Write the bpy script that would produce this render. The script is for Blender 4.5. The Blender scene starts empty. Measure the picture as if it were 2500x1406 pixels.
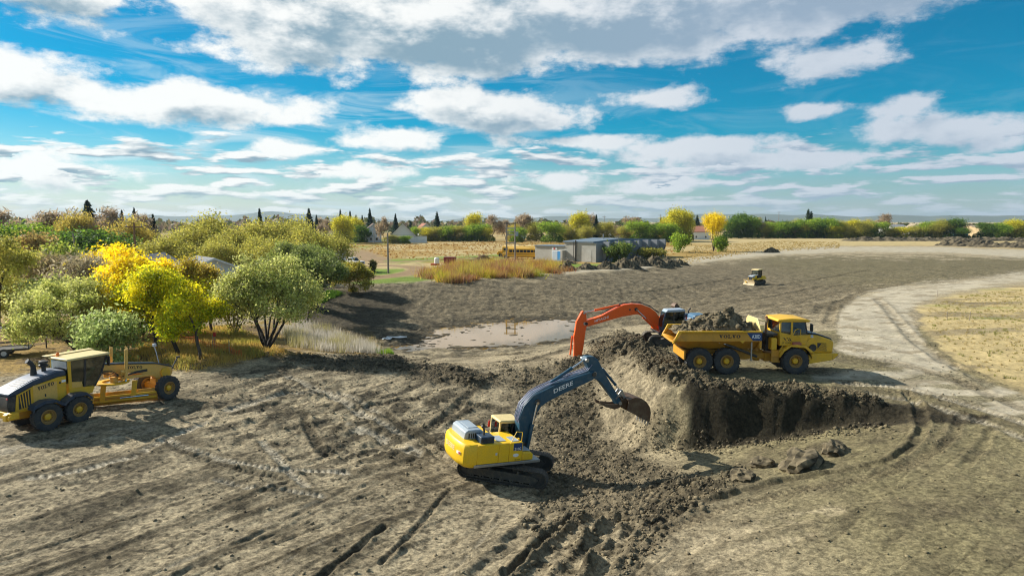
import bpy, bmesh, math, random
import numpy as np
from mathutils import Vector, Matrix, Euler
R = math.radians
sc = bpy.context.scene
random.seed(7)
# ------------------------------------------------------------------ camera
F_PX, CAM_Z = 1667.0, 9.8
PITCH = math.atan((703 - 540) / F_PX)
cam_data = bpy.data.cameras.new('camera'); cam = bpy.data.objects.new('camera', cam_data)
sc.collection.objects.link(cam); sc.camera = cam
cam_data.sensor_width = 36.0; cam_data.lens = 36.0 * F_PX / 2500.0
cam_data.clip_start = 0.5; cam_data.clip_end = 30000
cam.location = (0, 0, CAM_Z); cam.rotation_euler = (R(90) - PITCH, 0, 0)
# ------------------------------------------------------------------ light and exposure
SUN_EL, SUN_AZ = R(33), math.atan2(0.405, -0.914)      # sun stands to the left and a little behind the pit
SKY_STRENGTH = 0.070
sun_vec = Vector((math.cos(SUN_AZ) * math.cos(SUN_EL), math.sin(SUN_AZ) * math.cos(SUN_EL), math.sin(SUN_EL)))
sun_data = bpy.data.lights.new('sun', 'SUN'); sun = bpy.data.objects.new('sun', sun_data)
sc.collection.objects.link(sun)
sun_data.energy = 5.0; sun_data.angle = R(0.55); sun_data.color = (1.0, 0.95, 0.85)
sun.rotation_euler = (-sun_vec).to_track_quat('-Z', 'Y').to_euler(); sun.location = sun_vec * 300
sc.view_settings.view_transform = 'Standard'; sc.view_settings.look = 'None'
sc.view_settings.exposure = 0.62; sc.view_settings.gamma = 1.0; sc.view_settings.use_curve_mapping = False
sc.cycles.use_denoising = True; sc.cycles.filter_width = 1.1; sc.cycles.max_bounces = 6; sc.cycles.transparent_max_bounces = 12
sc.cycles.diffuse_bounces = 3; sc.cycles.glossy_bounces = 3; sc.cycles.transmission_bounces = 4
sc.cycles.volume_bounces = 0; sc.cycles.sample_clamp_indirect = 4.0
# ------------------------------------------------------------------ world: clear sky with cloud banks
world = bpy.data.worlds.new('World'); sc.world = world; world.use_nodes = True
class NT:
    "tiny node-graph helper"
    def __init__(s, tree): s.t = tree; s.n = tree.nodes; s.l = tree.links
    def node(s, typ, **kw):
        nd = s.n.new(typ)
        for k, v in kw.items(): setattr(nd, k, v)
        return nd
    def put(s, sock, val):
        if val is None: return
        if hasattr(val, 'is_output') or isinstance(val, bpy.types.NodeSocket): s.l.new(val, sock)
        else:
            if sock.type == 'RGBA' and hasattr(val, '__len__') and len(val) == 3: val = (*val, 1)
            sock.default_value = val
    def math(s, op, a, b=None, c=None, clamp=False):
        nd = s.node('ShaderNodeMath', operation=op, use_clamp=clamp)
        for i, v in enumerate((a, b, c)): s.put(nd.inputs[i], v)
        return nd.outputs[0]
    def vmath(s, op, a, b=None, out=0):
        nd = s.node('ShaderNodeVectorMath', operation=op)
        s.put(nd.inputs[0], a); s.put(nd.inputs[1], b)
        return nd.outputs[out]
    def sstep(s, x, a, b, lo=0.0, hi=1.0):
        nd = s.node('ShaderNodeMapRange', interpolation_type='SMOOTHSTEP')
        s.put(nd.inputs[0], x); s.put(nd.inputs[1], a); s.put(nd.inputs[2], b); s.put(nd.inputs[3], lo); s.put(nd.inputs[4], hi)
        return nd.outputs[0]
    def mix(s, f, a, b, blend='MIX'):
        nd = s.node('ShaderNodeMix', data_type='RGBA', blend_type=blend)
        s.put(nd.inputs[0], f); s.put(nd.inputs[6], a); s.put(nd.inputs[7], b)
        return nd.outputs[2]
    def noise(s, vec, scale, detail=4, rough=0.55, dist=0.0, dims='3D', w=None):
        nd = s.node('ShaderNodeTexNoise', noise_dimensions=dims)
        if vec is not None: s.l.new(vec, nd.inputs['Vector'])
        nd.inputs['Scale'].default_value = scale; nd.inputs['Detail'].default_value = detail
        nd.inputs['Roughness'].default_value = rough; nd.inputs['Distortion'].default_value = dist
        return nd.outputs[0]
    def comb(s, x, y, z=0.0):
        nd = s.node('ShaderNodeCombineXYZ')
        s.put(nd.inputs[0], x); s.put(nd.inputs[1], y); s.put(nd.inputs[2], z)
        return nd.outputs[0]
    def sep(s, v):
        nd = s.node('ShaderNodeSeparateXYZ'); s.l.new(v, nd.inputs[0]); return nd.outputs
def build_world():
    g = NT(world.node_tree); g.n.clear()
    out = g.node('ShaderNodeOutputWorld'); bg = g.node('ShaderNodeBackground')
    g.l.new(bg.outputs[0], out.inputs[0]); bg.inputs[1].default_value = SKY_STRENGTH
    sky = g.node('ShaderNodeTexSky', sky_type='NISHITA', sun_disc=False)
    sky.sun_elevation = SUN_EL; sky.sun_rotation = R(90) - SUN_AZ      # rotation is measured clockwise from +Y
    sky.air_density = 1.0; sky.dust_density = 0.35; sky.ozone_density = 3.0; sky.altitude = 500
    hs = g.node('ShaderNodeHueSaturation'); hs.inputs['Saturation'].default_value = 1.95; hs.inputs['Value'].default_value = 0.86
    hs.inputs['Hue'].default_value = 0.481
    g.l.new(sky.outputs[0], hs.inputs['Color'])
    d = g.node('ShaderNodeTexCoord').outputs['Generated']
    x, y, z = g.sep(d)
    az = g.math('ARCTAN2', x, y)                       # 0 straight ahead, + to the right (radians)
    el = g.math('ARCSINE', z)
    A = g.math('MULTIPLY', az, 57.2958); E_ = g.math('MULTIPLY', el, 57.2958)
    P0 = g.comb(A, E_, 0.0)
    zz = g.math('MAXIMUM', g.math('ADD', z, 0.035), 0.012)
    deck = g.comb(g.math('DIVIDE', x, zz), g.math('DIVIDE', y, zz), 0.0)     # flat cloud deck overhead
    # cloud banks: (azimuth, elevation, half width, half height, weight) in degrees
    banks = [(-33.5, 15.6, 6.0, 3.6, 1), (-17, 15.8, 9.5, 5.0, 1.5), (-5, 15.8, 13, 5.2, 1.9), (8, 16.6, 15, 4.8, 1.9), (24, 17.4, 14, 4.2, 1.7),
             (24.5, 11.7, 5.5, 1.8, .8), (-35, 9.4, 9, 2.1, 1.1), (-24, 8.7, 9.5, 1.8, 1.1), (-2, 9.0, 9.0, 2.0, 1.15), (2.5, 8.2, 6, 1.5, 1),
             (-9.5, 6.8, 5.5, 1.3, 1.0), (5, 6.5, 7, .8, .8), (15.5, 5.8, 7.5, 1.4, 1.0), (33, 6.2, 6.5, 1.7, .85), (22, 4.6, 9, .9, .7),
             (23, 8.2, 2.8, .75, .7), (29.5, 8.2, 2.6, 1.1, .65), (11, 9.8, 4.6, .9, .6), (4, 3.5, 5.0, .95, 1), (11.5, 2.8, 5, .8, .9), (-34, 3.6, 5.5, 1.5, .8), (-17.5, 5.5, 3.4, 1.0, .9), (-14, 4.0, 6, .8, .7)]
    def density(off):
        pv = g.vmath('ADD', P0, off) if off else P0
        acc = None
        for (a, e, w, h, k) in banks:
            q = g.vmath('MULTIPLY', g.vmath('SUBTRACT', pv, (a, e, 0)), (1 / w, 1 / h, 0))
            m = g.math('MULTIPLY_ADD', g.vmath('LENGTH', q, out=1), -k, k)
            if acc is None: acc = m
            else: acc = g.math('SMOOTH_MAX', acc, m, 0.25)
        n1 = g.noise(g.vmath('MULTIPLY', pv, (1.0, 2.0, 1.0)), 0.17, 6 if not off else 4, 0.62, 0.0, '2D')
        return g.math('MULTIPLY_ADD', n1, 2.0, g.math('SUBTRACT', acc, 1.0)), n1
    Db, n1 = density(None)
    D2, _ = density((-1.0, 1.25, 0.0))                  # the same cloud a little toward the sun
    low = g.noise(g.vmath('MULTIPLY', P0, (0.9, 5.0, 1.0)), 0.22, 4, 0.55, 0.0, '2D')     # small flat cumulus toward the horizon
    lowm = g.math('SUBTRACT', g.math('MULTIPLY', g.math('SUBTRACT', low, 0.452), 3.6), g.sstep(E_, 4.6, 8.8, 0.0, 1.45))
    low2 = g.noise(g.vmath('MULTIPLY', g.vmath('ADD', P0, (-0.5, 0.34, 0.0)), (0.9, 5.0, 1.0)), 0.22, 3, 0.55, 0.0, '2D')
    up = g.noise(deck, 0.55, 4, 0.55, 0.0, '2D')                                          # the deck goes on overhead
    upm = g.math('SUBTRACT', g.math('MULTIPLY', g.math('SUBTRACT', up, 0.50), 4.0), g.sstep(E_, 24, 19, 0.0, 3.0))
    front = g.sstep(g.math('ABSOLUTE', A), 41, 50, 3.0, 0.0)                              # and round the sides
    sid = g.math('SUBTRACT', g.math('MULTIPLY', g.math('SUBTRACT', n1, 0.5), 4.0), front)
    D = g.math('MAXIMUM', g.math('MAXIMUM', Db, lowm), g.math('MAXIMUM', upm, sid))
    alpha = g.sstep(D, -0.04, 0.46)
    islow = g.sstep(g.math('SUBTRACT', lowm, Db), -0.05, 0.1)
    lit = g.math('ADD', g.math('MULTIPLY', g.math('SUBTRACT', Db, D2), g.math('SUBTRACT', 1.0, islow)), g.math('MULTIPLY', g.math('MULTIPLY_ADD', g.math('SUBTRACT', low, low2), 4.4, -0.42), islow))
    right = g.sstep(A, -12, 26)
    thick = g.math('MULTIPLY', g.sstep(Db, 0.15, 0.95), g.sstep(A, -30, -4, 0.45, 1.0))
    sh = g.math('ADD', g.math('MULTIPLY', lit, 0.85), g.math('MULTIPLY_ADD', g.math('SUBTRACT', n1, 0.5), 0.9, g.math('SUBTRACT', 0.86, g.math('MULTIPLY', thick, 0.56))), clamp=True)
    dark = g.mix(right, (2.4, 3.7, 4.6), (3.0, 4.0, 5.2)); bright = g.mix(right, (9.4, 9.5, 9.3), (5.8, 6.4, 7.2))
    ccol = g.mix(g.sstep(sh, -0.05, 1.0), dark, bright)
    # thin cirrus veil
    veil = g.noise(g.vmath('MULTIPLY', P0, (0.55, 3.2, 1.0)), 0.18, 4, 0.62, 0.8, '2D')
    vm = g.math('MULTIPLY', g.sstep(veil, 0.44, 0.72), g.sstep(E_, 14, 6, 0.20, 0.62))
    vm = g.math('MULTIPLY', vm, g.sstep(A, 30, -25, 0.22, 1.0))
    base = g.mix(vm, hs.outputs[0], g.mix(right, (7.0, 8.2, 8.6), (3.8, 5.8, 7.2)))
    hz = g.sstep(E_, 6.0, 0.0, 0.0, 0.42)
    base = g.mix(hz, base, g.mix(right, (3.6, 5.9, 7.8), (1.4, 3.9, 6.6)))
    al = g.math('MULTIPLY', alpha, g.sstep(E_, 0.0, 3.0, 0.6, 0.97))
    col = g.mix(al, base, ccol)
    g.l.new(col, bg.inputs[0])
build_world()
world.cycles.sampling_method = 'MANUAL'; world.cycles.sample_map_resolution = 512
# ------------------------------------------------------------------ helpers
COL = sc.collection
def link(o, parent=None):
    COL.objects.link(o)
    if parent is not None: o.parent = parent
    return o
def tag(o, label=None, cat=None, group=None, kind=None):
    if label: o['label'] = label
    if cat: o['category'] = cat
    if group: o['group'] = group
    if kind: o['kind'] = kind
    return o
def thing(name, label, cat, loc=(0, 0, 0), rot=(0, 0, 0), group=None):
    o = bpy.data.objects.new(name, None); o.empty_display_size = 0.5
    link(o); o.location = loc; o.rotation_euler = rot
    return tag(o, label, cat, group)
def dup(root, loc=None, rot=None, scale=None, label=None, group=None):
    def rec(o, par):
        c = o.copy(); COL.objects.link(c); c.parent = par
        for ch in o.children: rec(ch, c)
        return c
    r = rec(root, None)
    if loc is not None: r.location = loc
    if rot is not None: r.rotation_euler = rot
    if scale is not None: r.scale = scale if hasattr(scale, '__len__') else (scale,) * 3
    if label: r['label'] = label
    if group: r['group'] = group
    return r
class MB:
    "mesh builder: collects shapes, then builds one mesh object"
    def __init__(s): s.v = []; s.f = []
    def add(s, verts, faces, M=None):
        b = len(s.v)
        s.v += [tuple(M @ Vector(v)) for v in verts] if M is not None else [tuple(v) for v in verts]
        s.f += [tuple(i + b for i in f) for f in faces]
        return s
    def box(s, c, size, rot=(0, 0, 0)):
        hx, hy, hz = (q / 2 for q in size)
        M = Matrix.Translation(c) @ Euler(rot).to_matrix().to_4x4()
        vs = [(x, y, z) for x in (-hx, hx) for y in (-hy, hy) for z in (-hz, hz)]
        return s.add(vs, [(0, 1, 3, 2), (4, 6, 7, 5), (0, 4, 5, 1), (2, 3, 7, 6), (0, 2, 6, 4), (1, 5, 7, 3)], M)
    def b2(s, x0, x1, y0, y1, z0, z1): return s.box(((x0 + x1) / 2, (y0 + y1) / 2, (z0 + z1) / 2), (abs(x1 - x0), abs(y1 - y0), abs(z1 - z0)))
    def prism(s, poly, a, b, axis='y'):
        n = len(poly)
        def P(p, t): return {'y': (p[0], t, p[1]), 'x': (t, p[0], p[1]), 'z': (p[0], p[1], t)}[axis]
        vs = [P(p, a) for p in poly] + [P(p, b) for p in poly]
        fs = [tuple(range(n)), tuple(range(2 * n - 1, n - 1, -1))] + [(i, i + n, (i + 1) % n + n, (i + 1) % n) for i in range(n)]
        return s.add(vs, fs)
    def loft(s, rings, close=True, cap=True):
        n = len(rings[0]); vs = [p for r in rings for p in r]; fs = []
        for k in range(len(rings) - 1):
            for i in range(n if close else n - 1):
                j = (i + 1) % n
                fs.append((k * n + i, k * n + j, (k + 1) * n + j, (k + 1) * n + i))
        if cap: fs += [tuple(range(n - 1, -1, -1)), tuple(range((len(rings) - 1) * n, len(rings) * n))]
        return s.add(vs, fs)
    def cyl(s, p0, p1, r0, r1=None, n=12):
        r1 = r0 if r1 is None else r1
        p0, p1 = Vector(p0), Vector(p1); d = (p1 - p0).normalized()
        u = d.orthogonal().normalized(); w = d.cross(u)
        rg = [[tuple(p + (u * math.cos(2 * math.pi * i / n) + w * math.sin(2 * math.pi * i / n)) * r) for i in range(n)] for p, r in ((p0, r0), (p1, r1))]
        return s.loft(rg)
    def tube(s, pts, r, n=6):
        pts = [Vector(p) for p in pts]; rg = []
        rr = r if hasattr(r, '__len__') else [r] * len(pts)
        u = None
        for i, p in enumerate(pts):
            d = (pts[min(i + 1, len(pts) - 1)] - pts[max(i - 1, 0)]).normalized()
            if u is None: u = d.orthogonal().normalized()
            u = (u - d * u.dot(d)); u = u.normalized() if u.length > 1e-6 else d.orthogonal().normalized()
            w = d.cross(u)
            rg.append([tuple(p + (u * math.cos(2 * math.pi * k / n) + w * math.sin(2 * math.pi * k / n)) * rr[i]) for k in range(n)])
        return s.loft(rg)
    def lathe(s, prof, c, axis='y', n=32):
        "closed profile of (radius, along-axis)"
        vs = []; m = len(prof); fs = []
        for k in range(n):
            a = 2 * math.pi * k / n
            for r, t in prof:
                q = {'y': (r * math.cos(a), t, r * math.sin(a)), 'z': (r * math.cos(a), r * math.sin(a), t), 'x': (t, r * math.cos(a), r * math.sin(a))}[axis]
                vs.append((q[0] + c[0], q[1] + c[1], q[2] + c[2]))
        for k in range(n):
            for i in range(m):
                j = (i + 1) % m; k2 = (k + 1) % n
                fs.append((k * m + i, k * m + j, k2 * m + j, k2 * m + i))
        return s.add(vs, fs)
    def quad(s, a, b, c, d, t=0.0):
        if not t: return s.add([a, b, c, d], [(0, 1, 2, 3)])
        n = (Vector(b) - Vector(a)).cross(Vector(d) - Vector(a)).normalized() * t
        top = [tuple(Vector(p) + n) for p in (a, b, c, d)]
        return s.add([a, b, c, d] + top, [(3, 2, 1, 0), (4, 5, 6, 7), (0, 1, 5, 4), (1, 2, 6, 5), (2, 3, 7, 6), (3, 0, 4, 7)])
    def mesh(s, name, mat, ang=32, recalc=True):
        me = bpy.data.meshes.new(name); me.from_pydata(s.v, [], s.f)
        if recalc:
            bm = bmesh.new(); bm.from_mesh(me); bmesh.ops.recalc_face_normals(bm, faces=bm.faces); bm.to_mesh(me); bm.free()
        if ang:
            me.polygons.foreach_set('use_smooth', [True] * len(me.polygons)); me.set_sharp_from_angle(angle=R(ang))
        if mat: me.materials.append(mat)
        return me
    def build(s, name, mat, parent=None, bev=0.0, ang=32, loc=None, rot=None, recalc=True):
        o = bpy.data.objects.new(name, s.mesh(name, mat, ang, recalc)); link(o, parent)
        if loc is not None: o.location = loc
        if rot is not None: o.rotation_euler = rot
        if bev:
            m = o.modifiers.new('bevel', 'BEVEL'); m.width = bev; m.segments = 2; m.limit_method = 'ANGLE'; m.angle_limit = R(35)
            m.harden_normals = False
        return o
def share(o, parent, loc=(0, 0, 0), rot=(0, 0, 0), name=None):
    c = bpy.data.objects.new(name or o.name.split('.')[0], o.data); link(c, parent); c.location = loc; c.rotation_euler = rot
    for m in o.modifiers:
        k = c.modifiers.new(m.name, m.type)
        if m.type == 'BEVEL': k.width = m.width; k.segments = m.segments; k.limit_method = m.limit_method; k.angle_limit = m.angle_limit
    return c
def fast_mesh(name, V, Fq, mat=None, col=None, smooth=False, colname='Col'):
    "numpy verts (N,3) and faces (M,k) to mesh; col is per-vertex rgb"
    me = bpy.data.meshes.new(name); k = Fq.shape[1]
    me.vertices.add(len(V)); me.vertices.foreach_set('co', np.ascontiguousarray(V, dtype=np.float32).ravel())
    me.loops.add(len(Fq) * k); me.loops.foreach_set('vertex_index', np.ascontiguousarray(Fq, dtype=np.int32).ravel())
    me.polygons.add(len(Fq)); me.polygons.foreach_set('loop_start', np.arange(0, len(Fq) * k, k, dtype=np.int32))
    me.polygons.foreach_set('loop_total', np.full(len(Fq), k, dtype=np.int32))
    if smooth: me.polygons.foreach_set('use_smooth', np.ones(len(Fq), dtype=bool))
    me.update(calc_edges=True)
    if col is not None:
        a = me.color_attributes.new(colname, 'FLOAT_COLOR', 'POINT')
        c4 = np.ones((len(V), 4), dtype=np.float32); c4[:, :3] = col; a.data.foreach_set('color', c4.ravel())
    if mat: me.materials.append(mat)
    return me
# ------------------------------------------------------------------ materials
MATS = {}
def new_mat(name):
    m = bpy.data.materials.new(name); m.use_nodes = True; g = NT(m.node_tree); b = g.n['Principled BSDF']
    return m, g, b
def paint(name, col, rough=0.42, dirt=0.35, dcol=(0.25, 0.20, 0.13), metal=0.0, scale=1.6, coat=0.0):
    "painted or bare metal with dust and scuffs"
    if name in MATS: return MATS[name]
    m, g, b = new_mat(name)
    oc = g.node('ShaderNodeTexCoord').outputs['Object']
    n1 = g.noise(oc, scale, 6, 0.65, 0.4); n2 = g.noise(oc, scale * 9, 4, 0.6)
    d = g.math('MULTIPLY', g.sstep(g.math('ADD', n1, g.math('MULTIPLY', g.math('SUBTRACT', n2, 0.5), 0.35)), 0.42, 0.75), dirt, clamp=True)
    v = g.mix(g.sstep(n2, 0.3, 0.75), tuple(c * 0.88 for c in col), tuple(min(1, c * 1.06) for c in col))
    c = g.mix(d, v, dcol)
    g.l.new(c, b.inputs['Base Color'])
    g.l.new(g.math('ADD', rough, g.math('MULTIPLY', d, 0.45), clamp=True), b.inputs['Roughness'])
    b.inputs['Metallic'].default_value = metal; b.inputs['Coat Weight'].default_value = coat
    bp = g.node('ShaderNodeBump'); bp.inputs['Strength'].default_value = 0.12; bp.inputs['Distance'].default_value = 0.02
    g.l.new(n2, bp.inputs['Height']); g.l.new(bp.outputs[0], b.inputs['Normal'])
    MATS[name] = m; return m
def glass(name='cab_glass', tint=(0.14, 0.30, 0.29), gl=0.07):
    if name in MATS: return MATS[name]
    m, g, b = new_mat(name); g.n.remove(b); out = g.n['Material Output']
    tr = g.node('ShaderNodeBsdfTransparent'); tr.inputs[0].default_value = (*tint, 1)
    go = g.node('ShaderNodeBsdfGlossy'); go.inputs['Roughness'].default_value = 0.03; go.inputs[0].default_value = (0.9, 0.95, 0.95, 1)
    fr = g.node('ShaderNodeLayerWeight'); fr.inputs[0].default_value = 0.35
    mx = g.node('ShaderNodeMixShader'); g.l.new(g.math('ADD', g.math('MULTIPLY', fr.outputs['Fresnel'], 0.8), gl, clamp=True), mx.inputs[0])
    g.l.new(tr.outputs[0], mx.inputs[1]); g.l.new(go.outputs[0], mx.inputs[2]); g.l.new(mx.outputs[0], out.inputs[0])
    MATS[name] = m; return m
def vcol_mat(name, rough=0.95, scale=3.0, amt=0.35, bump=0.5, dist=0.03, trans=0.0, spec=0.2):
    "material that takes its colour from the mesh's own colour attribute, with grain"
    if name in MATS: return MATS[name]
    m, g, b = new_mat(name)
    a = g.node('ShaderNodeVertexColor', layer_name='Col').outputs[0]
    if amt:
        oc = g.node('ShaderNodeTexCoord').outputs['Object']
        n = g.noise(oc, scale, 8, 0.68)
        f = g.sstep(n, 0.25, 0.75, 1 - amt, 1 + amt)
        a2 = g.mix(1.0, a, g.comb(f, f, f), 'MULTIPLY')
        if bump:
            bp = g.node('ShaderNodeBump'); bp.inputs['Strength'].default_value = bump; bp.inputs['Distance'].default_value = dist
            g.l.new(n, bp.inputs['Height']); g.l.new(bp.outputs[0], b.inputs['Normal'])
    else: a2 = a
    g.l.new(a2, b.inputs['Base Color']); b.inputs['Roughness'].default_value = rough
    b.inputs['Specular IOR Level'].default_value = spec
    if trans:
        out = g.n['Material Output']; t = g.node('ShaderNodeBsdfTranslucent'); g.l.new(a2, t.inputs[0])
        mx = g.node('ShaderNodeMixShader'); mx.inputs[0].default_value = trans
        g.l.new(b.outputs[0], mx.inputs[1]); g.l.new(t.outputs[0], mx.inputs[2]); g.l.new(mx.outputs[0], out.inputs[0])
    MATS[name] = m; return m
# ------------------------------------------------------------------ numpy noise
_rng = np.random.default_rng(5)
_perm = _rng.permutation(512).astype(np.int64); _perm = np.concatenate([_perm, _perm, _perm])
_gr = _rng.uniform(0, 2 * np.pi, 512); _gx, _gy = np.cos(_gr), np.sin(_gr)
def perlin(x, y):
    xi = np.floor(x).astype(np.int64); yi = np.floor(y).astype(np.int64); xf = x - xi; yf = y - yi
    xi &= 511; yi &= 511
    u = xf * xf * xf * (xf * (xf * 6 - 15) + 10); v = yf * yf * yf * (yf * (yf * 6 - 15) + 10)
    def gr(ix, iy, dx, dy):
        h = _perm[_perm[ix] + iy] & 511
        return _gx[h] * dx + _gy[h] * dy
    x1 = (xi + 1) & 511; y1 = (yi + 1) & 511
    a = gr(xi, yi, xf, yf); b = gr(x1, yi, xf - 1, yf); c = gr(xi, y1, xf, yf - 1); d = gr(x1, y1, xf - 1, yf - 1)
    return 1.65 * ((a + u * (b - a)) * (1 - v) + (c + u * (d - c)) * v)
def fbm(x, y, sc_, octv=4, gain=0.5, ox=0.0):
    t = 0; a = 1.0; f = 1.0 / sc_
    for o in range(octv):
        t = t + a * perlin(x * f + 17.3 * o + ox, y * f - 9.1 * o + ox * 1.7); a *= gain; f *= 2.03
    return t
def billow(x, y, sc_, octv=3, gain=0.5, ox=0.0):
    t = 0; a = 1.0; f = 1.0 / sc_
    for o in range(octv):
        t = t + a * np.abs(perlin(x * f + 31.3 * o + ox, y * f + 7.7 * o - ox)); a *= gain; f *= 2.1
    return t
def sst(a, b, x):
    t = np.clip((x - a) / (b - a), 0, 1); return t * t * (3 - 2 * t)
# ------------------------------------------------------------------ terrain
def tps(pts):
    P = np.array(pts, float); n = len(P); X = P[:, :2] / 50.0
    r2 = ((X[:, None] - X[None]) ** 2).sum(-1); K = 0.5 * r2 * np.log(r2 + 1e-9)
    A = np.zeros((n + 3, n + 3)); A[:n, :n] = K + 2e-3 * np.eye(n); A[:n, n] = 1; A[:n, n + 1:] = X; A[n, :n] = 1; A[n + 1:, :n] = X.T
    w = np.linalg.solve(A, np.concatenate([P[:, 2], [0, 0, 0]]))
    def f(x, y):
        sh = np.shape(x); x = np.ravel(x) / 50.0; y = np.ravel(y) / 50.0; out = np.empty(len(x))
        for i in range(0, len(x), 60000):
            a = x[i:i + 60000]; b = y[i:i + 60000]
            d = (a[:, None] - X[:, 0]) ** 2 + (b[:, None] - X[:, 1]) ** 2
            out[i:i + 60000] = (0.5 * d * np.log(d + 1e-9)) @ w[:n] + w[n] + a * w[n + 1] + b * w[n + 2]
        return out.reshape(sh)
    return f
_basin = [(46, 127, -1.8), (20, 100, -2.6), (25, 92, -1.9), (30, 110, -2.3), (60, 125, -1.4), (60, 150, -.9), (44, 164, 0), (117, 205, 0), (80, 182, -.1), (100, 140, -.4),
          (-16, 109, 0), (0, 90, -3.2), (8, 82, -3.25), (-8, 76, -3.25), (0, 82, -3.28), (-16, 92, -2.2), (-24, 80, -1.7), (-25, 70, -1.6), (-18, 63, -1.7), (-28, 100, -.3), (-34, 85, -.3), (11, 124, -.1), (12, 105, -1.9), (-2, 108, -1.0),
          (150, 230, 0), (-60, 80, .2), (-60, 120, .1), (-50, 50, 0), (0, 140, 0), (40, 180, 0), (-40, 120, 0), (160, 120, .3), (110, 110, .2), (81, 109, .2), (55, 100, -.3), (40, 88, -.4)]
_low = _basin + [(-15, 19.5, -.8), (-3.4, 21.4, -1.7), (4, 18, -1.5), (5, 23, -1.75), (15, 19, -.6), (25, 25, -.1), (-10, 14, -.9), (20, 14, -.4), (-30, 18, -.4), (-22.7, 32.4, -.47), (-19.7, 38.4, -.52), (-32, 30, -.3), (-33, 42, -.3),
               (-12, 32, -1.2), (-7, 30, -1.9), (-10, 26, -1.3), (-2.6, 32.4, -2.65), (1.4, 30.9, -2.85), (-.3, 33, -2.78), (3, 34, -3.15), (5.5, 38, -3.2), (8.3, 36, -3.1), (11, 35.6, -2.5), (14.4, 35.2, -1.8), (17.5, 34.8, -1.0), (21.5, 34.6, -.1),
               (2.5, 38, -3.3), (3.5, 41.5, -2.9), (9, 29, -1.9), (14, 28, -1.0), (20, 28, -.3), (28, 34, .1), (4.5, 45.5, -2.1), (4.5, 50, -1.3), (6, 55, -1.0), (0, 44, -2.2), (-2, 47.7, -1.45), (-7.7, 50.3, -1.15), (-5, 40, -1.9), (-10, 42, -1.2), (-13, 47, -.8), (-16.7, 50, -.5),
               (-20, 55, -.5), (-28, 55, -.4), (-10, 57, -1.9), (-2, 58, -2.2), (-5, 66, -3.0), (5, 66, -2.5), (12, 72, -2.6), (20, 70, -.9), (26, 62, .0)]
_up = _basin + [(11.5, 41.5, .42), (17.4, 41.2, .45), (13, 39.5, .38), (20, 37, .1), (10, 55.5, -.25), (16, 55, -.2), (13, 48, .1), (28, 37.5, .25), (29, 60, .15), (26, 70, -.2), (20, 70, -.9), (35, 80, 0), (50, 70, .3), (60, 50, .5), (35, 45, .4), (45, 30, .3), (12, 72, -2.4), (9, 46, .0), (9.2, 39, .35), (25, 30, .1)]
tps_low, tps_up = tps(_low), tps(_up)
RIM = np.array([(22.5, 34.4), (20.4, 35.5), (17, 36.6), (14, 37.3), (11.7, 37.8), (10.3, 38.4), (9.3, 39.6), (8.6, 42.5), (8.8, 47), (9.2, 51), (9.2, 55), (10.5, 60), (14, 67)])
RIMW = np.array([.4, .6, 1.0, 1.3, 1.6, 2.0, 2.9, 3.1, 3.2, 3.2, 3.5, 4, 5])
def polyline_dist(x, y, P):
    "distance, signed (left of the direction of travel is +), arc length and segment parameter to a polyline"
    x = np.asarray(x, float); best = np.full(x.shape, 1e9); sg = np.zeros(x.shape); arc = np.zeros(x.shape); par = np.zeros(x.shape); L = 0
    for i in range(len(P) - 1):
        ax, ay = P[i]; bx, by = P[i + 1]; dx, dy = bx - ax, by - ay; l = math.hypot(dx, dy)
        t = np.clip(((x - ax) * dx + (y - ay) * dy) / (l * l), 0, 1)
        ex, ey = x - ax - t * dx, y - ay - t * dy; d = np.hypot(ex, ey); m = d < best
        best = np.where(m, d, best); sg = np.where(m, np.sign(dx * (y - ay) - dy * (x - ax)), sg); arc = np.where(m, L + t * l, arc); par = np.where(m, i + t, par); L += l
    return best, sg, arc, par
RIMY = ([-400, -60, -40, -16, 11, 44, 80, 117, 200, 400], [90, 92, 96, 110, 125, 164, 184, 205, 250, 300])
def macro(x, y):
    x = np.asarray(x, float); y = np.asarray(y, float)
    lo, up = tps_low(x, y), tps_up(x, y)
    d, sg, arc, par = polyline_dist(x, y, RIM)
    sd = -d * sg                                                  # + on the upper side (right hand of travel: the bank)
    wid = np.interp(par, range(len(RIMW)), RIMW)
    wob = .34 * fbm(x, y, 3.4, 2) + (.07 + .12 * sst(38.2, 40.5, y)) * fbm(x, y, 1.2, 3)
    w = sst(-1, 0, sd / wid + wob / np.maximum(wid, 1.0))
    w = np.where(y > 70, sst(-6, 6, sd), w)
    z = lo + (up - lo) * w
    ry = np.interp(x, *RIMY)
    z = z * (1 - sst(ry - 5, ry + 3, y)) 
    edge = sst(130, 190, np.abs(x)); z = z * (1 - edge)
    return z
def g_at(x, y): return float(macro(np.array([x]), np.array([y]))[0])
def ray_px(px, py):
    u = (px - 1250) / F_PX; v = (py - 703) / F_PX
    return u, math.cos(PITCH) - v * math.sin(PITCH), -math.sin(PITCH) - v * math.cos(PITCH)
def gpx(px, py):
    "ground point seen at a pixel of the photograph"
    u, f, w = ray_px(px, py)
    ts = np.geomspace(12, 900, 700); zs = macro(u * ts, f * ts); hit = np.nonzero(CAM_Z + w * ts < zs)[0]
    if len(hit) == 0: t = 900
    else:
        i = max(hit[0], 1); a, b = ts[i - 1], ts[i]
        tt = np.linspace(a, b, 24); zz = macro(u * tt, f * tt); k = np.nonzero(CAM_Z + w * tt < zz)[0]; t = tt[k[0]] if len(k) else b
    return (u * t, f * t, g_at(u * t, f * t))
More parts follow.
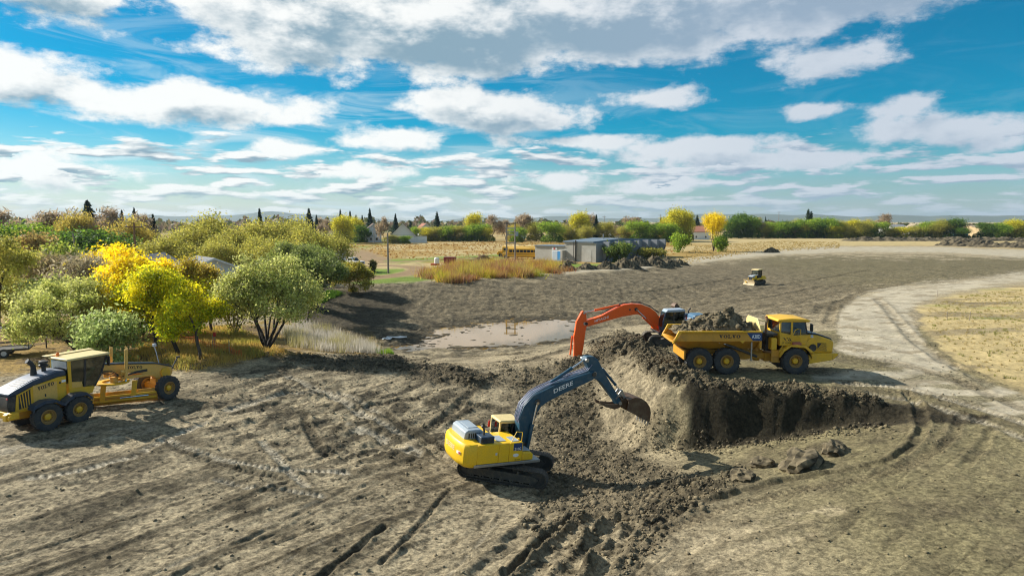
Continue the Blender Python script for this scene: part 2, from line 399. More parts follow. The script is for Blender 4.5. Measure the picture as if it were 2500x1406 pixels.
def to_px(x, y, z):
    zc = z - CAM_Z; d = y * math.cos(PITCH) - zc * math.sin(PITCH); up = y * math.sin(PITCH) + zc * math.cos(PITCH)
    return 1250 + F_PX * x / d, 703 - F_PX * up / d
def poly_sd(px, py, poly):
    "signed distance to a polygon (inside +)"
    P = np.array(poly, float); inside = np.zeros(px.shape, bool); best = np.full(px.shape, 1e9)
    for i in range(len(P)):
        ax, ay = P[i]; bx, by = P[(i + 1) % len(P)]; dx, dy = bx - ax, by - ay
        t = np.clip(((px - ax) * dx + (py - ay) * dy) / (dx * dx + dy * dy), 0, 1)
        best = np.minimum(best, np.hypot(px - ax - t * dx, py - ay - t * dy))
        c = ((ay > py) != (by > py)) & (px < (bx - ax) * (py - ay) / (by - ay + 1e-12) + ax); inside ^= c
    return np.where(inside, best, -best)
NC = 780
ys = [13.0]
while ys[-1] < 150: ys.append(ys[-1] * 1.0033)
while ys[-1] < 420: ys.append(ys[-1] * 1.016)
while ys[-1] < 9000: ys.append(ys[-1] * 1.12)
ys = np.array(ys); half = 0.82 * ys + 7
tt = np.linspace(-1, 1, NC); GX = half[:, None] * tt[None]; GY = np.repeat(ys[:, None], NC, 1)
NR = len(ys)
near = ys < 260; nn_ = near.sum()
GZ = np.zeros_like(GX); GZ[:nn_] = macro(GX[:nn_], GY[:nn_])
PX, PY = to_px(GX, GY, GZ)
wn = fbm(GX, GY, 6, 3); wn2 = fbm(GX, GY, 1.2, 3, ox=40)
def zone(poly, soft=6, wob=8):
    P = np.array(poly); m = soft + wob * 1.5; out = np.zeros_like(PX)
    s = (PX > P[:, 0].min() - m) & (PX < P[:, 0].max() + m) & (PY > P[:, 1].min() - m) & (PY < P[:, 1].max() + m)
    out[s] = sst(-soft, soft, poly_sd(PX[s], PY[s], poly) + wob * wn[s] + wob * .5 * wn2[s])
    return out
def strip(pts, hw, soft=.3, wob=.25, full=True):
    "mask and arc length of a track drawn through pixel points"
    W = [gpx(*p)[:2] for p in pts]; xs = [w[0] for w in W]; yy = [w[1] for w in W]; m = hw * 3 + 2
    sel = (GX > min(xs) - m) & (GX < max(xs) + m) & (GY > min(yy) - m) & (GY < max(yy) + m)
    d, sg, a, _ = polyline_dist(GX[sel], GY[sel], W)
    d = np.abs(d + wob * wn2[sel] * .6); mk = 1 - sst(hw - soft, hw + soft, d)
    if full:
        mask = np.zeros_like(GX); mask[sel] = mk; return mask
    return sel, mk, a, d * sg
# ---- zones of soil
haul = zone([(3600, 636), (2800, 642), (2500, 664), (2330, 688), (2180, 702), (2100, 724), (2052, 762), (2040, 800), (2052, 850), (2100, 880), (2200, 900), (2060, 905), (1980, 908), (1980, 930), (2100, 940), (2200, 950), (2330, 975), (2440, 1010), (2560, 1060), (3600, 1480), (3600, 1390), (2560, 985), (2420, 935), (2330, 900), (2270, 850), (2225, 790), (2222, 745), (2300, 716), (2420, 698), (2560, 678), (2800, 656), (3600, 648)], 7, 10)
rimroad = zone([(1380, 668), (1560, 656), (1690, 642), (1900, 622), (2100, 614), (2300, 617), (2520, 630), (3600, 632), (3600, 616), (2520, 612), (2300, 603), (2050, 602), (1880, 610), (1690, 630), (1540, 644), (1380, 655)], 3, 3)
straw_r = zone([(3600, 652), (2800, 662), (2560, 690), (2420, 702), (2310, 722), (2245, 752), (2250, 800), (2300, 860), (2360, 900), (2440, 940), (2560, 985), (3600, 1385)], 8, 12)
field_far = np.maximum(zone([(760, 560), (3600, 555), (3600, 616), (2600, 612), (2280, 600), (2040, 600), (1860, 612), (1680, 634), (1600, 640), (1240, 660), (1010, 672), (900, 690), (700, 690), (-700, 690), (-700, 545)], 3, 3), sst(300, 330, GY))
field_far = np.maximum(field_far, sst(-46, -52, GX) * sst(52, 60, GY)) * (1 - rimroad)
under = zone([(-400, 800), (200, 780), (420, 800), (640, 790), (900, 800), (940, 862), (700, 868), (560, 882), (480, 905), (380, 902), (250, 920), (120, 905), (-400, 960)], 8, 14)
green = np.maximum.reduce([zone([(930, 634), (1240, 620), (1240, 632), (940, 643)], 3, 3), zone([(820, 655), (985, 655), (1000, 664), (940, 672), (800, 678)], 3, 3), zone([(820, 682), (1000, 674), (1090, 676), (1010, 690), (860, 694)], 3, 3), zone([(1370, 645), (1470, 645), (1470, 655), (1370, 662)], 2, 2)])
loop = np.maximum(strip([(780, 662), (860, 652), (940, 648), (1000, 651), (1030, 657), (1005, 667), (950, 675), (860, 684), (800, 690)], 2.6, .8), strip([(860, 646), (960, 640), (1080, 634), (1250, 626)], 2.0, .8))
loop = np.maximum(loop, zone([(820, 610), (900, 612), (960, 636), (900, 642), (820, 640)], 4, 5))
basin = zone([(1010, 690), (1380, 672), (1680, 645), (1900, 626), (2500, 630), (3600, 634), (3600, 638), (2800, 644), (2500, 668), (2300, 690), (2120, 712), (2040, 760), (1700, 790), (1500, 800), (1300, 800), (900, 860), (740, 790), (730, 700)], 10, 12)
haul = haul * (1 - .75 * sst(885, 925, PY) * sst(-.25, .2, fbm(GX * .25, GY, 1.6, 3, ox=17)) )
# ---- rough and wet zones
d_rim, s_rim, a_rim, p_rim = polyline_dist(GX, GY, RIM); sd_rim = -d_rim * s_rim
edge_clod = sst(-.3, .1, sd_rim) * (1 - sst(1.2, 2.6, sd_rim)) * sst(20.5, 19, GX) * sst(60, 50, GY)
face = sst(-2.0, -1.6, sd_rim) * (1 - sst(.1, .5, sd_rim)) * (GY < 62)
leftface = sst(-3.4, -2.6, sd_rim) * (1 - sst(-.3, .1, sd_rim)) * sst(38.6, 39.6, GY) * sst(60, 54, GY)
pit = zone([(1190, 925), (1290, 890), (1400, 880), (1500, 830), (1560, 845), (1560, 900), (1480, 1060), (1590, 1120), (1760, 1190), (1620, 1330), (1540, 1406), (1400, 1406), (1290, 1300), (1330, 1150), (1300, 1050), (1330, 1000), (1240, 960)], 25, 25)
crest = zone([(620, 868), (760, 862), (930, 868), (1090, 900), (1200, 925), (1180, 945), (1050, 935), (900, 905), (700, 895)], 12, 14)
berm = zone([(1370, 905), (1420, 870), (1520, 815), (1640, 850), (1690, 905), (1740, 925), (1600, 930), (1540, 860), (1460, 880)], 14, 14)
churn = zone([(480, 960), (640, 900), (1000, 920), (1180, 960), (1190, 1080), (1000, 1130), (860, 1150), (700, 1120), (560, 1080), (440, 1040)], 40, 30)
spoil = zone([(1560, 1210), (1700, 1160), (1800, 1150), (1860, 1180), (1700, 1230), (1600, 1280)], 16, 20)
pondz = zone([(1115, 802), (1180, 790), (1290, 786), (1400, 776), (1415, 790), (1370, 808), (1300, 822), (1220, 836), (1130, 850), (1000, 854), (930, 838), (1000, 832), (1080, 832), (1130, 822)], 9, 8)
pondrim = zone([(900, 800), (1100, 770), (1440, 760), (1430, 815), (1300, 860), (1100, 880), (930, 860)], 22, 20)
# ---- relief
dirx, diry = math.cos(R(58)), math.sin(R(58))                  # passes of the grader on the near left
su = GX * dirx + GY * diry; sv = -GX * diry + GY * dirx
streak = fbm(su * .07, sv, 0.55, 4, .6, ox=11); streak2 = fbm(su * .05, sv, 2.2, 3, ox=3)
fine = fbm(GX, GY, .55, 4, .62, ox=5); med = fbm(GX, GY, 2.4, 3, ox=9)
clodn = billow(GX, GY, .62, 3, .6, ox=2); clodb = billow(GX, GY, 1.7, 3, .55, ox=21)
fadeN = 1 - sst(60, 150, GY)
Z = GZ.copy()
leftz = sst(9, 4, GX) * (1 - sst(40, 52, GY))
Z += fadeN * (.018 * fine + .035 * med + leftz * (.028 * streak + .05 * streak2))
churny = fbm(su * .35, sv, 1.1, 4, .6, ox=61)
Z += churn * (.055 * churny + .03 * fine + .12 * np.maximum(0, clodb - .75) * 2)
rough = np.clip(pit * .75 + crest * 1.0 + berm * 1.0 + edge_clod * 1.1 + spoil * .7, 0, 1.3) * (1 - .62 * leftface * (1 - berm)) 
Z += rough * (.17 * (clodn - .45) + .22 * (clodb - .55))
Z += crest * .18 * sst(-.1, .5, wn) + berm * .30 * sst(-.15, .5, wn2 * .5 + wn) + edge_clod * (.16 + .2 * wn2)
Z += face * (.07 * fbm(GX, GZ * 1.3 + GY, .8, 4, .6) + .08 * (clodb - .5)); talus = sst(-3.0, -2.0, sd_rim) * sst(-1.0, -1.5, sd_rim) * (GY < 40) * (GX < 19); Z += talus * .30 * np.maximum(0, clodb - .45)
Z += basin * (.07 * fbm(GX, GY, 1.4, 4, .62, ox=70) * (1 - sst(110, 150, GY)) + .10 * fbm(GX, GY, 7, 2, ox=33) + .05 * fbm(GX * .3, GY, 3, 3, ox=13))
Z += pondrim * (.10 * fbm(GX, GY, 1.5, 4, .6, ox=77))
WATER_Z = -3.22
Z = Z * (1 - pondz * .93) + pondz * .93 * (WATER_Z - .035 + .055 * fbm(GX, GY, 2.6, 4, .6, ox=91) + .03 * wn2)
# colours
def C(*a): return np.array(a, float)
DRY, MID, MOIST, WET = C(.365, .298, .188), C(.190, .152, .092), C(.056, .046, .029), C(.042, .035, .022)
ROAD, STRAW, STRAW2, GREEN, BROWN, OLIVE = C(.43, .375, .275), C(.41, .315, .15), C(.34, .225, .07), C(.15, .21, .03), C(.22, .15, .08), C(.225, .190, .100)
def lerp(a, b, t): return a + (b - a) * t[..., None]
col = np.broadcast_to(DRY, GX.shape + (3,)).copy()
col = lerp(col, OLIVE, sst(5, 14, GX) * (GY < 60))
mo = .08 + .6 * streak2 + .6 * streak * (leftz) + .55 * fbm(GX, GY, 4, 4, .6, ox=51) + .3 * wn2
mo_left = np.clip(mo, 0, 1) * sst(16, 6, GX) + np.clip(.22 + .5 * fbm(GX, GY, 3, 5, .6, ox=15), 0, 1) * (1 - sst(16, 6, GX))
col = lerp(col, MID * .62, np.clip(mo_left, 0, 1) * (1 - sst(62, 80, GY)))
ln = 1 - np.abs(fbm(su * .045, sv, .9, 2, .5, ox=71)); ang2 = R(38); su2 = GX * math.cos(ang2) + GY * math.sin(ang2); sv2 = -GX * math.sin(ang2) + GY * math.cos(ang2)
ln2 = 1 - np.abs(fbm(su2 * .05, sv2, 1.1, 2, .5, ox=33)); patch = sst(-.25, .25, fbm(GX, GY, 3.2, 3, ox=59))
lmask = (leftz * sst(.90, .985, ln) + (1 - leftz) * sst(.92, .985, ln2) * sst(4, 8, GX) * (sd_rim < 0)) * patch * (1 - sst(44, 56, GY)) * (1 - haul) * (1 - pit)
Z -= lmask * .025; col = lerp(col, MOIST, lmask * .45); Z += leftz * .025 * sst(.80, .90, ln) * (1 - lmask)
spk = sst(.34, .62, fbm(GX, GY, .38, 3, .6, ox=28) + .25 * wn) * leftz
col = lerp(col, MOIST, spk * .75)
cw = fbm(su * .3, sv, .9, 4, .62, ox=83)
col = lerp(col, MOIST, churn * sst(.05, .4, cw) * .8); col = lerp(col, DRY * 1.12, churn * sst(.1, .45, -cw) * .7)
col = lerp(col, MID * .85, basin * .9); col = lerp(col, MOIST, basin * sst(-.15, .5, fbm(GX, GY * .8, 1.8, 4, .65, ox=7)) * .55 * (1 - sst(120, 170, GY)))
col = lerp(col, OLIVE * .72, basin * sst(44, 70, GX) * .8)
dk = np.clip(pit * .8 + crest + berm * .8 + edge_clod * .9 + spoil * .5, 0, 1)
col = lerp(col, lerp(np.broadcast_to(MID * .72, col.shape), MOIST * .9, sst(.3, .75, clodb)), dk * .92)
col = lerp(col, MOIST * .55, face * sst(9.3, 10.3, GX + .9 * wn2 + .35 * wn) * sst(39.3, 38.6, GY + .5 * wn2) * .95)  # front face: moist topsoil colour, darkened further to deepen its shade
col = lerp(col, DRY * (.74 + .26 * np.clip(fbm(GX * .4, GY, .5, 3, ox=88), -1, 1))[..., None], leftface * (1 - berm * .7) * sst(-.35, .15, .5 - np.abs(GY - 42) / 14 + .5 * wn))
col = lerp(col, WET * 1.3, pondrim * sst(-.2, .4, fbm(GX, GY, 3, 4, ox=19)) * .8); col = lerp(col, WET * 1.5, pondz * .8)
col = lerp(col, ROAD * .95, rimroad * .9)
col = lerp(col, STRAW2, field_far); col = lerp(col, STRAW * 1.05, field_far * sst(-.1, .35, fbm(GX, GY, 26, 4, ox=44)))
col = lerp(col, STRAW * 1.1, field_far * sst(60, 110, GX))
col = lerp(col, GREEN, field_far * sst(-46, -60, GX) * sst(-.2, .2, fbm(GX, GY, 14, 3, ox=4)) * .7)
col = lerp(col, STRAW * 1.12, straw_r); col = lerp(col, MID * 1.1, straw_r * sst(.12, .5, fbm(GX * .35, GY, 5, 4, .6, ox=64)) * .7); col = lerp(col, GREEN * 1.2, straw_r * sst(.45, .8, fbm(GX * .4, GY, 9, 3, ox=24)) * .4)
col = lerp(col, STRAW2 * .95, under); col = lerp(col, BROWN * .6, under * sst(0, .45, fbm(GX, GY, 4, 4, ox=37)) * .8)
col = lerp(col, GREEN * 1.1, green); col = lerp(col, BROWN * 1.25, loop)
rn = fbm(GX, GY, 3.5, 5, .6, ox=66)
col = lerp(col, ROAD, haul * (.80 + .2 * sst(-.4, .2, rn))); col = lerp(col, MID * 1.15, haul * sst(.18, .5, rn) * .7)
leaf_litter = zone([(270, 845), (420, 850), (520, 905), (470, 918), (330, 880)], 8, 12); col = lerp(col, MID * .9, leaf_litter * sst(-.1, .3, fine))
bs = fbm(GX, GY, .8, 3, .7, ox=121); col = lerp(col, DRY * .85, basin * sst(.35, .8, bs) * .6 * (1 - sst(130, 170, GY))); col = lerp(col, MOIST, basin * sst(.35, .8, -bs) * .7 * (1 - sst(130, 170, GY))); Z += basin * .05 * bs * (1 - sst(110, 150, GY))
stri = fbm(GX * .35 + GY * .1, GY + GX * .2, .28, 2, ox=9); Z += leftface * .03 * stri; col = lerp(col, MID * .8, leftface * sst(.1, .7, stri) * .5)
bank_shade = zone([(720, 735), (800, 700), (900, 705), (1010, 745), (960, 790), (900, 830), (820, 815), (740, 790)], 18, 20); col = lerp(col, MOIST * 1.1, bank_shade * .8)  # tree shade on the bank painted in with the moist soil tone
# ---- tracks pressed into the soil: (pixel points, half width, depth, tread pitch, tint, strength)
tracks = [([(a0, 1425), (a0 + (a1 - a0) * .5, (1425 + y1) / 2 + 6), (a1, y1)], hw, dp, 0, (MOIST if k % 3 else ROAD * .9), .42) for k, (a0, a1, y1, hw, dp) in enumerate([(-120, 470, 1190, 0.07, 0.017), (60, 640, 1185, 0.10, 0.021), (170, 760, 1190, 0.05, 0.017), (320, 830, 1200, 0.07, 0.021), (390, 930, 1180, 0.13, 0.021), (520, 960, 1200, 0.06, 0.017), (600, 1010, 1190, 0.05, 0.013), (690, 1060, 1180, 0.07, 0.013), (1010, 1190, 1230, 0.07, 0.013), (1080, 1230, 1250, 0.08, 0.017), (1540, 1610, 1290, 0.10, 0.038)])] + [([(77, 1168), (192, 1152), (331, 1116), (398, 1075), (500, 1035)], .26, .05, .30, ROAD * 1.15, 1.), ([(394, 1072), (480, 1104), (576, 1132), (672, 1147), (760, 1150), (854, 1156)], .24, .05, .28, ROAD * 1.15, 1.),
          ([(415, 1090), (500, 1122), (590, 1150), (690, 1168)], .22, .05, .28, MOIST, .6), ([(533, 1171), (600, 1190), (686, 1195), (787, 1212)], .22, .05, .28, ROAD * 1.1, .95), ([(640, 1080), (667, 1108), (710, 1156), (749, 1190)], .22, .05, .28, ROAD * 1.05, .9),
          ([(770, 1420), (800, 1396), (870, 1340), (940, 1286)], .13, .09, 0, MOIST * .8, .95), ([(930, 1375), (1000, 1310), (1100, 1195)], .12, .07, 0, MOIST, .8), ([(0, 1372), (200, 1304), (422, 1233), (620, 1165)], .09, .025, 0, MOIST, .7),
          ([(0, 1225), (180, 1190), (380, 1130), (460, 1090)], .55, .03, 0, MOIST, .55), ([(60, 1300), (300, 1235), (520, 1165)], .5, .03, 0, MOIST, .5), ([(240, 1360), (520, 1250), (700, 1180)], .16, .03, 0, MOIST, .55), ([(430, 1406), (620, 1310), (880, 1180)], .12, .03, 0, MOIST, .6),
          ([(520, 960), (640, 930), (760, 900), (840, 905)], .35, .06, .4, MOIST, .6), ([(560, 1000), (700, 960), (830, 960), (930, 1010)], .3, .07, .35, ROAD, .85), ([(700, 920), (800, 960), (900, 1020), (1010, 1070)], .33, .08, .35, ROAD, .9), ([(740, 1010), (760, 1060), (790, 1110)], .26, .07, .3, MOIST, .7),
          ([(860, 1045), (940, 1075), (1010, 1105)], .5, .06, 0, ROAD * 1.1, .95), ([(1010, 1070), (1070, 1110), (1130, 1150)], .3, .06, .2, DRY * 1.1, .7), ([(940, 1010), (1010, 1060), (1100, 1100), (1140, 1130)], .3, .07, .2, MOIST, .7), ([(1240, 1000), (1120, 985), (1000, 975), (900, 990)], .28, .06, .25, MOIST, .5), ([(1060, 1040), (1120, 990), (1150, 960)], .3, .07, .22, MOIST, .6),
          ([(1170, 1415), (1260, 1320), (1340, 1255)], .42, .10, 0, DRY, .7), ([(1290, 1415), (1390, 1315), (1460, 1262)], .40, .12, 0, DRY * 1.05, .8), ([(1360, 1420), (1450, 1330), (1508, 1270)], .38, .13, 0, DRY * 1.05, .8), ([(1440, 1425), (1500, 1340), (1540, 1280)], .36, .12, 0, DRY, .8), ([(1230, 1415), (1330, 1315), (1400, 1262)], .14, .12, 0, MOIST * .8, .8),
          ([(1590, 1282), (1660, 1252), (1732, 1223), (1900, 1176), (2060, 1150), (2170, 1128), (2236, 1083), (2255, 1040), (2245, 995), (2216, 962)], .26, .10, .0, MOIST, .7), ([(1620, 1300), (1760, 1245), (1930, 1200), (2100, 1172), (2240, 1130), (2310, 1075)], .3, .03, .3, MID * .8, .4), ([(1600, 1365), (1720, 1320), (1860, 1280), (2030, 1245)], .45, .02, 0, DRY * 1.1, .6), ([(1640, 1400), (1800, 1345), (1960, 1300)], .4, .02, 0, DRY * 1.1, .5),
          ([(2300, 1090), (2330, 1060), (2345, 1010)], .2, .05, 0, MOIST, .5), ([(2350, 1140), (2400, 1090), (2420, 1050)], .2, .05, 0, MOIST, .4), ([(2120, 960), (2260, 985), (2400, 1030), (2520, 1080)], .28, .05, .3, ROAD, .6), ([(2050, 935), (2200, 945), (2350, 985), (2520, 1040)], .3, .05, .32, ROAD * 1.05, .6), ([(1850, 930), (1990, 948), (2150, 952), (2260, 965)], .25, .04, .3, MID, .5),
          ([(1930, 865), (2050, 868), (2170, 880), (2330, 925), (2500, 1000)], .4, .04, .3, MID, .45), ([(2020, 790), (2040, 740), (2110, 710), (2230, 690)], .4, .06, 0, MID * .8, .7), ([(2140, 730), (2180, 770), (2230, 830), (2300, 880), (2400, 930)], .4, .06, 0, MID * .8, .6), ([(2500, 742), (2360, 740), (2240, 735)], .5, .04, 0, MID * .7, .6),
          ([(1640, 700), (1800, 715), (1950, 690), (2120, 660)], .5, .08, 0, MOIST, .5), ([(1700, 745), (1850, 730), (2010, 700), (2150, 690)], .4, .08, 0, MOIST, .5), ([(1500, 720), (1640, 705), (1790, 680)], .5, .08, 0, MOIST, .4), ([(1680, 770), (1830, 760), (1990, 740), (2080, 715)], 1.1, .03, 0, DRY, .5),
          ([(1150, 870), (1260, 865), (1380, 850), (1480, 820)], .4, .10, .3, MOIST, .7), ([(1020, 880), (1160, 895), (1300, 880), (1420, 845)], .4, .08, .3, MID, .6), ([(1100, 850), (1240, 848), (1360, 835)], .35, .08, .3, MOIST, .6), ([(1545, 845), (1520, 875), (1490, 885)], .16, .18, 0, MOIST, .9),
          ([(100, 1075), (280, 1040), (420, 1000), (520, 960)], 1.0, .04, 0, MID * .9, .6), ([(0, 1100), (160, 1075), (330, 1050)], .8, .02, 0, ROAD * .9, .7)]
trackm = np.zeros_like(GX)
for pts, hw, dep, pitch, tint, stg in tracks:
    sel, m, arc, lat = strip(pts, hw, hw * .45, .10, full=False)
    zs, cs = Z[sel], col[sel]; trackm[sel] = np.maximum(trackm[sel], m)
    zs -= m * dep
    sh = np.exp(-((np.abs(lat) - hw * 1.45) / (hw * .45 + .05)) ** 2)
    zs += sh * dep * (.55 + 1.2 * np.maximum(0, wn2[sel]))
    if pitch:
        tr = np.sin(arc / pitch * 2 * np.pi + np.abs(lat) * 5); zs += m * .036 * tr
    brk = sst(*((-1.1, -.35) if pitch else (-.5, .15)), fbm(GX[sel], GY[sel], 1.3, 3, .6, ox=len(pts) * 7.7))
    cs = lerp(cs, np.broadcast_to(tint, cs.shape), m * stg * brk)
    if pitch: cs = lerp(cs, MOIST, m * sst(.15, .9, -tr) * .6)
    cs = lerp(cs, MID * .75, sh * stg * .5)
    Z[sel] = zs; col[sel] = cs
Z[GY > 500] = 0.0
col *= (1 + .16 * fbm(GX, GY, .9, 3, .6, ox=99) * fadeN)[..., None]
col = np.clip(col, .01, .8)
shore = sst(.30, .03, Z - WATER_Z) * (GY > 64) * (GY < 98) * (np.abs(GX) < 24); col = lerp(col, WET * 1.25, shore * (.55 + .4 * sst(-.3, .3, fbm(GX, GY, 1.6, 3, ox=3))))
# ground height with all relief, for setting things down
def ground_z(x, y):
    j = np.clip(np.searchsorted(ys, y) - 1, 0, NR - 2); fy = (y - ys[j]) / (ys[j + 1] - ys[j]); h = half[j] + (half[j + 1] - half[j]) * fy
    u = (x / h + 1) / 2 * (NC - 1); i = np.clip(np.floor(u).astype(int), 0, NC - 2); fx = u - i
    return (Z[j, i] * (1 - fx) + Z[j, i + 1] * fx) * (1 - fy) + (Z[j + 1, i] * (1 - fx) + Z[j + 1, i + 1] * fx) * fy
def gz(x, y): return float(ground_z(np.array([x]), np.array([y]))[0])
def soil_material(name='soil', k=1.0):
    m, g, b = new_mat(name)
    a = g.node('ShaderNodeVertexColor', layer_name='Col').outputs[0]
    oc = g.node('ShaderNodeTexCoord').outputs['Object']
    n1 = g.noise(oc, 4.5, 7, 0.74); n2 = g.noise(oc, 11, 5, 0.7); n3 = g.noise(oc, 0.35, 5, 0.6); n4 = g.noise(oc, 5.5, 3, 0.6)
    f = g.math('MULTIPLY', g.sstep(n1, 0.32, 0.68, 1 - .5 * k, 1 + .4 * k), g.sstep(n2, 0.28, 0.72, 1 - .3 * k, 1 + .25 * k))
    f = g.math('MULTIPLY', f, g.sstep(n3, 0.3, 0.7, 0.85, 1.15)); f = g.math('MULTIPLY', f, g.sstep(n4, 0.56, 0.66, 1.0, 1 - .45 * k))
    c = g.mix(1.0, a, g.comb(f, f, f), 'MULTIPLY'); g.l.new(c, b.inputs['Base Color'])
    b.inputs['Roughness'].default_value = 0.95; b.inputs['Specular IOR Level'].default_value = 0.15
    h = g.math('ADD', g.math('MULTIPLY', n1, 1.0), g.math('MULTIPLY', n2, 0.35))
    bp = g.node('ShaderNodeBump'); bp.inputs['Strength'].default_value = 1.0; bp.inputs['Distance'].default_value = 0.10 * k
    g.l.new(h, bp.inputs['Height']); g.l.new(bp.outputs[0], b.inputs['Normal'])
    return m
SOIL = soil_material(); SOIL_S = soil_material('packed_road_soil', .38); SOIL_G = soil_material('stubble_soil', .5)
idx = np.arange(NR * NC).reshape(NR, NC)
quads = np.stack([idx[:-1, :-1], idx[:-1, 1:], idx[1:, 1:], idx[1:, :-1]], -1).reshape(-1, 4)
def fmask(m): return ((m[:-1, :-1] + m[1:, 1:]) / 2 > .5).ravel()
f_haul, f_loop, f_field = fmask(np.maximum(haul, rimroad)), fmask(loop), fmask(np.maximum(field_far, straw_r))
cls = np.where(f_haul, 1, np.where(f_loop, 2, np.where(f_field, 3, 0)))
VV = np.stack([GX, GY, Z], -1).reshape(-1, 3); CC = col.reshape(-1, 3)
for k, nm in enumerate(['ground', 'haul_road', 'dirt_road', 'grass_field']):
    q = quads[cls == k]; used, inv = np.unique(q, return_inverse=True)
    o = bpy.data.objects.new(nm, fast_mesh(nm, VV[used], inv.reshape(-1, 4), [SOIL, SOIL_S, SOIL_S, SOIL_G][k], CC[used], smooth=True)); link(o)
    tag(o, kind='structure')
# water in the low basin
def water_material():
    m, g, b = new_mat('muddy_water'); b.inputs['Base Color'].default_value = (.24, .135, .024, 1); b.inputs['Roughness'].default_value = .03
    b.inputs['IOR'].default_value = 1.33; b.inputs['Specular IOR Level'].default_value = .62
    n = g.noise(g.node('ShaderNodeTexCoord').outputs['Object'], 1.6, 3, .5); bp = g.node('ShaderNodeBump'); bp.inputs['Strength'].default_value = .02; bp.inputs['Distance'].default_value = .03
    g.l.new(n, bp.inputs['Height']); g.l.new(bp.outputs[0], b.inputs['Normal']); return m
w = MB(); w.add([(-20, 66, WATER_Z), (14, 66, WATER_Z), (14, 96, WATER_Z), (-20, 96, WATER_Z)], [(0, 1, 2, 3)])
tag(w.build('pond', water_material(), ang=0), kind='structure')
# far low hills on the horizon
hb = MB(); rr = np.random.default_rng(3)
ax = np.linspace(-60, 60, 160); hh = 62 + 38 * fbm(ax, ax * 0, 14, 4) * 1.6
rows = []
for k, (dist, s) in enumerate(((6800, 0), (7400, 1), (8600, 0))):
    rows.append([(dist * math.sin(R(a)), dist * math.cos(R(a)), -4 + s * max(h, 20)) for a, h in zip(ax, hh)])
hb.loft(rows, close=False, cap=False)
m, g, b = new_mat('hill_woodland'); g.l.new(g.mix(g.noise(g.node('ShaderNodeTexCoord').outputs['Object'], .004, 5, .6), (.03, .055, .03), (.10, .10, .05)), b.inputs['Base Color']); b.inputs['Roughness'].default_value = 1
tag(hb.build('hills', m, ang=0), kind='structure')
# ------------------------------------------------------------------ lettering
_txt = {}
def text_mesh(s, bold=0.0):
    if (s, bold) in _txt: return _txt[(s, bold)]
    cu = bpy.data.curves.new('txt', 'FONT'); cu.body = s; cu.size = 1; cu.offset = bold; cu.resolution_u = 3
    t = bpy.data.objects.new('txt', cu); me = t.to_mesh()
    V = np.empty(len(me.vertices) * 3); me.vertices.foreach_get('co', V); V = V.reshape(-1, 3)
    Fc = [tuple(p.vertices) for p in me.polygons]; t.to_mesh_clear(); bpy.data.objects.remove(t); bpy.data.curves.remove(cu)
    V[:, :2] -= V[:, :2].min(0); V[:, 0] /= V[:, 0].max(); V[:, 1] /= V[:, 1].max()
    _txt[(s, bold)] = (V, Fc); return V, Fc
def slab_word():
    "VOLVO in slab serif letters, unit box"
    m = MB(); w = .2
    def q(x, pts): m.add([(x + a * w * .92, b, 0) for a, b in pts], [tuple(range(len(pts)))])
    for i, ch in enumerate('VOLVO'):
        x = i * w
        if ch == 'V':
            q(x, [(.10, .92), (.40, .92), (.62, .22), (.55, 0), (.40, 0)]); q(x, [(.62, .92), (.78, .92), (.56, 0), (.50, 0), (.52, .3)])
            q(x, [(-.02, .88), (.5, .88), (.5, 1), (-.02, 1)]); q(x, [(.54, .88), (.98, .88), (.98, 1), (.54, 1)])
        elif ch == 'L':
            q(x, [(.18, .1), (.42, .1), (.42, .9), (.18, .9)]); q(x, [(.02, .88), (.6, .88), (.6, 1), (.02, 1)]); q(x, [(.02, 0), (.92, 0), (.92, .14), (.02, .14)]); q(x, [(.78, .14), (.92, .14), (.92, .42), (.84, .42)])
        else:
            for k in range(14):
                a0, a1 = 2 * math.pi * k / 14, 2 * math.pi * (k + 1) / 14
                q(x, [(.5 + .5 * math.cos(a0), .5 + .5 * math.sin(a0)), (.5 + .5 * math.cos(a1), .5 + .5 * math.sin(a1)), (.5 + .21 * math.cos(a1), .5 + .38 * math.sin(a1)), (.5 + .21 * math.cos(a0), .5 + .38 * math.sin(a0))])
    return np.array(m.v), m.f
def letter(word, mat, parent, o, ex, ey, off=.006, bold=0.01, name='lettering', rot=None):
    "lettering laid on a flank: o lower-left corner, ex along the word, ey up"
    V, Fc = slab_word() if word == 'VOLVO' else text_mesh(word, bold)
    o, ex, ey = Vector(o), Vector(ex), Vector(ey); n = ex.cross(ey).normalized() * off
    mb = MB(); mb.add([tuple(o + ex * v[0] + ey * v[1] + n) for v in V], Fc)
    return mb.build(name, mat, parent, ang=0, recalc=False, rot=rot)
# ------------------------------------------------------------------ shared machine materials
YEL = paint('volvo_yellow', (.80, .45, .016), .44, .34, (.30, .21, .10), scale=2.6); YELD = paint('dusty_yellow', (.62, .29, .018), .5, .45, (.20, .12, .05))
YELJ = paint('deere_yellow', (.92, .56, .012), .42, .20, (.42, .30, .12), scale=2.2); NAVY = paint('navy_paint', (.010, .036, .075), .38, .22); BLUEB = paint('boom_blue', (.010, .068, .118), .45, .30, (.20, .19, .15), scale=3.4)
ORANGE = paint('boom_orange', (.95, .125, .008), .38, .06); BLACK = paint('black_steel', (.018, .018, .02), .5, .35); DARK = paint('dark_iron', (.045, .042, .038), .6, .6, (.16, .125, .08))
MUD = paint('muddy_track_steel', (.07, .062, .05), .75, .85, (.19, .15, .095), scale=5); STEEL = paint('bare_steel', (.42, .41, .38), .38, .35, metal=.6); CHROME = paint('chrome_rod', (.75, .75, .76), .16, .08, metal=1.0)
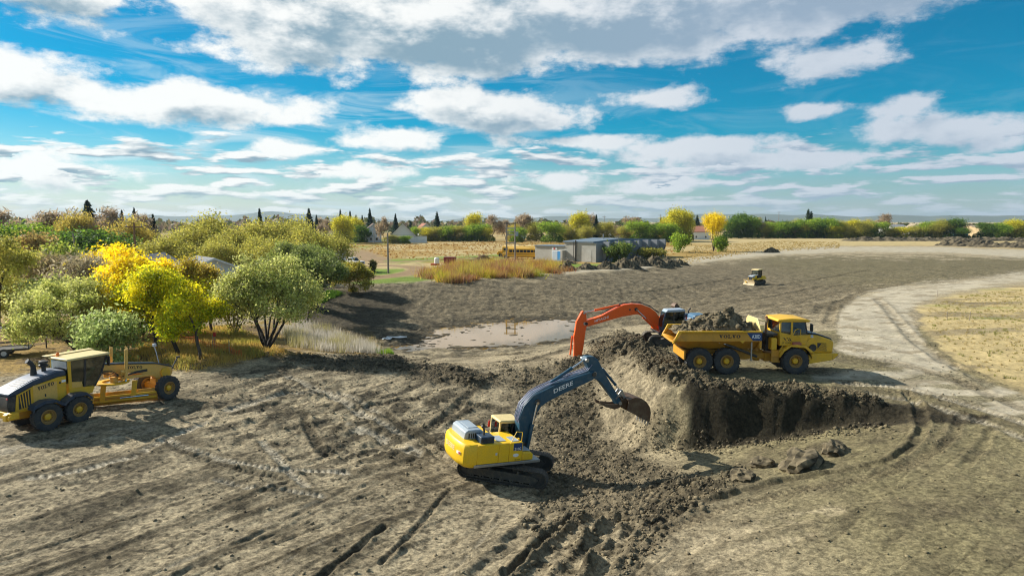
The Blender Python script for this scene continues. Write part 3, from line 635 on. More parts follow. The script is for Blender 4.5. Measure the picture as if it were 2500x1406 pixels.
RUB = paint('tyre_rubber', (.035, .037, .040), .8, .55, (.14, .12, .085), scale=4); CREAM = paint('cream_roof', (.80, .62, .27), .4, .15); GREY = paint('grey_cover', (.36, .42, .47), .45, .25)
RUST = paint('worn_bucket_steel', (.105, .060, .036), .55, .6, (.24, .19, .12), .3, scale=3); WHITE = paint('white_paint', (.78, .78, .76), .4, .12); RED = paint('red_paint', (.55, .03, .025), .4, .15); BEACON = paint('orange_lens', (.95, .22, .01), .2, .0)
SILV = paint('silver_paint', (.55, .58, .62), .35, .15); SEAT = paint('seat_fabric', (.03, .03, .035), .9, .1); PLATE = paint('blue_decal', (.008, .05, .17), .4, .12); INKD = paint('dark_letter', (.02, .018, .016), .5, .05); INKW = paint('white_letter', (.88, .88, .86), .4, .08)
GLASS = glass(); GLASSB = glass('rear_glass', (.55, .72, .70), .28)
# ------------------------------------------------------------------ wheels
RIMD = paint('dusty_rim', (.34, .19, .045), .6, .5, (.17, .12, .06))
def make_wheel(root, c, out, Rr, w, rim, matr=YEL, lug=26):
    "wheel (rim) > tyre, hub; out = +1/-1 side the hub faces"
    x, y, z = c; prof = []
    m = MB(); d = .16 * w
    m.lathe([(rim * 1.0, -w * .42), (rim * 1.02, w * .42), (rim * .92, w * .44), (rim * .82, w * .26), (rim * .66, w * .20), (rim * .58, w * .02), (rim * .12, w * .10), (rim * .12, -w * .1), (rim * .9, -w * .1), (rim * .92, -w * .44)], (0, 0, 0), 'y', 28)
    o = m.build('wheel', RIMD, root, ang=40); o.location = c
    if out < 0: o.rotation_euler = (0, 0, math.pi)
    t = MB()
    t.lathe([(rim, -w * .40), (rim * 1.1, -w * .47), ((Rr + rim) / 2, -w * .52), (Rr * .93, -w * .47), (Rr * .975, -w * .36), (Rr * .985, 0), (Rr * .975, w * .36), (Rr * .93, w * .47), ((Rr + rim) / 2, w * .52), (rim * 1.1, w * .47), (rim, w * .40)], (0, 0, 0), 'y', 40)
    for k in range(lug):
        for s in (-1, 1):
            a = 2 * math.pi * (k + (.5 if s > 0 else 0)) / lug
            M = Matrix.Rotation(-a, 4, 'Y') @ Matrix.Translation((Rr * .975, s * w * .26, 0)) @ Matrix.Rotation(s * .35, 4, 'X')
            hx, hy, hz = Rr * .028, w * .225, Rr * .062
            t.add([(px, py, pz) for px in (-hx, hx) for py in (-hy, hy) for pz in (-hz, hz)], [(0, 1, 3, 2), (4, 6, 7, 5), (0, 4, 5, 1), (2, 3, 7, 6), (0, 2, 6, 4), (1, 5, 7, 3)], M)
    t.build('tyre', RUB, o, ang=40)
    h = MB(); h.lathe([(.001, w * .0), (rim * .46, w * .0), (rim * .44, w * .30), (rim * .36, w * .36), (.001, w * .38)], (0, 0, 0), 'y', 20)
    for k in range(10):
        a = 2 * math.pi * k / 10; h.cyl((rim * .54 * math.cos(a), w * .26, rim * .54 * math.sin(a)), (rim * .54 * math.cos(a), w * .31, rim * .54 * math.sin(a)), rim * .035, n=6)
    h.build('hub', matr, o, ang=40)
    return o
def copy_wheel(src, c, out, scale=1):
    r = src.copy(); COL.objects.link(r); r.parent = src.parent; r.location = c; r.rotation_euler = (0, 0, math.pi if out < 0 else 0)
    r.rotation_euler.y = 0
    for ch in src.children: k = ch.copy(); COL.objects.link(k); k.parent = r
    return r
def cylinder(root, p0, p1, r, frac=.55, mat=YEL, name='hydraulic_cylinder', rot=None):
    "hydraulic ram: barrel with a chrome rod as sub-part"
    p0, p1 = Vector(p0), Vector(p1); q = p0 + (p1 - p0) * frac
    m = MB(); m.cyl(p0, q, r, n=14); m.cyl(p0 - (p1 - p0).normalized() * r, p0 + (p1 - p0).normalized() * r, r * .8, n=10); m.cyl(q - (p1 - p0).normalized() * .08, q, r * 1.18, n=14)
    o = m.build(name, mat, root, ang=40, rot=rot)
    k = MB(); k.cyl(q, p1, r * .55, n=12); k.cyl(p1 + Vector((0, -r * .9, 0)), p1 + Vector((0, r * .9, 0)), r * .95, n=12); k.build('rod', CHROME, o, ang=40)
    return o
# ------------------------------------------------------------------ articulated dump truck
def dump_truck(loc, rz):
    t = thing('dump_truck', 'yellow six-wheeled articulated dump truck heaped with soil on top of the pit bank', 'dump truck', loc, rz)
    w0 = make_wheel(t, (0, -1.16, .80), -1, .81, .60, .40)
    for x, y in ((0, 1.16), (-4.24, -1.16), (-4.24, 1.16), (-5.92, -1.16), (-5.92, 1.16)): copy_wheel(w0, (x, y, .80), -1 if y < 0 else 1)
    # front unit
    m = MB(); m.b2(-1.6, 1.9, -.5, .5, .62, 1.15); m.b2(-.12, .12, -1.0, 1.0, .62, .98); m.build('front_frame', YELD, t, .03)
    m = MB(); m.prism([(.62, 1.2), (2.46, 1.25), (2.52, 1.9), (2.38, 2.05), (1.55, 2.32), (.62, 2.42)], -.98, .98); m.build('hood', YEL, t, .09)
    m = MB(); m.prism([(.70, 2.44), (1.55, 2.33), (2.36, 2.06), (2.47, 1.93), (2.49, 1.99), (2.40, 2.13), (1.56, 2.41), (.70, 2.52)], -.80, .80); m.build('hood_top', NAVY, t, .03)
    m = MB(); m.prism([(.86, .62), (2.32, .86), (2.68, 1.2), (2.62, 1.27), (.98, 1.25), (.80, 1.0)], -1.32, 1.32); b = m.build('bumper', YEL, t, .035)
    m = MB(); m.b2(2.30, 2.312, -1.325, -1.32, .86, 1.26); m.build('bumper_seam', INKD, b)
    for s in (-1, 1):                                   # wheel arches
        m = MB(); ring = []
        for k in range(11):
            a = R(8 + 158 * k / 10); ring.append([(1.02 * math.cos(a), s * yy, .82 + r * math.sin(a) * 1.0) for yy, r in ((.82, 1.02), (1.42, 1.02), (1.42, .95), (.82, .95))])
        m.loft(ring); m.build('fender', YELD if s > 0 else YEL, t)
        m = MB(); ring = []
        for k in range(11):
            a = R(8 + 158 * k / 10); ring.append([(.97 * math.cos(a), s * yy, .82 + .93 * math.sin(a)) for yy in (.80, 1.40)])
        m.loft(ring, close=False, cap=False); m.build('arch_liner', BLACK, t, ang=60)
        m = MB(); m.prism([(-.95, 1.05), (-.75, 1.55), (-.35, 1.78), (.55, 1.78), (.95, 1.5), (1.15, 1.3), (.92, 1.32), (.55, 1.62), (-.3, 1.70), (-.72, 1.4)], s * .80, s * 1.40); m.build('running_board', YEL, t, .02)
    # side of the hood: grille bars, intakes
    gr = MB(); gr.prism([(1.50, 1.38), (2.06, 1.36), (2.02, 1.86), (1.46, 1.88)], -.985, -.995); gr = gr.build('side_grille', BLACK, t)
    for k in range(9):
        a = 1.42 + k * .075; m = MB(); m.prism([(max(a, 1.47), 1.38 + max(0, 1.47 - a) * 1.3), (a + .035, 1.37), (min(a + .37, 2.06), 1.37 + .49 * (min(a + .37, 2.06) - a - .035) / .335), (min(a + .335, 2.03), 1.38 + .48 * (min(a + .335, 2.03) - a) / .335)], -.995, -1.01); m.build('slat', YEL, gr)
    m = MB(); m.lathe([(.001, -.06), (.21, -.06), (.23, .0), (.23, .05), (.001, .05)], (1.18, -1.03, 1.58), 'y', 26); m.build('air_intake', BLACK, t)
    m = MB(); m.cyl((1.0, -1.0, 1.24), (1.0, -1.12, 1.24), .10, n=18); m.build('filler_cap', BLACK, t)
    m = MB(); m.cyl((1.12, -.86, 2.20), (1.12, -.86, 2.30), .15, n=18); m.cyl((1.12, -.86, 2.30), (1.12, -.86, 2.36), .12, n=18); m.build('air_cleaner', SILV, t)
    m = MB(); m.prism([(.55, 1.62), (1.2, 1.60), (1.42, 2.2), (1.1, 2.22), (.72, 1.95)], -1.02, -.90); m.build('engine_shroud', YEL, t, .05)
    # cab
    m = MB(); m.prism([(-.92, 1.72), (.66, 1.72), (.86, 2.32), (.86, 2.40), (-.15, 2.36), (-.26, 2.42), (-.92, 2.55)], -1.12, .95); cab = m.build('cab', YEL, t, .03)
    for (x0, x1, y) in ((-.95, -.86, -1.08), (-.26, -.14, -1.08), (-.95, -.86, .9), (-.26, -.14, .9)):
        m = MB(); m.b2(x0, x1, y - .05, y + .05, 2.35, 3.20); m.build('pillar', YEL, cab, .012)
    for y in (-1.06, .88):
        m = MB(); m.prism([(.74, 2.38), (.82, 2.38), (.66, 3.20), (.56, 3.20)], y - .035, y + .035); m.build('windscreen_pillar', BLACK, cab, .01)
    m = MB(); m.prism([(-1.08, 3.18), (.82, 3.18), (.98, 3.28), (.70, 3.36), (-.2, 3.42), (-1.02, 3.36), (-1.12, 3.28)], -1.14, .98); m.build('roof', YEL, cab, .06)
    def pane(a, y, nm='window'): mm = MB(); mm.prism(a, y - .012, y + .012); return mm.build(nm, GLASS, cab)
    pane([(-.86, 2.52), (-.26, 2.40), (-.26, 3.18), (-.86, 3.18)], -1.075); pane([(-.14, 2.37), (.74, 2.40), (.58, 3.18), (-.14, 3.18)], -1.075)
    pane([(-.86, 2.52), (-.26, 2.40), (-.26, 3.18), (-.86, 3.18)], .90); pane([(-.14, 2.37), (.74, 2.40), (.58, 3.18), (-.14, 3.18)], .90)
    m = MB(); m.quad((.80, -1.03, 2.40), (.80, .85, 2.40), (.62, .85, 3.18), (.62, -1.03, 3.18), .02); m.build('windscreen', GLASS, cab)
    m = MB(); m.b2(-.93, -.91, -1.03, .85, 2.56, 3.18); m.build('rear_window', GLASSB, cab)
    m = MB(); m.b2(-.55, -.05, -.25, .30, 2.0, 2.45); m.box((-.55, .02, 2.72), (.14, .5, .62), (0, -.15, 0)); m.build('seat', SEAT, cab, .05)
    m = MB(); m.lathe([(.17, -.015), (.20, -.015), (.20, .015), (.17, .015)], (.38, .02, 2.55), 'x', 18); m.b2(.4, .6, -.5, .5, 2.3, 2.5); m.build('steering_wheel', BLACK, cab)
    for (px, w_) in ((-.72, .16), (-.52, .15), (-.40, .14)):
        m = MB(); m.prism([(px, 2.22), (px + .07, 2.22), (px + .07 + w_, 2.02), (px + w_, 2.02)], -1.123, -1.128); m.build('logo_stripe', INKD, cab)
    letter('VULCAN', INKD, cab, (-.78, -1.12, 1.86), (.52, 0, 0), (0, 0, .10), bold=.01)
    m = MB(); m.tube([(-1.02, -1.3, 1.35), (-.62, -1.36, 2.15), (-.30, -1.36, 2.26), (-.10, -1.36, 2.72), (.06, -1.36, 2.80), (.24, -1.36, 2.76), (.26, -1.36, 1.75)], .022, 6); m.tube([(-.30, -1.36, 2.26), (.25, -1.36, 2.26)], .02, 6); m.build('handrail', YEL, t)
    m = MB(); m.box((.05, -1.30, 1.88), (.5, .22, .16)); m.lathe([(.001, -.24), (.09, -.22), (.1, .2), (.001, .24)], (.1, -1.28, 1.90), 'x', 10); m.build('tool_roll', paint('red_cloth', (.42, .13, .08), .8, .3), t, .04)
    m = MB(); m.box((.98, -1.18, 2.86), (.10, .26, .46)); m.tube([(.78, -1.05, 2.45), (.98, -1.18, 2.5), (.98, -1.18, 2.68)], .02, 5); m.build('mirror', BLACK, t, .02)
    m = MB(); m.b2(-1.72, -1.02, -1.0, .9, 2.34, 2.46); m.prism([(-1.62, 1.3), (-1.10, 1.3), (-1.10, 2.34), (-1.62, 2.34)], -.6, .6); m.build('engine_deck', BLACK, t, .02)
    m = MB(); m.tube([(-1.52, -.35, 2.40), (-1.50, -.35, 3.0), (-1.46, -.35, 3.3), (-1.54, -.35, 3.46)], [.07, .07, .085, .085], 12); m.build('exhaust_stack', paint('rusty_pipe', (.30, .17, .10), .6, .4, metal=.4), t)
    m = MB(); m.b2(-1.45, -1.10, -1.15, -.62, 1.45, 2.20); m.build('hydraulic_tank', YEL, t, .04)
    m = MB(); m.b2(-1.42, -.95, -1.14, -1.02, .75, 1.45); m.b2(-1.42, -.9, -1.2, -.8, .70, .78); m.b2(-1.4, -.9, -1.2, -.8, 1.05, 1.10); m.build('steps', YELD, t, .012)
    # hitch with hoses
    m = MB(); m.b2(-2.45, -1.4, -.42, .42, .78, 1.15); m.cyl((-1.95, 0, .6), (-1.95, 0, 1.6), .22, n=16); m.cyl((-2.5, 0, 1.0), (-1.6, 0, 1.0), .30, n=18); m.build('hitch', YELD, t, .03)
    for k in range(7):
        y = -.62 + .16 * k; m = MB(); zt = 1.55 + .12 * (k % 3)
        m.tube([(-2.5, y, 1.35), (-2.25, y - .08, zt + .35 - .1 * (k % 2)), (-1.9, y - .1, zt), (-1.6, y, zt + .25), (-1.3, y, 1.85)], .028, 6); m.build('hose', BLACK, t, ang=60)
    # rear unit
    m = MB(); m.prism([(-6.75, 1.0), (-6.75, 1.38), (-2.6, 1.38), (-2.3, 1.12), (-2.3, .78), (-2.8, .72)], -.42, .42); m.b2(-6.1, -5.7, -1.0, 1.0, .62, .98); m.b2(-4.42, -4.05, -1.0, 1.0, .62, .98)
    for s in (-1, 1): m.prism([(-6.0, .70), (-5.8, 1.05), (-5.08, 1.18), (-4.36, 1.05), (-4.1, .70)], s * .52, s * .80)
    m.build('rear_frame', YELD, t, .03)
    st = [(-2.22, 1.62, 2.64), (-2.75, 1.52, 2.64), (-6.55, 1.56, 2.66), (-6.95, 1.68, 2.66), (-7.62, 1.98, 2.30)]
    m = MB(); rings = []
    for x, zf, zt in st:
        xr = x if x > -7.3 else x; zr = max(2.08, zf + .12)
        rings.append([(x if x > -7.3 else -7.25, -1.45, zt if x > -7.3 else 2.66), (x, -1.45, zr), (x, -1.33, zr - .06), (x, -.85, zf), (x, .85, zf), (x, 1.33, zr - .06), (x, 1.45, zr), (x if x > -7.3 else -7.25, 1.45, zt if x > -7.3 else 2.66)])
    rings[0] = [(x, y, z) for x, y, z in rings[0]]
    m.loft(rings, close=False, cap=False); body = m.build('dump_body', YELD, t, ang=25)
    sm = body.modifiers.new('thick', 'SOLIDIFY'); sm.thickness = .07; sm.offset = 0
    for s in (-1, 1): m = MB(); m.b2(-7.27, -2.15, s * 1.42, s * 1.52, 2.60, 2.70); m.build('rim_rail', YEL, body, .012)
    for s in (-1, 1):
        m = MB(); m.prism([(-7.64, 1.96), (-7.60, 1.90), (-7.05, 2.66), (-7.27, 2.70)], s * 1.38, s * 1.51); m.build('tail_lip', YEL, body, .01)
    m = MB(); m.b2(-2.30, -2.16, -1.45, 1.45, 1.62, 2.66); m.build('headboard', YELD, body, .01)
    m = MB(); m.prism([(-1.35, 2.64), (1.2, 2.64), (1.2, 3.15), (.9, 3.36), (-.75, 3.36), (-1.1, 3.0)], -2.22, -2.15, 'x'); m.prism([(-2.19, 3.34), (-1.62, 3.20), (-1.62, 3.14), (-2.19, 3.27)], -.78, .92); m.b2(-2.15, -1.9, -1.12, -1.05, 2.64, 3.02); m.build('spill_guard', CREAM, body, .015)
    m = MB(); m.prism([(-3.55, 2.12), (-3.18, 2.12), (-3.36, 1.94)], -1.47, -1.50); m.build('lug', YEL, body)
    for s in (-1, 1): cylinder(t, (-2.35, s * 1.02, 1.06), (-4.72, s * 1.22, 2.0), .085, .82, DARK, 'hoist_cylinder')
    m = MB(); m.b2(-2.78, -2.70, -1.36, -1.28, .82, 2.05); m.build('support_post', STEEL, t, .01)
    m = MB(); m.b2(-6.9, -6.8, -1.35, 1.35, .9, 1.5); m.build('rear_apron', YELD, t, .02)
    # decals
    m = MB(); m.prism([(-3.15, 2.645), (-2.17, 2.645), (-2.17, 2.10), (-2.72, 2.10), (-2.95, 2.38)], -1.487, -1.490); dc = m.build('decal', PLATE, body)
    letter('A30D', INKW, dc, (-2.80, -1.490, 2.24), (.52, 0, 0), (0, 0, .24), bold=.012)
    letter('VOLVO', INKD, body, (-4.80, -1.487, 2.27), (1.32, 0, 0), (0, 0, .20))
    return t
# ------------------------------------------------------------------ crawler tracks
def crawler(root, yc, L, H, w, pitch=.19, mat=MUD, roll=7, x0=0.0):
    r = H / 2 - .045; st = L - H; per = 2 * st + 2 * math.pi * r; n = int(per / pitch); p = per / n
    def at(s):
        s %= per
        if s < st: return (-st / 2 + s, 2 * r, 0.0)
        s -= st
        if s < math.pi * r: a = s / r; return (st / 2 + r * math.sin(a), r + r * math.cos(a), a)
        s -= math.pi * r
        if s < st: return (st / 2 - s, 0.0, math.pi)
        s -= st; a = s / r; return (-st / 2 - r * math.sin(a), r - r * math.cos(a), math.pi + a)
    m = MB(); o1 = [at(per * k / 64) for k in range(64)]
    def ring(y0, y1):
        return [[(x + x0 - .03 * math.sin(a), yc + yy, z + .045 - .03 * math.cos(a)) for yy in (y0, y1)] + [(x + x0 - .11 * math.sin(a), yc + yy, z + .045 - .11 * math.cos(a)) for yy in (y1, y0)] for x, z, a in o1]
    rg = ring(-.11, .11); rg.append(rg[0]); m.loft(rg, cap=False); tr = m.build('track', mat, root, ang=40)
    s0 = None
    for k in range(n):
        x, z, a = at(k * p); loc = (x + x0, yc, z + .045); rot = (0, a, 0)
        if s0 is None:
            sm = MB(); sm.b2(-p * .47, p * .47, -w / 2, w / 2, -.03, .0); sm.b2(-p * .42, -p * .30, -w / 2, w / 2, 0, .035); sm.b2(p * .1, p * .2, -w / 2, w / 2, 0, .02)
            s0 = sm.build('track_shoe', mat, tr, ang=0, loc=loc, rot=rot)
        else: share(s0, tr, loc, rot)
    m = MB(); m.prism([(-st / 2 + .1, .22), (st / 2 - .1, .22), (st / 2 + .02, r + .04), (st / 2 - .25, H * .64), (-st / 2 + .3, H * .64), (-st / 2, r + .04)], yc - .16, yc + .16); [m.b2(x0_, x0_ + .12, yc - .17, yc + .17, H * .6, H * .80) for x0_ in (-st * .2, st * .2)]
    if x0: m.v = [(a + x0, b, c) for a, b, c in m.v]
    m.build('track_frame', mat, root, .02)
    m = MB(); m.lathe([(.05, -.14), (r * .55, -.14), (r * .92, -.05), (r * .92, .05), (r * .55, .14), (.05, .14)], (-st / 2 + x0, yc, r + .045), 'y', 22); m.build('sprocket', DARK, root)
    m = MB(); m.lathe([(.05, -.1), (r * .93, -.09), (r * .93, .09), (.05, .1)], (st / 2 + x0, yc, r + .045), 'y', 22); m.build('idler', DARK, root)
    for k in range(roll):
        xx = -st / 2 + .3 + (st - .6) * k / (roll - 1) + x0; m = MB(); m.lathe([(.02, -.17), (.11, -.17), (.085, 0), (.11, .17), (.02, .17)], (xx, yc, .20), 'y', 12); m.build('roller', MUD, root)
# ------------------------------------------------------------------ excavators
def strip_shell(m, curve, y0, y1, t):
    "bent plate through (x,z) points"
    n = len(curve); out = []
    for i, (x, z) in enumerate(curve):
        a = curve[max(i - 1, 0)]; b = curve[min(i + 1, n - 1)]; dx, dz = b[0] - a[0], b[1] - a[1]; l = math.hypot(dx, dz); nx, nz = -dz / l * t, dx / l * t
        out.append([(x, y0, z), (x, y1, z), (x + nx, y1, z + nz), (x + nx, y0, z + nz)])
    m.loft(out)
def bucket(root, pin, back, mouth, w, rot, mat, teeth_dir, nm='bucket'):
    m = MB(); strip_shell(m, back, -w / 2, w / 2, -.05)
    for s in (-1, 1): m.prism(list(back) + [mouth], s * w / 2 - .025, s * w / 2 + .025)
    b = m.build(nm, mat, root, ang=35, rot=rot)
    e = MB(); tip = Vector((back[-1][0], 0, back[-1][1])); d = Vector((teeth_dir[0], 0, teeth_dir[1])).normalized()
    for k in range(5):
        y = -w / 2 + .08 + (w - .16) * k / 4; q = tip + d * .24; nv = Vector((-d.z, 0, d.x)) * .045
        e = MB(); e.add([tuple(tip + Vector((0, y - .05, 0)) - nv), tuple(tip + Vector((0, y + .05, 0)) - nv), tuple(tip + Vector((0, y + .05, 0)) + nv), tuple(tip + Vector((0, y - .05, 0)) + nv), tuple(q + Vector((0, y - .03, 0))), tuple(q + Vector((0, y + .03, 0)))], [(0, 1, 2, 3), (0, 4, 5, 1), (3, 2, 5, 4), (0, 3, 4), (1, 5, 2)]); e.build('tooth', STEEL, b)
    e = MB()
    for s in (-.2, .2): e.prism([pin, (pin[0] + .05, pin[1] + .22), back[0], back[1], mouth], s - .03, s + .03)
    e.build('ear', mat, b)
    return b
def bent_hose(m, pts, r): m.tube(pts, r, 6)
def excavator(name, label, loc, rot, swing, S):
    t = thing(name, label, 'excavator', loc, rot); rz = (0, 0, swing)
    for s in (-1, 1): crawler(t, s * S['gauge'] / 2, S['L'], .94, .60)
    m = MB(); m.b2(-.85, .85, -.75, .75, .45, .82); m.cyl((0, 0, .8), (0, 0, 1.04), .62, n=28)
    for sx in (-1, 1):
        for sy in (-1, 1): m.prism([(sx * .35, .35), (sx * .95, .30), (sx * 1.2, .60), (sx * .5, .80)], sy * .55, sy * (S['gauge'] / 2 - .1))
    m.build('car_body', MUD, t, .03)
    Y, Y2, CABC, BOOM, ARM = S['body'], S['body2'], S['cab'], S['boom_mat'], S['arm_mat']
    def up(mb, nm, mat, bev=.0, ang=32, par=t): return mb.build(nm, mat, par, bev, ang, rot=rz if par is t else None)
    m = MB(); m.b2(-2.30, 1.50, -1.36, 1.36, 1.03, 1.17); up(m, 'platform', STEEL if S['kind'] == 'deere' else BLACK, .02)
    cw = [(-2.2, -1.36), (-2.52, -1.34), (-2.76, -1.12), (-2.88, -.55), (-2.90, 0), (-2.88, .55), (-2.76, 1.12), (-2.52, 1.34), (-2.2, 1.36)]
    m = MB(); cx = -1.9; rings = [[(cx + (x - cx) * f, y * (.90 + .1 * (f - .86) / .14 if f < 1 else 1), z) for x, y in cw] for f, z in ((.86, 1.0), (.97, 1.12), (1, 1.3), (1, 1.85), (.97, 2.03), (.90, 2.13))]
    m.loft(rings); c = up(m, 'counterweight', Y, .02, 45)
    if S['kind'] == 'deere':
        letter('DEERE', paint('faded_letter', (.75, .66, .42), .5, .1), c, (-2.905, .62, 1.60), (0, -1.0, 0), (0, 0, .24), bold=.012, off=.004)
        m = MB(); m.quad((-2.885, -.62, 1.58), (-2.83, -.92, 1.58), (-2.83, -.92, 1.72), (-2.885, -.62, 1.72), .006); up(m, 'decal', INKW, par=c)
        m = MB(); m.quad((-2.86, -.80, 1.60), (-2.835, -.90, 1.60), (-2.835, -.90, 1.70), (-2.86, -.80, 1.70), .012); up(m, 'reflector', RED, par=c)
    m = MB(); m.b2(-2.22, .90, -1.28, .30, 1.17, 2.10); m.b2(-2.22, -.48, .28, 1.30, 1.17, 2.10); up(m, 'engine_house', Y, .03)
    for x0, x1 in ((-2.20, -.78), (-.765, -.10), (-.085, .92)):
        m = MB(); m.b2(x0, x1, -1.30, -1.36, 1.19, 2.11); p = up(m, 'side_door', Y, .025)
        if x0 < -2 and S['kind'] == 'deere': m = MB(); m.b2(-1.0, -.88, -1.36, -1.372, 1.58, 1.70); up(m, 'latch', SILV, par=p)
        if x1 > .5 and S['kind'] == 'deere':
            m = MB(); m.b2(.20, .86, -1.36, -1.364, 1.72, 2.09); d = up(m, 'decal', PLATE, par=p); letter('210G', INKW, d, (.28, -1.364, 1.745), (.5, 0, 0), (0, 0, .13), bold=.01)
            m = MB(); m.lathe([(.001, -.004), (1, -.004), (1, .004), (.001, .004)], (0, 0, 0), 'y', 20); m.v = [(.42 + a * .22, -1.366 + b, 1.50 + cc * .085) for a, b, cc in m.v]; up(m, 'decal', INKW, par=p)
            letter('Brandt', paint('brown_letter', (.10, .05, .02), .6, 0), p, (.38, -1.36, 1.24), (.40, 0, 0), (0, 0, .07), bold=.01)
    for x0, x1 in ((-2.20, -1.35), (-1.335, -.50)): m = MB(); m.b2(x0, x1, 1.30, 1.36, 1.19, 2.11); up(m, 'side_door', Y if S['kind'] == 'deere' else WHITE, .025)
    if S['kind'] == 'hitachi': m = MB(); m.b2(-2.2, -.5, 1.362, 1.372, 1.72, 1.95); up(m, 'stripe', RED); m = MB(); m.b2(-2.2, -.5, .3, 1.3, 2.10, 2.22); up(m, 'side_cover', WHITE, .04)
    m = MB(); m.prism([(.93, 1.18), (1.46, 1.18), (1.46, 1.46), (1.36, 1.56), (.93, 1.60)], -1.34, -.55); bx = up(m, 'step_box', Y, .05)
    m = MB(); m.b2(.95, 1.36, -1.20, -.65, 1.605, 1.625); up(m, 'tread_plate', GREY, par=bx); m = MB(); m.b2(-.70, -.15, -1.0, -.25, 2.105, 2.125); m.b2(.2, .75, -1.15, -.5, 2.105, 2.125); up(m, 'tread_plate', GREY)
    m = MB(); m.prism([(-2.50, 2.08), (-1.30, 2.08), (-1.36, 2.46), (-1.55, 2.54), (-2.30, 2.54), (-2.46, 2.44)], -.45, 1.10); ec = up(m, 'engine_cover', S['cover'], .05)
    m = MB(); m.b2(-2.2, -1.55, -.1, .8, 2.545, 2.565); up(m, 'cover_panel', S['cover'], .01, par=ec)
    for k in range(6): m = MB(); m.b2(-2.30 + .13 * k, -2.24 + .13 * k, -.455, -.465, 2.16, 2.40); up(m, 'louvre', BLACK, par=ec)
    m = MB(); m.b2(-1.92, -1.02, -1.16, -.52, 2.10, 2.42); mb_ = up(m, 'muffler_cover', NAVY, .03)
    for k in range(9): m = MB(); m.b2(-1.84 + .085 * k, -1.80 + .085 * k, -1.163, -1.172, 2.18, 2.34); up(m, 'louvre', BLACK, par=mb_)
    m = MB(); m.tube([(-1.55, -.8, 2.40), (-1.55, -.8, 2.66), (-1.62, -.8, 2.78), (-1.74, -.8, 2.86)], .065, 12); up(m, 'exhaust_pipe', DARK)
    m = MB(); m.tube([(.9, -1.2, 2.1), (.9, -1.2, 2.55), (.45, -1.2, 2.6), (.1, -1.2, 2.1)], .02, 6); up(m, 'handrail', Y if S['kind'] == 'deere' else BLACK)
    m = MB(); m.cyl((.80, -1.0, 2.10), (.80, -1.0, 2.2), .06, n=12); up(m, 'filler_cap', Y)
    m = MB(); m.cyl((-.66, 1.10, 2.1), (-.66, 1.10, 2.36), .06, n=14); m.cyl((-.66, 1.10, 2.36), (-.66, 1.10, 2.43), .03, n=10); up(m, 'fire_extinguisher', RED)
    # cab
    fr = [(-.45, 1.18), (1.18, 1.18), (1.38, 1.45), (1.34, 2.1), (1.12, 2.86), (.92, 3.0), (-.40, 3.02), (-.46, 2.95)]
    m = MB(); m.prism([(-.45, 1.18), (1.18, 1.18), (1.36, 1.40), (1.36, 1.62), (.55, 1.66), (.4, 1.86), (-.45, 1.92)], .33, 1.34); cab = up(m, 'cab', CABC, .03)
    m = MB(); m.prism([(1.06, 2.80), (1.14, 2.84), (.95, 3.03), (-.40, 3.06), (-.50, 2.98), (-.46, 2.86)], .30, 1.36); up(m, 'roof', S['roof'], .05, par=cab)
    for y in (.37, 1.30):
        m = MB(); m.prism([(-.46, 1.9), (-.38, 1.9), (-.36, 2.9), (-.46, 2.9)], y - .04, y + .04); up(m, 'pillar', CABC, par=cab)
        m = MB(); m.prism([(.40, 1.7), (.52, 1.7), (.48, 2.9), (.38, 2.9)], y - .04, y + .04); up(m, 'pillar', BLACK, par=cab)
        m = MB(); m.prism([(1.27, 1.5), (1.37, 1.5), (1.34, 2.1), (1.12, 2.86), (1.02, 2.86), (1.25, 2.08)], y - .035, y + .035); up(m, 'windscreen_pillar', CABC if S['kind'] == 'hitachi' else BLACK, par=cab)
        m = MB(); m.prism([(-.38, 1.92), (.40, 1.86), (.38, 2.87), (-.36, 2.87)], y - .01, y + .01); up(m, 'window', GLASS, par=cab)
        m = MB(); m.prism([(.52, 1.66), (1.28, 1.62), (1.25, 2.08), (1.02, 2.86), (.48, 2.87)], y - .01, y + .01); up(m, 'window', GLASS, par=cab)
    if S['kind'] == 'hitachi':
        m = MB(); m.lathe([(.001, 0), (1, 0), (1, .012), (.001, .012)], (0, 0, 0), 'y', 24); m.v = [(-.10 + a * .42, 1.342 + b, 1.40 + max(cc, -.2) * .28) for a, b, cc in m.v]; up(m, 'silver_panel', SILV, par=cab)
        for zz in (2.2, 2.5): m = MB(); m.b2(.6, 1.15, 1.29, 1.32, zz, zz + .025); up(m, 'window_bar', BLACK, par=cab)
    m = MB(); m.prism([(1.355, 1.55), (1.335, 2.08), (1.11, 2.84), (1.09, 2.84), (1.31, 2.08), (1.33, 1.55)], .41, 1.26); up(m, 'windscreen', GLASS, par=cab)
    m = MB(); m.b2(-.47, -.45, .41, 1.26, 1.95, 2.86); up(m, 'rear_window', GLASSB, par=cab)
    m = MB(); m.b2(0, .5, .58, 1.1, 1.5, 1.9); m.box((-.02, .84, 2.2), (.14, .48, .62), (0, -.12, 0)); m.b2(.1, .5, .46, .56, 1.9, 2.05); m.build('seat', SEAT, cab, .05)
    # boom, arm
    m = MB(); m.prism(S['boom'], -.27, .27); bo = up(m, 'boom', BOOM, .03)
    for (x, z, r) in S['pins']: m = MB(); m.cyl((x, -.33, z), (x, .33, z), r, n=16); up(m, 'pin', DARK if S['kind'] == 'deere' else BLACK, par=bo)
    m = MB(); m.prism(S['arm'], -.19, .19); ar = up(m, 'arm', ARM, .03)
    for (x, z, r) in S['arm_pins']: m = MB(); m.cyl((x, -.27, z), (x, .27, z), r, n=14); up(m, 'pin', STEEL, par=ar)
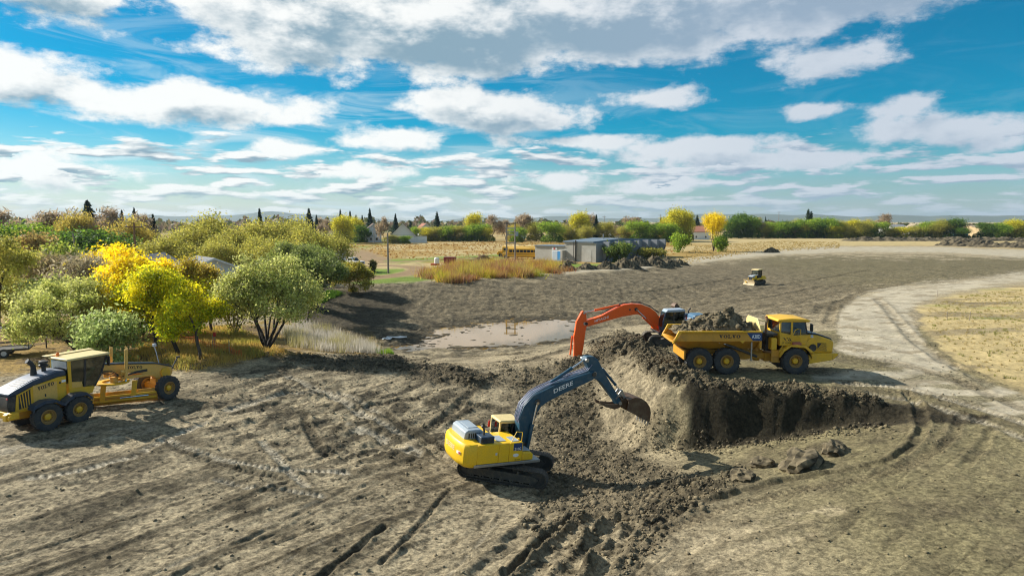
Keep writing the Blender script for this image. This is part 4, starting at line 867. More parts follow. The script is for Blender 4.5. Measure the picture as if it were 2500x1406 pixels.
    for s in (-1, 1): cylinder(t, (S['bc'][0][0], s * .40, S['bc'][0][1]), (S['bc'][1][0], s * .40, S['bc'][1][1]), .085, S['bc'][2], BOOM, 'boom_cylinder', rz)
    a = S['ac']; cylinder(t, (a[0][0], 0, a[0][1]), (a[1][0], 0, a[1][1]), .085, a[2], S['cyl_mat'], 'arm_cylinder', rz)
    a = S['kc']; cylinder(t, (a[0][0], 0, a[0][1]), (a[1][0], 0, a[1][1]), .07, a[2], S['cyl_mat'], 'bucket_cylinder', rz)
    m = MB()
    for s in (-.16, .16):
        for p, q in S['links']: m.box(((p[0] + q[0]) / 2, s, (p[1] + q[1]) / 2), (math.hypot(q[0] - p[0], q[1] - p[1]) + .12, .06, .13), (0, -math.atan2(q[1] - p[1], q[0] - p[0]), 0))
    up(m, 'bucket_link', STEEL if S['kind'] == 'deere' else BLACK, .01)
    for k, y in enumerate(S['hose_y']):
        m = MB(); bent_hose(m, [(x, y + .02 * math.sin(i * 2 + k), z + .05 + .03 * ((i + k) % 3)) for i, (x, z) in enumerate(S['hose'])], .024); up(m, 'hose', S['hose_mat'], ang=60)
    b = bucket(t, S['bkt'][0], S['bkt'][1], S['bkt'][2], S['bkt'][3], rz, RUST, S['bkt'][4])
    if S.get('thumb'):
        for y in (-.22, .22):
            m = MB(); th = S['thumb']; m.prism(th, y - .035, y + .035); up(m, 'thumb_prong', RUST, .01)
    letter(S['word'][0], INKW, bo, *S['word'][1:], bold=.012)
    def remap(o, f):
        if o.type == 'MESH':
            for v in o.data.vertices: f(v.co)
        for ch in o.children: remap(ch, f)
    if 'xmap' in S:
        def fb(co): co.x = float(np.interp(co.x, *S['xmap']))
        def fc(co): co.x = -.45 + (co.x + .45) * S['cabx']; co.z = 1.18 + (co.z - 1.18) * S['cabz']
        for o in t.children:
            n = o.name.split('.')[0]
            if n in ('platform', 'counterweight', 'engine_house', 'side_door', 'step_box', 'tread_plate', 'engine_cover', 'muffler_cover', 'exhaust_pipe', 'handrail', 'filler_cap'): remap(o, fb)
            if n == 'cab': remap(o, fc)
    return t
DEERE = dict(kind='deere', word=('DEERE', (2.12, -.272, 4.12), (1.10, 0, .42), (-.05, 0, .21)), gauge=2.39, L=4.46, body=YELJ, body2=YELJ, cab=CREAM, roof=CREAM, cover=GREY, boom_mat=BLUEB, arm_mat=BLUEB, cyl_mat=BLUEB, hose_mat=paint('hose_sleeve', (.20, .22, .32), .5, .2),
    boom=[(.50, 1.30), (.42, 1.84), (.29, 2.81), (.50, 3.52), (.98, 4.04), (1.56, 4.29), (2.21, 4.57), (4.07, 5.10), (4.46, 5.22), (4.62, 5.06), (4.58, 4.88), (4.40, 4.74), (2.56, 4.01), (1.80, 3.68), (1.45, 3.44), (1.29, 3.16), (1.12, 2.56), (.90, 1.31)],
    pins=[(.68, 1.55, .13), (1.20, 3.72, .15), (4.46, 5.05, .12)], arm=[(3.80, 5.78), (3.98, 5.97), (4.39, 5.97), (4.66, 5.82), (5.19, 5.10), (6.46, 3.57), (6.54, 3.30), (6.30, 3.28), (6.12, 3.52), (5.0, 4.60), (4.34, 4.92), (4.18, 5.30), (3.98, 5.62)],
    arm_pins=[(3.95, 5.79, .10), (4.50, 5.05, .14), (6.43, 3.40, .10)], bc=((.82, 1.30), (1.12, 3.70), .55), ac=((2.02, 4.60), (3.95, 5.79), .62), kc=((5.17, 5.24), (6.48, 4.05), .74), links=[((6.48, 4.05), (6.18, 3.68)), ((6.48, 4.05), (6.75, 3.62))],
    hose=[(.60, 1.9), (.24, 2.80), (.42, 3.54), (.92, 4.08), (1.52, 4.34), (2.2, 4.63), (3.1, 4.90), (4.07, 5.16), (4.3, 5.45)], hose_y=(-.22, -.13, -.03, .08, .18),
    bkt=((6.44, 3.38), [(6.72, 3.66), (7.10, 3.79), (7.57, 3.71), (7.92, 3.52), (8.20, 3.22), (8.34, 2.86), (8.33, 2.36)], (6.72, 3.08), 1.10, (-.2, -1)), thumb=[(6.42, 3.36), (5.95, 3.36), (5.42, 3.42), (5.04, 3.58), (5.14, 3.38), (5.55, 3.22), (6.1, 3.08), (6.42, 3.16)],
    xmap=([-2.9, -2.2, -.77, -.09, .92, 1.46, 1.5], [-3.15, -2.4, -1.275, -.715, 0.0, .64, 1.05]), cabx=.82, cabz=.78)
HIT = dict(kind='hitachi', word=('HITACHI', (6.62, .272, 1.96), (-1.12, 0, .33), (.0, 0, .20)), gauge=2.39, L=4.6, body=ORANGE, body2=ORANGE, cab=NAVY, roof=paint('pale_cab_roof', (.35, .42, .5), .4, .3), cover=paint('blue_cover', (.06, .16, .27), .4, .3), boom_mat=ORANGE, arm_mat=ORANGE, cyl_mat=ORANGE, hose_mat=BLACK,
    boom=[(1.02, 1.62), (1.0, 1.95), (1.62, 2.77), (2.04, 3.07), (2.8, 3.36), (3.5, 3.42), (4.25, 3.34), (4.82, 3.10), (5.97, 2.51), (7.10, 2.16), (7.36, 2.06), (7.46, 1.86), (7.38, 1.70), (7.11, 1.64), (5.39, 2.12), (4.24, 2.41), (3.08, 2.57), (2.55, 2.33), (1.55, 1.52)],
    pins=[(1.22, 1.72, .12), (3.23, 2.97, .14), (3.75, 2.95, .07), (7.3, 1.86, .12)], arm=[(7.55, 2.88), (7.30, 2.74), (7.22, 1.70), (7.34, 1.2), (7.49, -.05), (7.62, -.74), (7.86, -1.45), (8.12, -1.45), (8.26, -.9), (8.24, .3), (8.30, .76), (8.22, 1.1), (8.09, 2.01), (7.68, 2.78)],
    arm_pins=[(7.46, 2.72, .09), (7.40, 1.86, .13), (8.0, -1.38, .09)], bc=((1.45, 1.30), (3.20, 2.95), .56), ac=((4.55, 3.30), (7.44, 2.74), .70), kc=((8.40, .80), (8.58, -1.20), .74), links=[((8.58, -1.20), (8.1, -1.0)), ((8.58, -1.20), (8.2, -1.75))],
    hose=[(1.3, 2.6), (2.04, 3.12), (2.8, 3.40), (3.5, 3.46), (4.25, 3.38), (4.9, 3.14), (5.97, 2.55)], hose_y=(-.12, .02, .14),
    bkt=((8.0, -1.4), [(8.35, -1.75), (8.05, -2.05), (7.55, -2.15), (7.0, -2.0), (6.6, -1.65), (6.42, -1.25)], (7.72, -1.5), 1.15, (-.2, 1)))
HIT['bkt'] = ((8.0, -1.4), [(8.12, -1.72), (7.75, -2.0), (7.30, -2.02), (6.85, -1.78), (6.62, -1.42), (6.62, -1.02)], (7.72, -1.45), 1.15, (.25, 1))
# ------------------------------------------------------------------ motor grader
def motor_grader(loc, rot):
    t = thing('motor_grader', 'yellow and navy motor grader with angled blade parked before the trees', 'motor grader', loc, rot)
    PALE = paint('pale_grader_yellow', (.78, .46, .10), .45, .15)
    w0 = make_wheel(t, (.20, -1.0, .69), -1, .69, .42, .36, lug=22)
    for x, y in ((1.72, -1.0), (.20, 1.0), (1.72, 1.0), (6.80, -1.0), (6.80, 1.0)): copy_wheel(w0, (x, y, .69), -1 if y < 0 else 1)
    for s in (-1, 1):
        m = MB(); m.prism([(.0, .55), (.1, .85), (1.8, .85), (1.92, .55), (1.7, .42), (.2, .42)], s * .62, s * .78); m.build('tandem_case', YELD, t, .03)
        fe = [(-.50, 1.20), (-.42, 1.38), (.05, 1.54), (.55, 1.50), (.88, 1.26), (.98, 1.22), (1.12, 1.36), (1.50, 1.56), (2.05, 1.52), (2.34, 1.22)]
        m = MB(); m.loft([[(x, s * .72, z), (x, s * 1.26, z), (x, s * 1.26, z - .05), (x, s * .72, z - .05)] for x, z in fe]); m.loft([[(x, s * 1.20, z - .02), (x, s * 1.26, z - .02), (x, s * 1.26, z - .16), (x, s * 1.20, z - .16)] for x, z in fe]); m.build('fender', NAVY, t, .012)
    m = MB(); m.b2(-.9, 2.9, -.45, .45, .72, 1.15); m.cyl((.96, -.7, .66), (.96, .7, .66), .22, n=16); m.build('rear_frame', YELD, t, .03)
    # engine hood
    side = [(-1.02, 1.18), (1.40, 1.32), (1.40, 2.46), (.97, 2.46), (-.14, 2.26), (-.92, 1.98)]
    m = MB(); m.prism(side, -.70, .70); hood = m.build('engine_hood', YEL, t, .03)
    m = MB(); m.prism([(-1.28, 1.95), (-.92, 1.985), (-.14, 2.265), (.97, 2.465), (1.40, 2.465), (1.40, 2.72), (1.0, 2.76), (-.14, 2.52), (-.95, 2.22), (-1.30, 2.06)], -.72, .72); top = m.build('hood_top', NAVY, t, .05)
    m = MB(); m.loft([[(x, -.56, z), (x, .56, z), (x, .56, z + .02), (x, -.56, z + .02)] for x, z in ((-.9, 2.23), (-.14, 2.525), (1.0, 2.765), (1.38, 2.725))]); m.build('hood_panel', paint('faded_navy', (.15, .17, .22), .5, .3), top)
    for k in range(4): a = -.75 + .15 * k; z = 2.30 + .15 * k * .38 + .02; m = MB(); m.quad((a, -.42, z), (a, .30, z), (a + .07, .30, z + .027), (a + .07, -.42, z + .027), .012); m.build('louvre', BLACK, top)
    m = MB(); m.prism([(-1.02, 1.2), (-.92, 1.98), (-1.28, 1.95), (-1.36, 1.5), (-1.30, 1.2)], -.70, .70); m.build('radiator_housing', BLACK, t, .03)
    for s in (-1, 1): m = MB(); m.b2(-1.32, -1.26, s * .55, s * .68, 1.82, 1.9); m.build('tail_light', RED, t, .01)
    gr = MB(); gr.prism([(-.86, 1.26), (-.30, 1.32), (-.28, 2.14), (-.42, 2.10), (-.84, 1.92)], -.702, -.708); gr = gr.build('side_grille', BLACK, hood)
    for k in range(5): a = -.74 + .11 * k; m = MB(); m.prism([(a, 1.27), (a + .035, 1.275), (a - .03 + .05 * k * .3, 2.0 + .03 * k), (a - .07 + .05 * k * .3, 1.98 + .03 * k)], -.708, -.720); m.build('slat', YEL, gr)
    m = MB(); m.b2(-.18, .93, -.702, -.712, 1.40, 2.28); pn = m.build('side_panel', PALE, hood, .01)
    m = MB(); m.b2(.33, .39, -.712, -.722, 1.62, 1.76); m.build('latch', BLACK, pn)
    letter('VOLVO', INKD, pn, (.02, -.714, 1.98), (.78, 0, .14), (0, 0, .19))
    m = MB(); m.b2(1.0, 1.36, -.702, -.71, 1.45, 2.4); pn2 = m.build('side_panel', YEL, hood, .01)
    m = MB(); m.b2(1.16, 1.36, -.71, -.716, 2.16, 2.28); m.build('decal', INKW, pn2); m = MB(); m.b2(1.03, 1.12, -.71, -.716, 2.12, 2.22); m.build('decal', INKD, pn2)
    m = MB(); m.b2(-1.42, -1.02, -1.05, 1.05, .92, 1.22); m.prism([(-1.55, .85), (-1.3, .85), (-1.3, 1.25), (-1.55, 1.15)], -.9, -.6); m.prism([(-1.55, .85), (-1.3, .85), (-1.3, 1.25), (-1.55, 1.15)], .6, .9); m.cyl((-1.5, -1.0, 1.0), (-1.2, -1.0, 1.0), .1, n=12); m.build('rear_bumper', YEL, t, .03)
    m = MB(); m.b2(-1.0, 2.2, -.66, -.44, 1.10, 1.35); m.b2(-1.0, 2.2, .44, .66, 1.10, 1.35); m.build('side_sill', YEL, t, .03)
    m = MB(); m.tube([(.32, .12, 2.55), (.32, .12, 3.05), (.22, .12, 3.25), (.05, .12, 3.38)], [.16, .11, .11, .12], 14); m.build('exhaust_stack', BLACK, t, ang=50)
    m = MB(); m.lathe([(.001, 2.6), (.10, 2.6), (.10, 2.95), (.20, 2.97), (.22, 3.06), (.14, 3.09), (.14, 3.13), (.20, 3.15), (.20, 3.24), (.10, 3.28), (.001, 3.28)], (.80, .12, 0), 'z', 18); m.build('air_precleaner', BLACK, t, ang=45)
    # cab
    m = MB(); m.prism([(1.48, 1.30), (2.65, 1.30), (2.78, 1.62), (2.15, 1.75), (2.15, 2.02), (1.48, 2.02)], -.76, .76); cab = m.build('cab', YEL, t, .02)
    m = MB(); m.prism([(1.58, 1.78), (2.13, 1.74), (2.13, 2.0), (1.58, 2.10)], -.765, -.77); m.build('cab_panel', PALE, cab)
    for s in (-1, 1):
        m = MB(); m.prism([(1.48, 1.30), (1.62, 1.30), (1.62, 3.18), (1.48, 3.18)], s * .70, s * .78); m.build('pillar', YEL, cab, .01)
        m = MB(); m.prism([(2.20, 1.70), (2.30, 1.70), (2.42, 3.16), (2.32, 3.16)], s * .70, s * .775); m.build('pillar', BLACK, cab)
        m = MB(); m.prism([(2.75, 1.64), (2.83, 1.64), (3.18, 2.20), (3.56, 3.16), (3.46, 3.16), (3.10, 2.22)], s * .68, s * .77); m.build('windscreen_pillar', BLACK, cab)
        m = MB(); m.prism([(1.62, 2.08), (2.22, 2.0), (2.32, 3.16), (1.62, 3.16)], s * .74, s * .75); m.build('window', GLASS, cab)
        m = MB(); m.prism([(2.28, 1.72), (2.76, 1.68), (3.10, 2.22), (3.46, 3.16), (2.40, 3.16)], s * .74, s * .75); m.build('window', GLASS, cab)
    m = MB(); m.quad((3.15, -.70, 2.22), (3.15, .70, 2.22), (3.52, .70, 3.16), (3.52, -.70, 3.16), .012); m.quad((2.80, -.70, 1.65), (2.80, .70, 1.65), (3.14, .70, 2.2), (3.14, -.70, 2.2), .012); m.build('windscreen', GLASS, cab)
    m = MB(); m.b2(1.475, 1.49, -.66, .66, 2.1, 3.14); m.build('rear_window', GLASSB, cab)
    m = MB(); m.b2(1.42, 3.66, -.84, .84, 3.17, 3.29); m.build('roof', CREAM, cab, .05)
    m = MB(); m.b2(1.30, 3.72, .70, 1.15, 3.30, 3.34); m.build('roof_rail', CREAM, cab, .01)
    m = MB(); m.lathe([(.001, 3.28), (.075, 3.28), (.07, 3.45), (.04, 3.48), (.001, 3.48)], (1.75, .55, 0), 'z', 12); m.build('beacon', BEACON, cab, ang=50)
    m = MB(); m.b2(1.8, 2.2, -.25, .25, 1.7, 2.05); m.box((1.82, 0, 2.4), (.14, .5, .7), (0, -.12, 0)); m.build('seat', SEAT, cab, .05)
    m = MB(); m.b2(2.6, 2.75, -.1, .1, 1.7, 2.3); m.lathe([(.17, -.015), (.2, -.015), (.2, .015), (.17, .015)], (2.6, 0, 2.36), 'z', 16); m.build('steering_wheel', BLACK, cab)
    m = MB(); m.box((3.55, -.80, 2.85), (.06, .22, .5)); m.build('mirror', BLACK, cab, .01)
    # main frame (arched) with navy cap
    m = MB(); m.prism([(2.7, 1.30), (3.0, 1.30), (3.62, 2.10), (4.70, 1.90), (5.45, 1.74), (6.2, 1.50), (6.9, 1.06), (7.60, 1.0), (7.76, 1.38), (7.70, 1.66), (6.72, 2.02), (4.76, 2.36), (3.62, 2.54), (3.2, 2.45), (2.7, 1.8)], -.20, .20); mf = m.build('main_frame', PALE, t, .03)
    m = MB(); m.prism([(3.4, 2.52), (3.62, 2.545), (4.76, 2.365), (6.72, 2.025), (7.70, 1.665), (7.72, 1.72), (6.74, 2.09), (4.77, 2.44), (3.62, 2.62), (3.4, 2.6)], -.24, .24); m.build('frame_cap', NAVY, mf, .015)
    letter('VOLVO', INKD, mf, (4.95, -.20, 2.06), (.92, 0, -.16), (0, 0, .17))
    m = MB(); m.b2(5.5, 6.15, -.205, -.215, 1.70, 1.84); m.build('slot', BLACK, mf)
    m = MB(); m.cyl((7.25, -.30, 1.42), (7.25, .30, 1.42), .30, n=20); m.build('nose_boss', YEL, mf, .02)
    m = MB(); m.b2(6.62, 6.98, -.82, .82, .55, .86); m.prism([(6.6, .8), (7.0, .8), (7.2, 1.2), (6.6, 1.2)], -.25, .25); m.build('front_axle', YELD, t, .03)
    m = MB(); m.tube([(7.20, .22, 1.9), (7.12, .30, 2.55), (7.05, .34, 2.92)], .028, 6); m.box((7.05, .34, 3.02), (.16, .16, .18)); m.build('work_light', SILV, t, .03)
    m = MB(); m.tube([(7.62, -.15, 1.36), (7.95, -.15, 1.85), (8.15, -.15, 2.14)], .04, 6); m.box((8.2, -.15, 2.16), (.2, .12, .08)); m.build('front_light_bar', BLACK, t)
    # saddle, lift cylinders, drawbar, circle, blade
    m = MB(); m.prism([(-.75, 2.05), (-.55, 1.8), (-.22, 1.75), (.22, 1.75), (.55, 1.8), (.75, 2.05), (.62, 2.14), (.22, 2.02), (-.22, 2.02), (-.62, 2.14)], 4.30, 4.68, 'x'); m.build('saddle', PALE, t, .02)
    for s in (-1, 1):
        m = MB(); m.cyl((4.55, s * .68, 1.62), (4.67, s * .66, 3.25), .085, n=14); c = m.build('lift_cylinder', PALE, t, .01); k = MB(); k.cyl((4.55, s * .68, 1.62), (4.5, s * .70, 1.38), .05, n=10); k.build('rod', CHROME, c)
    m = MB(); m.box((5.55, -.28, 1.55), (2.2, .16, .16), (0, .10, .12)); m.box((5.55, .28, 1.55), (2.2, .16, .16), (0, .10, -.12)); m.cyl((6.55, -.15, 1.42), (6.85, .0, 1.36), .09); m.build('drawbar', PALE, t, .02)
    m = MB(); m.lathe([(.52, 1.40), (.80, 1.40), (.80, 1.50), (.52, 1.50)], (4.25, 0, 0), 'z', 36); m.build('circle', YEL, t, .008)
    m = MB(); m.cyl((4.25, -.1, 1.45), (4.25, -.1, 1.75), .2, n=14); m.cyl((4.0, .2, 1.75), (4.0, .2, 2.05), .13, n=12); m.build('circle_drive', PALE, t)
    ang = math.atan2(-2.2, 3.1)                       # blade runs from rear left to front right
    M = Matrix.Translation((4.62, .22, 0)) @ Matrix.Rotation(ang, 4, 'Z')
    prof = [(.16, .08), (.02, .22), (-.05, .42), (-.02, .62), (.12, .80)]
    m = MB(); rings = []
    for x in (-1.95, 1.95): rings.append([tuple(M @ Vector((x, y, z))) for y, z in prof] + [tuple(M @ Vector((x, y - .05, z))) for y, z in reversed(prof)])
    m.loft(rings); bl = m.build('blade', YELD, t, ang=50)
    for z in (.36, .60):
        m = MB(); m.loft([[tuple(M @ Vector((x, y, z + dz))) for y, dz in ((-.16, -.05), (-.08, -.05), (-.08, .05), (-.16, .05))] for x in (-1.9, 1.9)]); m.build('blade_rail', YEL, bl)
    m = MB(); m.cyl(tuple(M @ Vector((.1, -.2, .48))), tuple(M @ Vector((1.5, -.2, .48))), .04, n=10); m.build('side_shift_rod', CHROME, bl)
    for x in (-.75, .75):
        m = MB(); p = [M @ Vector((x + dx, -.18, z)) for dx, z in ((-.15, .3), (.1, .3), (.25, 1.38), (-.02, 1.38))]; q = [M @ Vector((x + dx, -.10, z)) for dx, z in ((-.15, .3), (.1, .3), (.25, 1.38), (-.02, 1.38))]
        m.add([tuple(a) for a in p + q], [(0, 1, 2, 3), (7, 6, 5, 4), (0, 4, 5, 1), (1, 5, 6, 2), (2, 6, 7, 3), (3, 7, 4, 0)]); m.build('blade_arm', YEL, t, .01)
    for k in range(4): m = MB(); m.tube([(3.3, -.3 + .1 * k, 2.2), (3.9, -.45, 1.9 + .1 * k), (4.5, -.4, 1.75), (5.4, -.3, 1.75 + .03 * k), (6.1, -.25, 1.8)], .022, 5); m.build('hose', BLACK, t, ang=60)
    return t
# ------------------------------------------------------------------ bulldozer
def bulldozer(loc, rot):
    t = thing('bulldozer', 'small yellow bulldozer with wide straight blade grading the basin floor', 'bulldozer', loc, rot)
    for s in (-1, 1): crawler(t, s * .85, 2.7, .85, .5, .20, roll=5)
    m = MB(); m.b2(-1.2, 1.2, -.5, .5, .4, .95); m.build('main_frame', DARK, t, .03)
    m = MB(); m.prism([(.35, .9), (1.55, .9), (1.55, 1.45), (1.35, 1.62), (.35, 1.72)], -.48, .48); h = m.build('hood', YELJ, t, .05)
    m = MB(); m.b2(1.0, 1.56, -.5, .5, 1.3, 1.66); m.b2(.35, 1.2, -.49, .49, 1.62, 1.74); m.build('hood_top', GREY, t, .06)
    m = MB(); m.b2(1.55, 1.60, -.42, .42, .95, 1.5); m.build('radiator_grille', BLACK, t)
    m = MB(); m.b2(-1.55, -.55, -.85, .85, .95, 1.55); m.build('fuel_tank', YELJ, t, .05)
    for s in (-1, 1): m = MB(); m.prism([(-1.5, .95), (.9, .95), (.5, 1.2), (-1.5, 1.25)], s * .6, s * 1.08); m.build('fender', YELJ, t, .03)
    m = MB(); m.b2(-.75, .35, -.68, .68, 1.2, 1.75); cab = m.build('cab', BLACK, t, .02)
    for x in (-.72, -.2, .32):
        for s in (-1, 1): m = MB(); m.b2(x - .04, x + .04, s * .62, s * .70, 1.75, 2.66); m.build('pillar', BLACK, cab)
    for s in (-1, 1):
        for x0, x1 in ((-.68, -.24), (-.16, .28)): m = MB(); m.b2(x0, x1, s * .65, s * .665, 1.75, 2.64); m.build('window', GLASS, cab)
    m = MB(); m.b2(.31, .325, -.62, .62, 1.75, 2.64); m.build('windscreen', GLASSB, cab); m = MB(); m.b2(-.735, -.72, -.62, .62, 1.75, 2.64); m.build('rear_window', GLASSB, cab)
    m = MB(); m.prism([(-.95, 2.64), (.48, 2.64), (.50, 2.72), (.2, 2.80), (-.8, 2.80), (-.98, 2.72)], -.80, .80); m.build('roof', CREAM, cab, .04)
    m = MB(); m.b2(-.4, 0, -.25, .25, 1.6, 1.95); m.box((-.42, 0, 2.2), (.12, .45, .6)); m.build('seat', SEAT, cab, .04)
    m = MB(); m.cyl((1.0, -.25, 1.7), (1.0, -.25, 2.1), .05, n=10); m.build('exhaust_pipe', DARK, t)
    prof = [(2.22, .02), (2.06, .22), (2.0, .5), (2.05, .8), (2.2, 1.05)]
    m = MB(); m.loft([[(x, y, z) for x, z in prof] + [(x - .06, y, z) for x, z in reversed(prof)] for y in (-1.55, 1.55)]); bl = m.build('blade', paint('dusty_blade', (.42, .32, .17), .55, .5, (.42, .33, .2)), t, ang=50)
    bl.location = (2.1, 0, 0); bl.rotation_euler = (0, 0, R(-14)); 
    for v in bl.data.vertices: v.co.x -= 2.1
    for s in (-1, 1): m = MB(); m.box((1.1, s * 1.2 * .55, .5), (2.0, .16, .2)); m.build('push_arm', YELJ, t, .02)
    for s in (-1, 1): cylinder(t, (1.3, s * .55, 1.3), (2.0, s * .45, .75), .05, .6, YELJ, 'lift_cylinder')
    m = MB(); m.prism([(-1.55, .6), (-1.95, .5), (-2.15, .15), (-2.0, .6), (-1.6, .9)], -.2, .2); m.build('ripper', YELD, t, .02)
    return t
DUMP_POS = (17.43, 42.72); dump_z = gz(17.4, 41.6)
def seat(x, y, ax, ay, span=1.6):
    "height and slope of the ground under a machine facing (ax, ay)"
    xs = np.linspace(-span, span, 5); zf = [gz(x + ax * s, y + ay * s) for s in xs]; zl = [gz(x - ay * s, y + ax * s) for s in xs * .7]
    pitch = math.atan(np.polyfit(xs, zf, 1)[0]); roll = math.atan(np.polyfit(xs * .7, zl, 1)[0])
    return float(np.mean(zf + zl)), pitch, roll
truck = dump_truck((17.43, 42.72, .43), (0, 0, R(0.6)))
th = R(-10)
deere = excavator('excavator', 'yellow excavator with dark blue boom and raised bucket standing in the pit', (-.30, 33.1, -2.75), (0, R(6), th), R(28) - th, DEERE)
hit = excavator('excavator', 'bright orange boomed excavator with navy cab behind the loaded dump truck', (13.2, 55.3, -.25), (0, 0, R(182)), R(4), HIT)
gh = R(63); p0 = Vector((-22.79, 32.55, 0)); gl = Vector((-math.sin(gh), math.cos(gh), 0))
grader = motor_grader(tuple(p0 + gl * 1.22 + Vector((0, 0, -.45))), (0, 0, gh))
dz = gpx(1846, 694); dozer = bulldozer((dz[0], dz[1], dz[2]), (0, R(1.5), R(180 + 32)))
# ------------------------------------------------------------------ loose soil
ICO = None
def ico():
    global ICO
    if ICO is None:
        bm = bmesh.new(); bmesh.ops.create_icosphere(bm, subdivisions=1, radius=1.0); bm.verts.ensure_lookup_table()
        ICO = (np.array([v.co[:] for v in bm.verts]), np.array([[v.index for v in f.verts] for f in bm.faces])); bm.free()
    return ICO
def lumps(P, size, rng, flat=.75, colr=None):
    "array of angular lumps as one mesh: verts, faces, colours"
    V0, F0 = ico(); n = len(P); k = len(V0)
    if n == 0: return np.zeros((0, 3)), np.zeros((0, 3), int), np.zeros((0, 3))
    d = rng.uniform(.5, 1.35, (n, k, 1)); s = size[:, None, None] * np.stack([rng.uniform(.8, 1.3, n), rng.uniform(.7, 1.1, n), rng.uniform(.55, .95, n) * flat / .75], -1)[:, None, :]
    a = rng.uniform(0, 6.28, n); ca, sa = np.cos(a)[:, None], np.sin(a)[:, None]; L = V0[None] * d * s
    X = L[..., 0] * ca - L[..., 1] * sa; Y = L[..., 0] * sa + L[..., 1] * ca
    V = np.stack([X, Y, L[..., 2]], -1) + P[:, None, :]
    Fc = (F0[None] + (np.arange(n) * k)[:, None, None]).reshape(-1, 3)
    C_ = np.repeat(colr[:, None, :] * rng.uniform(.8, 1.2, (n, 1, 1)), k, 1) if colr is not None else None
    return V.reshape(-1, 3), Fc, None if C_ is None else C_.reshape(-1, 3)
CLOD = vcol_mat('clod_soil', .95, 5.0, .35, .6, .03)
def sample_mask(mask, n, rng):
    w = mask * (half[:, None] * np.gradient(ys)[:, None]); w = np.where(GY < 110, w, 0).ravel(); c = np.cumsum(w); 
    i = np.searchsorted(c, rng.uniform(0, c[-1], n)); i = np.clip(i, 0, len(w) - 1)
    x = GX.ravel()[i] + rng.normal(0, .06, n); y = GY.ravel()[i] + rng.normal(0, .06, n)
    return x, y, i
rng = np.random.default_rng(11)
rutband = zone([(1180, 1440), (1340, 1260), (1560, 1240), (1640, 1300), (1560, 1440)], 20, 25) * sst(-.05, .25, fbm(su * .2, sv, 1.0, 3, ox=47))
mask = pit * .6 + crest * .55 + berm * .8 + edge_clod * 1.5 + spoil * .6 + talus * .8 + rutband * .9 + churn * .05 * sst(.1, .4, cw)
mask = mask * (1 - leftface * .85 * (1 - berm)) * (1 - .92 * trackm)
x, y, ii = sample_mask(mask, 18500, rng); sz = np.clip(rng.lognormal(-3.0, .50, len(x)), .028, .24)
x2, y2, i2 = sample_mask(np.ones_like(GX) * sst(62, 50, GY) * .5 + churn + rough * .3, 3800, rng); sz2 = np.clip(rng.lognormal(-3.1, .4, len(x2)), .025, .12)
x = np.r_[x, x2]; y = np.r_[y, y2]; ii = np.r_[ii, i2]; sz = np.r_[sz, sz2]
cc_ = CC[ii] * .45 + MID * rng.uniform(.22, 1.15, (len(x), 1)) * .55
V, Fc, cv = lumps(np.stack([x, y, ground_z(x, y) + sz * .18], -1), sz, rng, colr=cc_)
o = bpy.data.objects.new('soil_clods', fast_mesh('soil_clods', V, Fc, CLOD, cv)); link(o); tag(o, 'loose dark soil clods scattered over the pit and bank', 'soil', kind='stuff')
def heap_mesh(name, fn, x0, x1, y0, y1, nx, ny, mat, colf):
    X, Y = np.meshgrid(np.linspace(x0, x1, nx), np.linspace(y0, y1, ny)); Zh = fn(X, Y); i = np.arange(nx * ny).reshape(ny, nx)
    q = np.stack([i[:-1, :-1], i[:-1, 1:], i[1:, 1:], i[1:, :-1]], -1).reshape(-1, 4)
    return fast_mesh(name, np.stack([X, Y, Zh], -1).reshape(-1, 3), q, mat, colf(X, Y, Zh).reshape(-1, 3), smooth=True)
def soil_col(X, Y, Zh): return lerp(np.broadcast_to(MID * .85, X.shape + (3,)), MOIST, sst(-.2, .35, fbm(X, Y, .7, 3, ox=5)))
# heap in the dump body
def load_h(X, Y):
    a = np.interp(X, [-7.3, -6.9, -5.9, -5.2, -4.6, -4.1, -3.6, -3.0, -2.5, -2.25], [.0, .15, .45, .95, 1.12, 1.05, 1.22, .75, .25, .1])
    b = 1 - np.abs(Y / 1.40) ** 2.2
    return 2.42 + a * b + (.16 * billow(X, Y, .55, 3, .6, ox=8) + .25 * fbm(X, Y, 1.1, 3)) * np.clip(b * 1.5, 0, 1) * np.clip(a * 3 + .2, 0, 1)
ld = thing('soil_load', 'heap of dark clumpy soil filling the dump truck body', 'soil', truck.location, truck.rotation_euler)
o = bpy.data.objects.new('heap', heap_mesh('heap', load_h, -7.30, -2.26, -1.40, 1.40, 110, 64, CLOD, soil_col)); link(o, ld)
px_ = rng.uniform(-7.0, -2.5, 420); py_ = rng.uniform(-1.3, 1.3, 420); s_ = np.clip(rng.lognormal(-2.4, .5, 420), .05, .26)
V, Fc, cv = lumps(np.stack([px_, py_, load_h(px_, py_) + s_ * .1], -1), s_, rng, colr=np.repeat(MID[None] * .75, 420, 0)); o = bpy.data.objects.new('clods', fast_mesh('clods', V, Fc, CLOD, cv)); link(o, ld); o['kind'] = 'stuff'
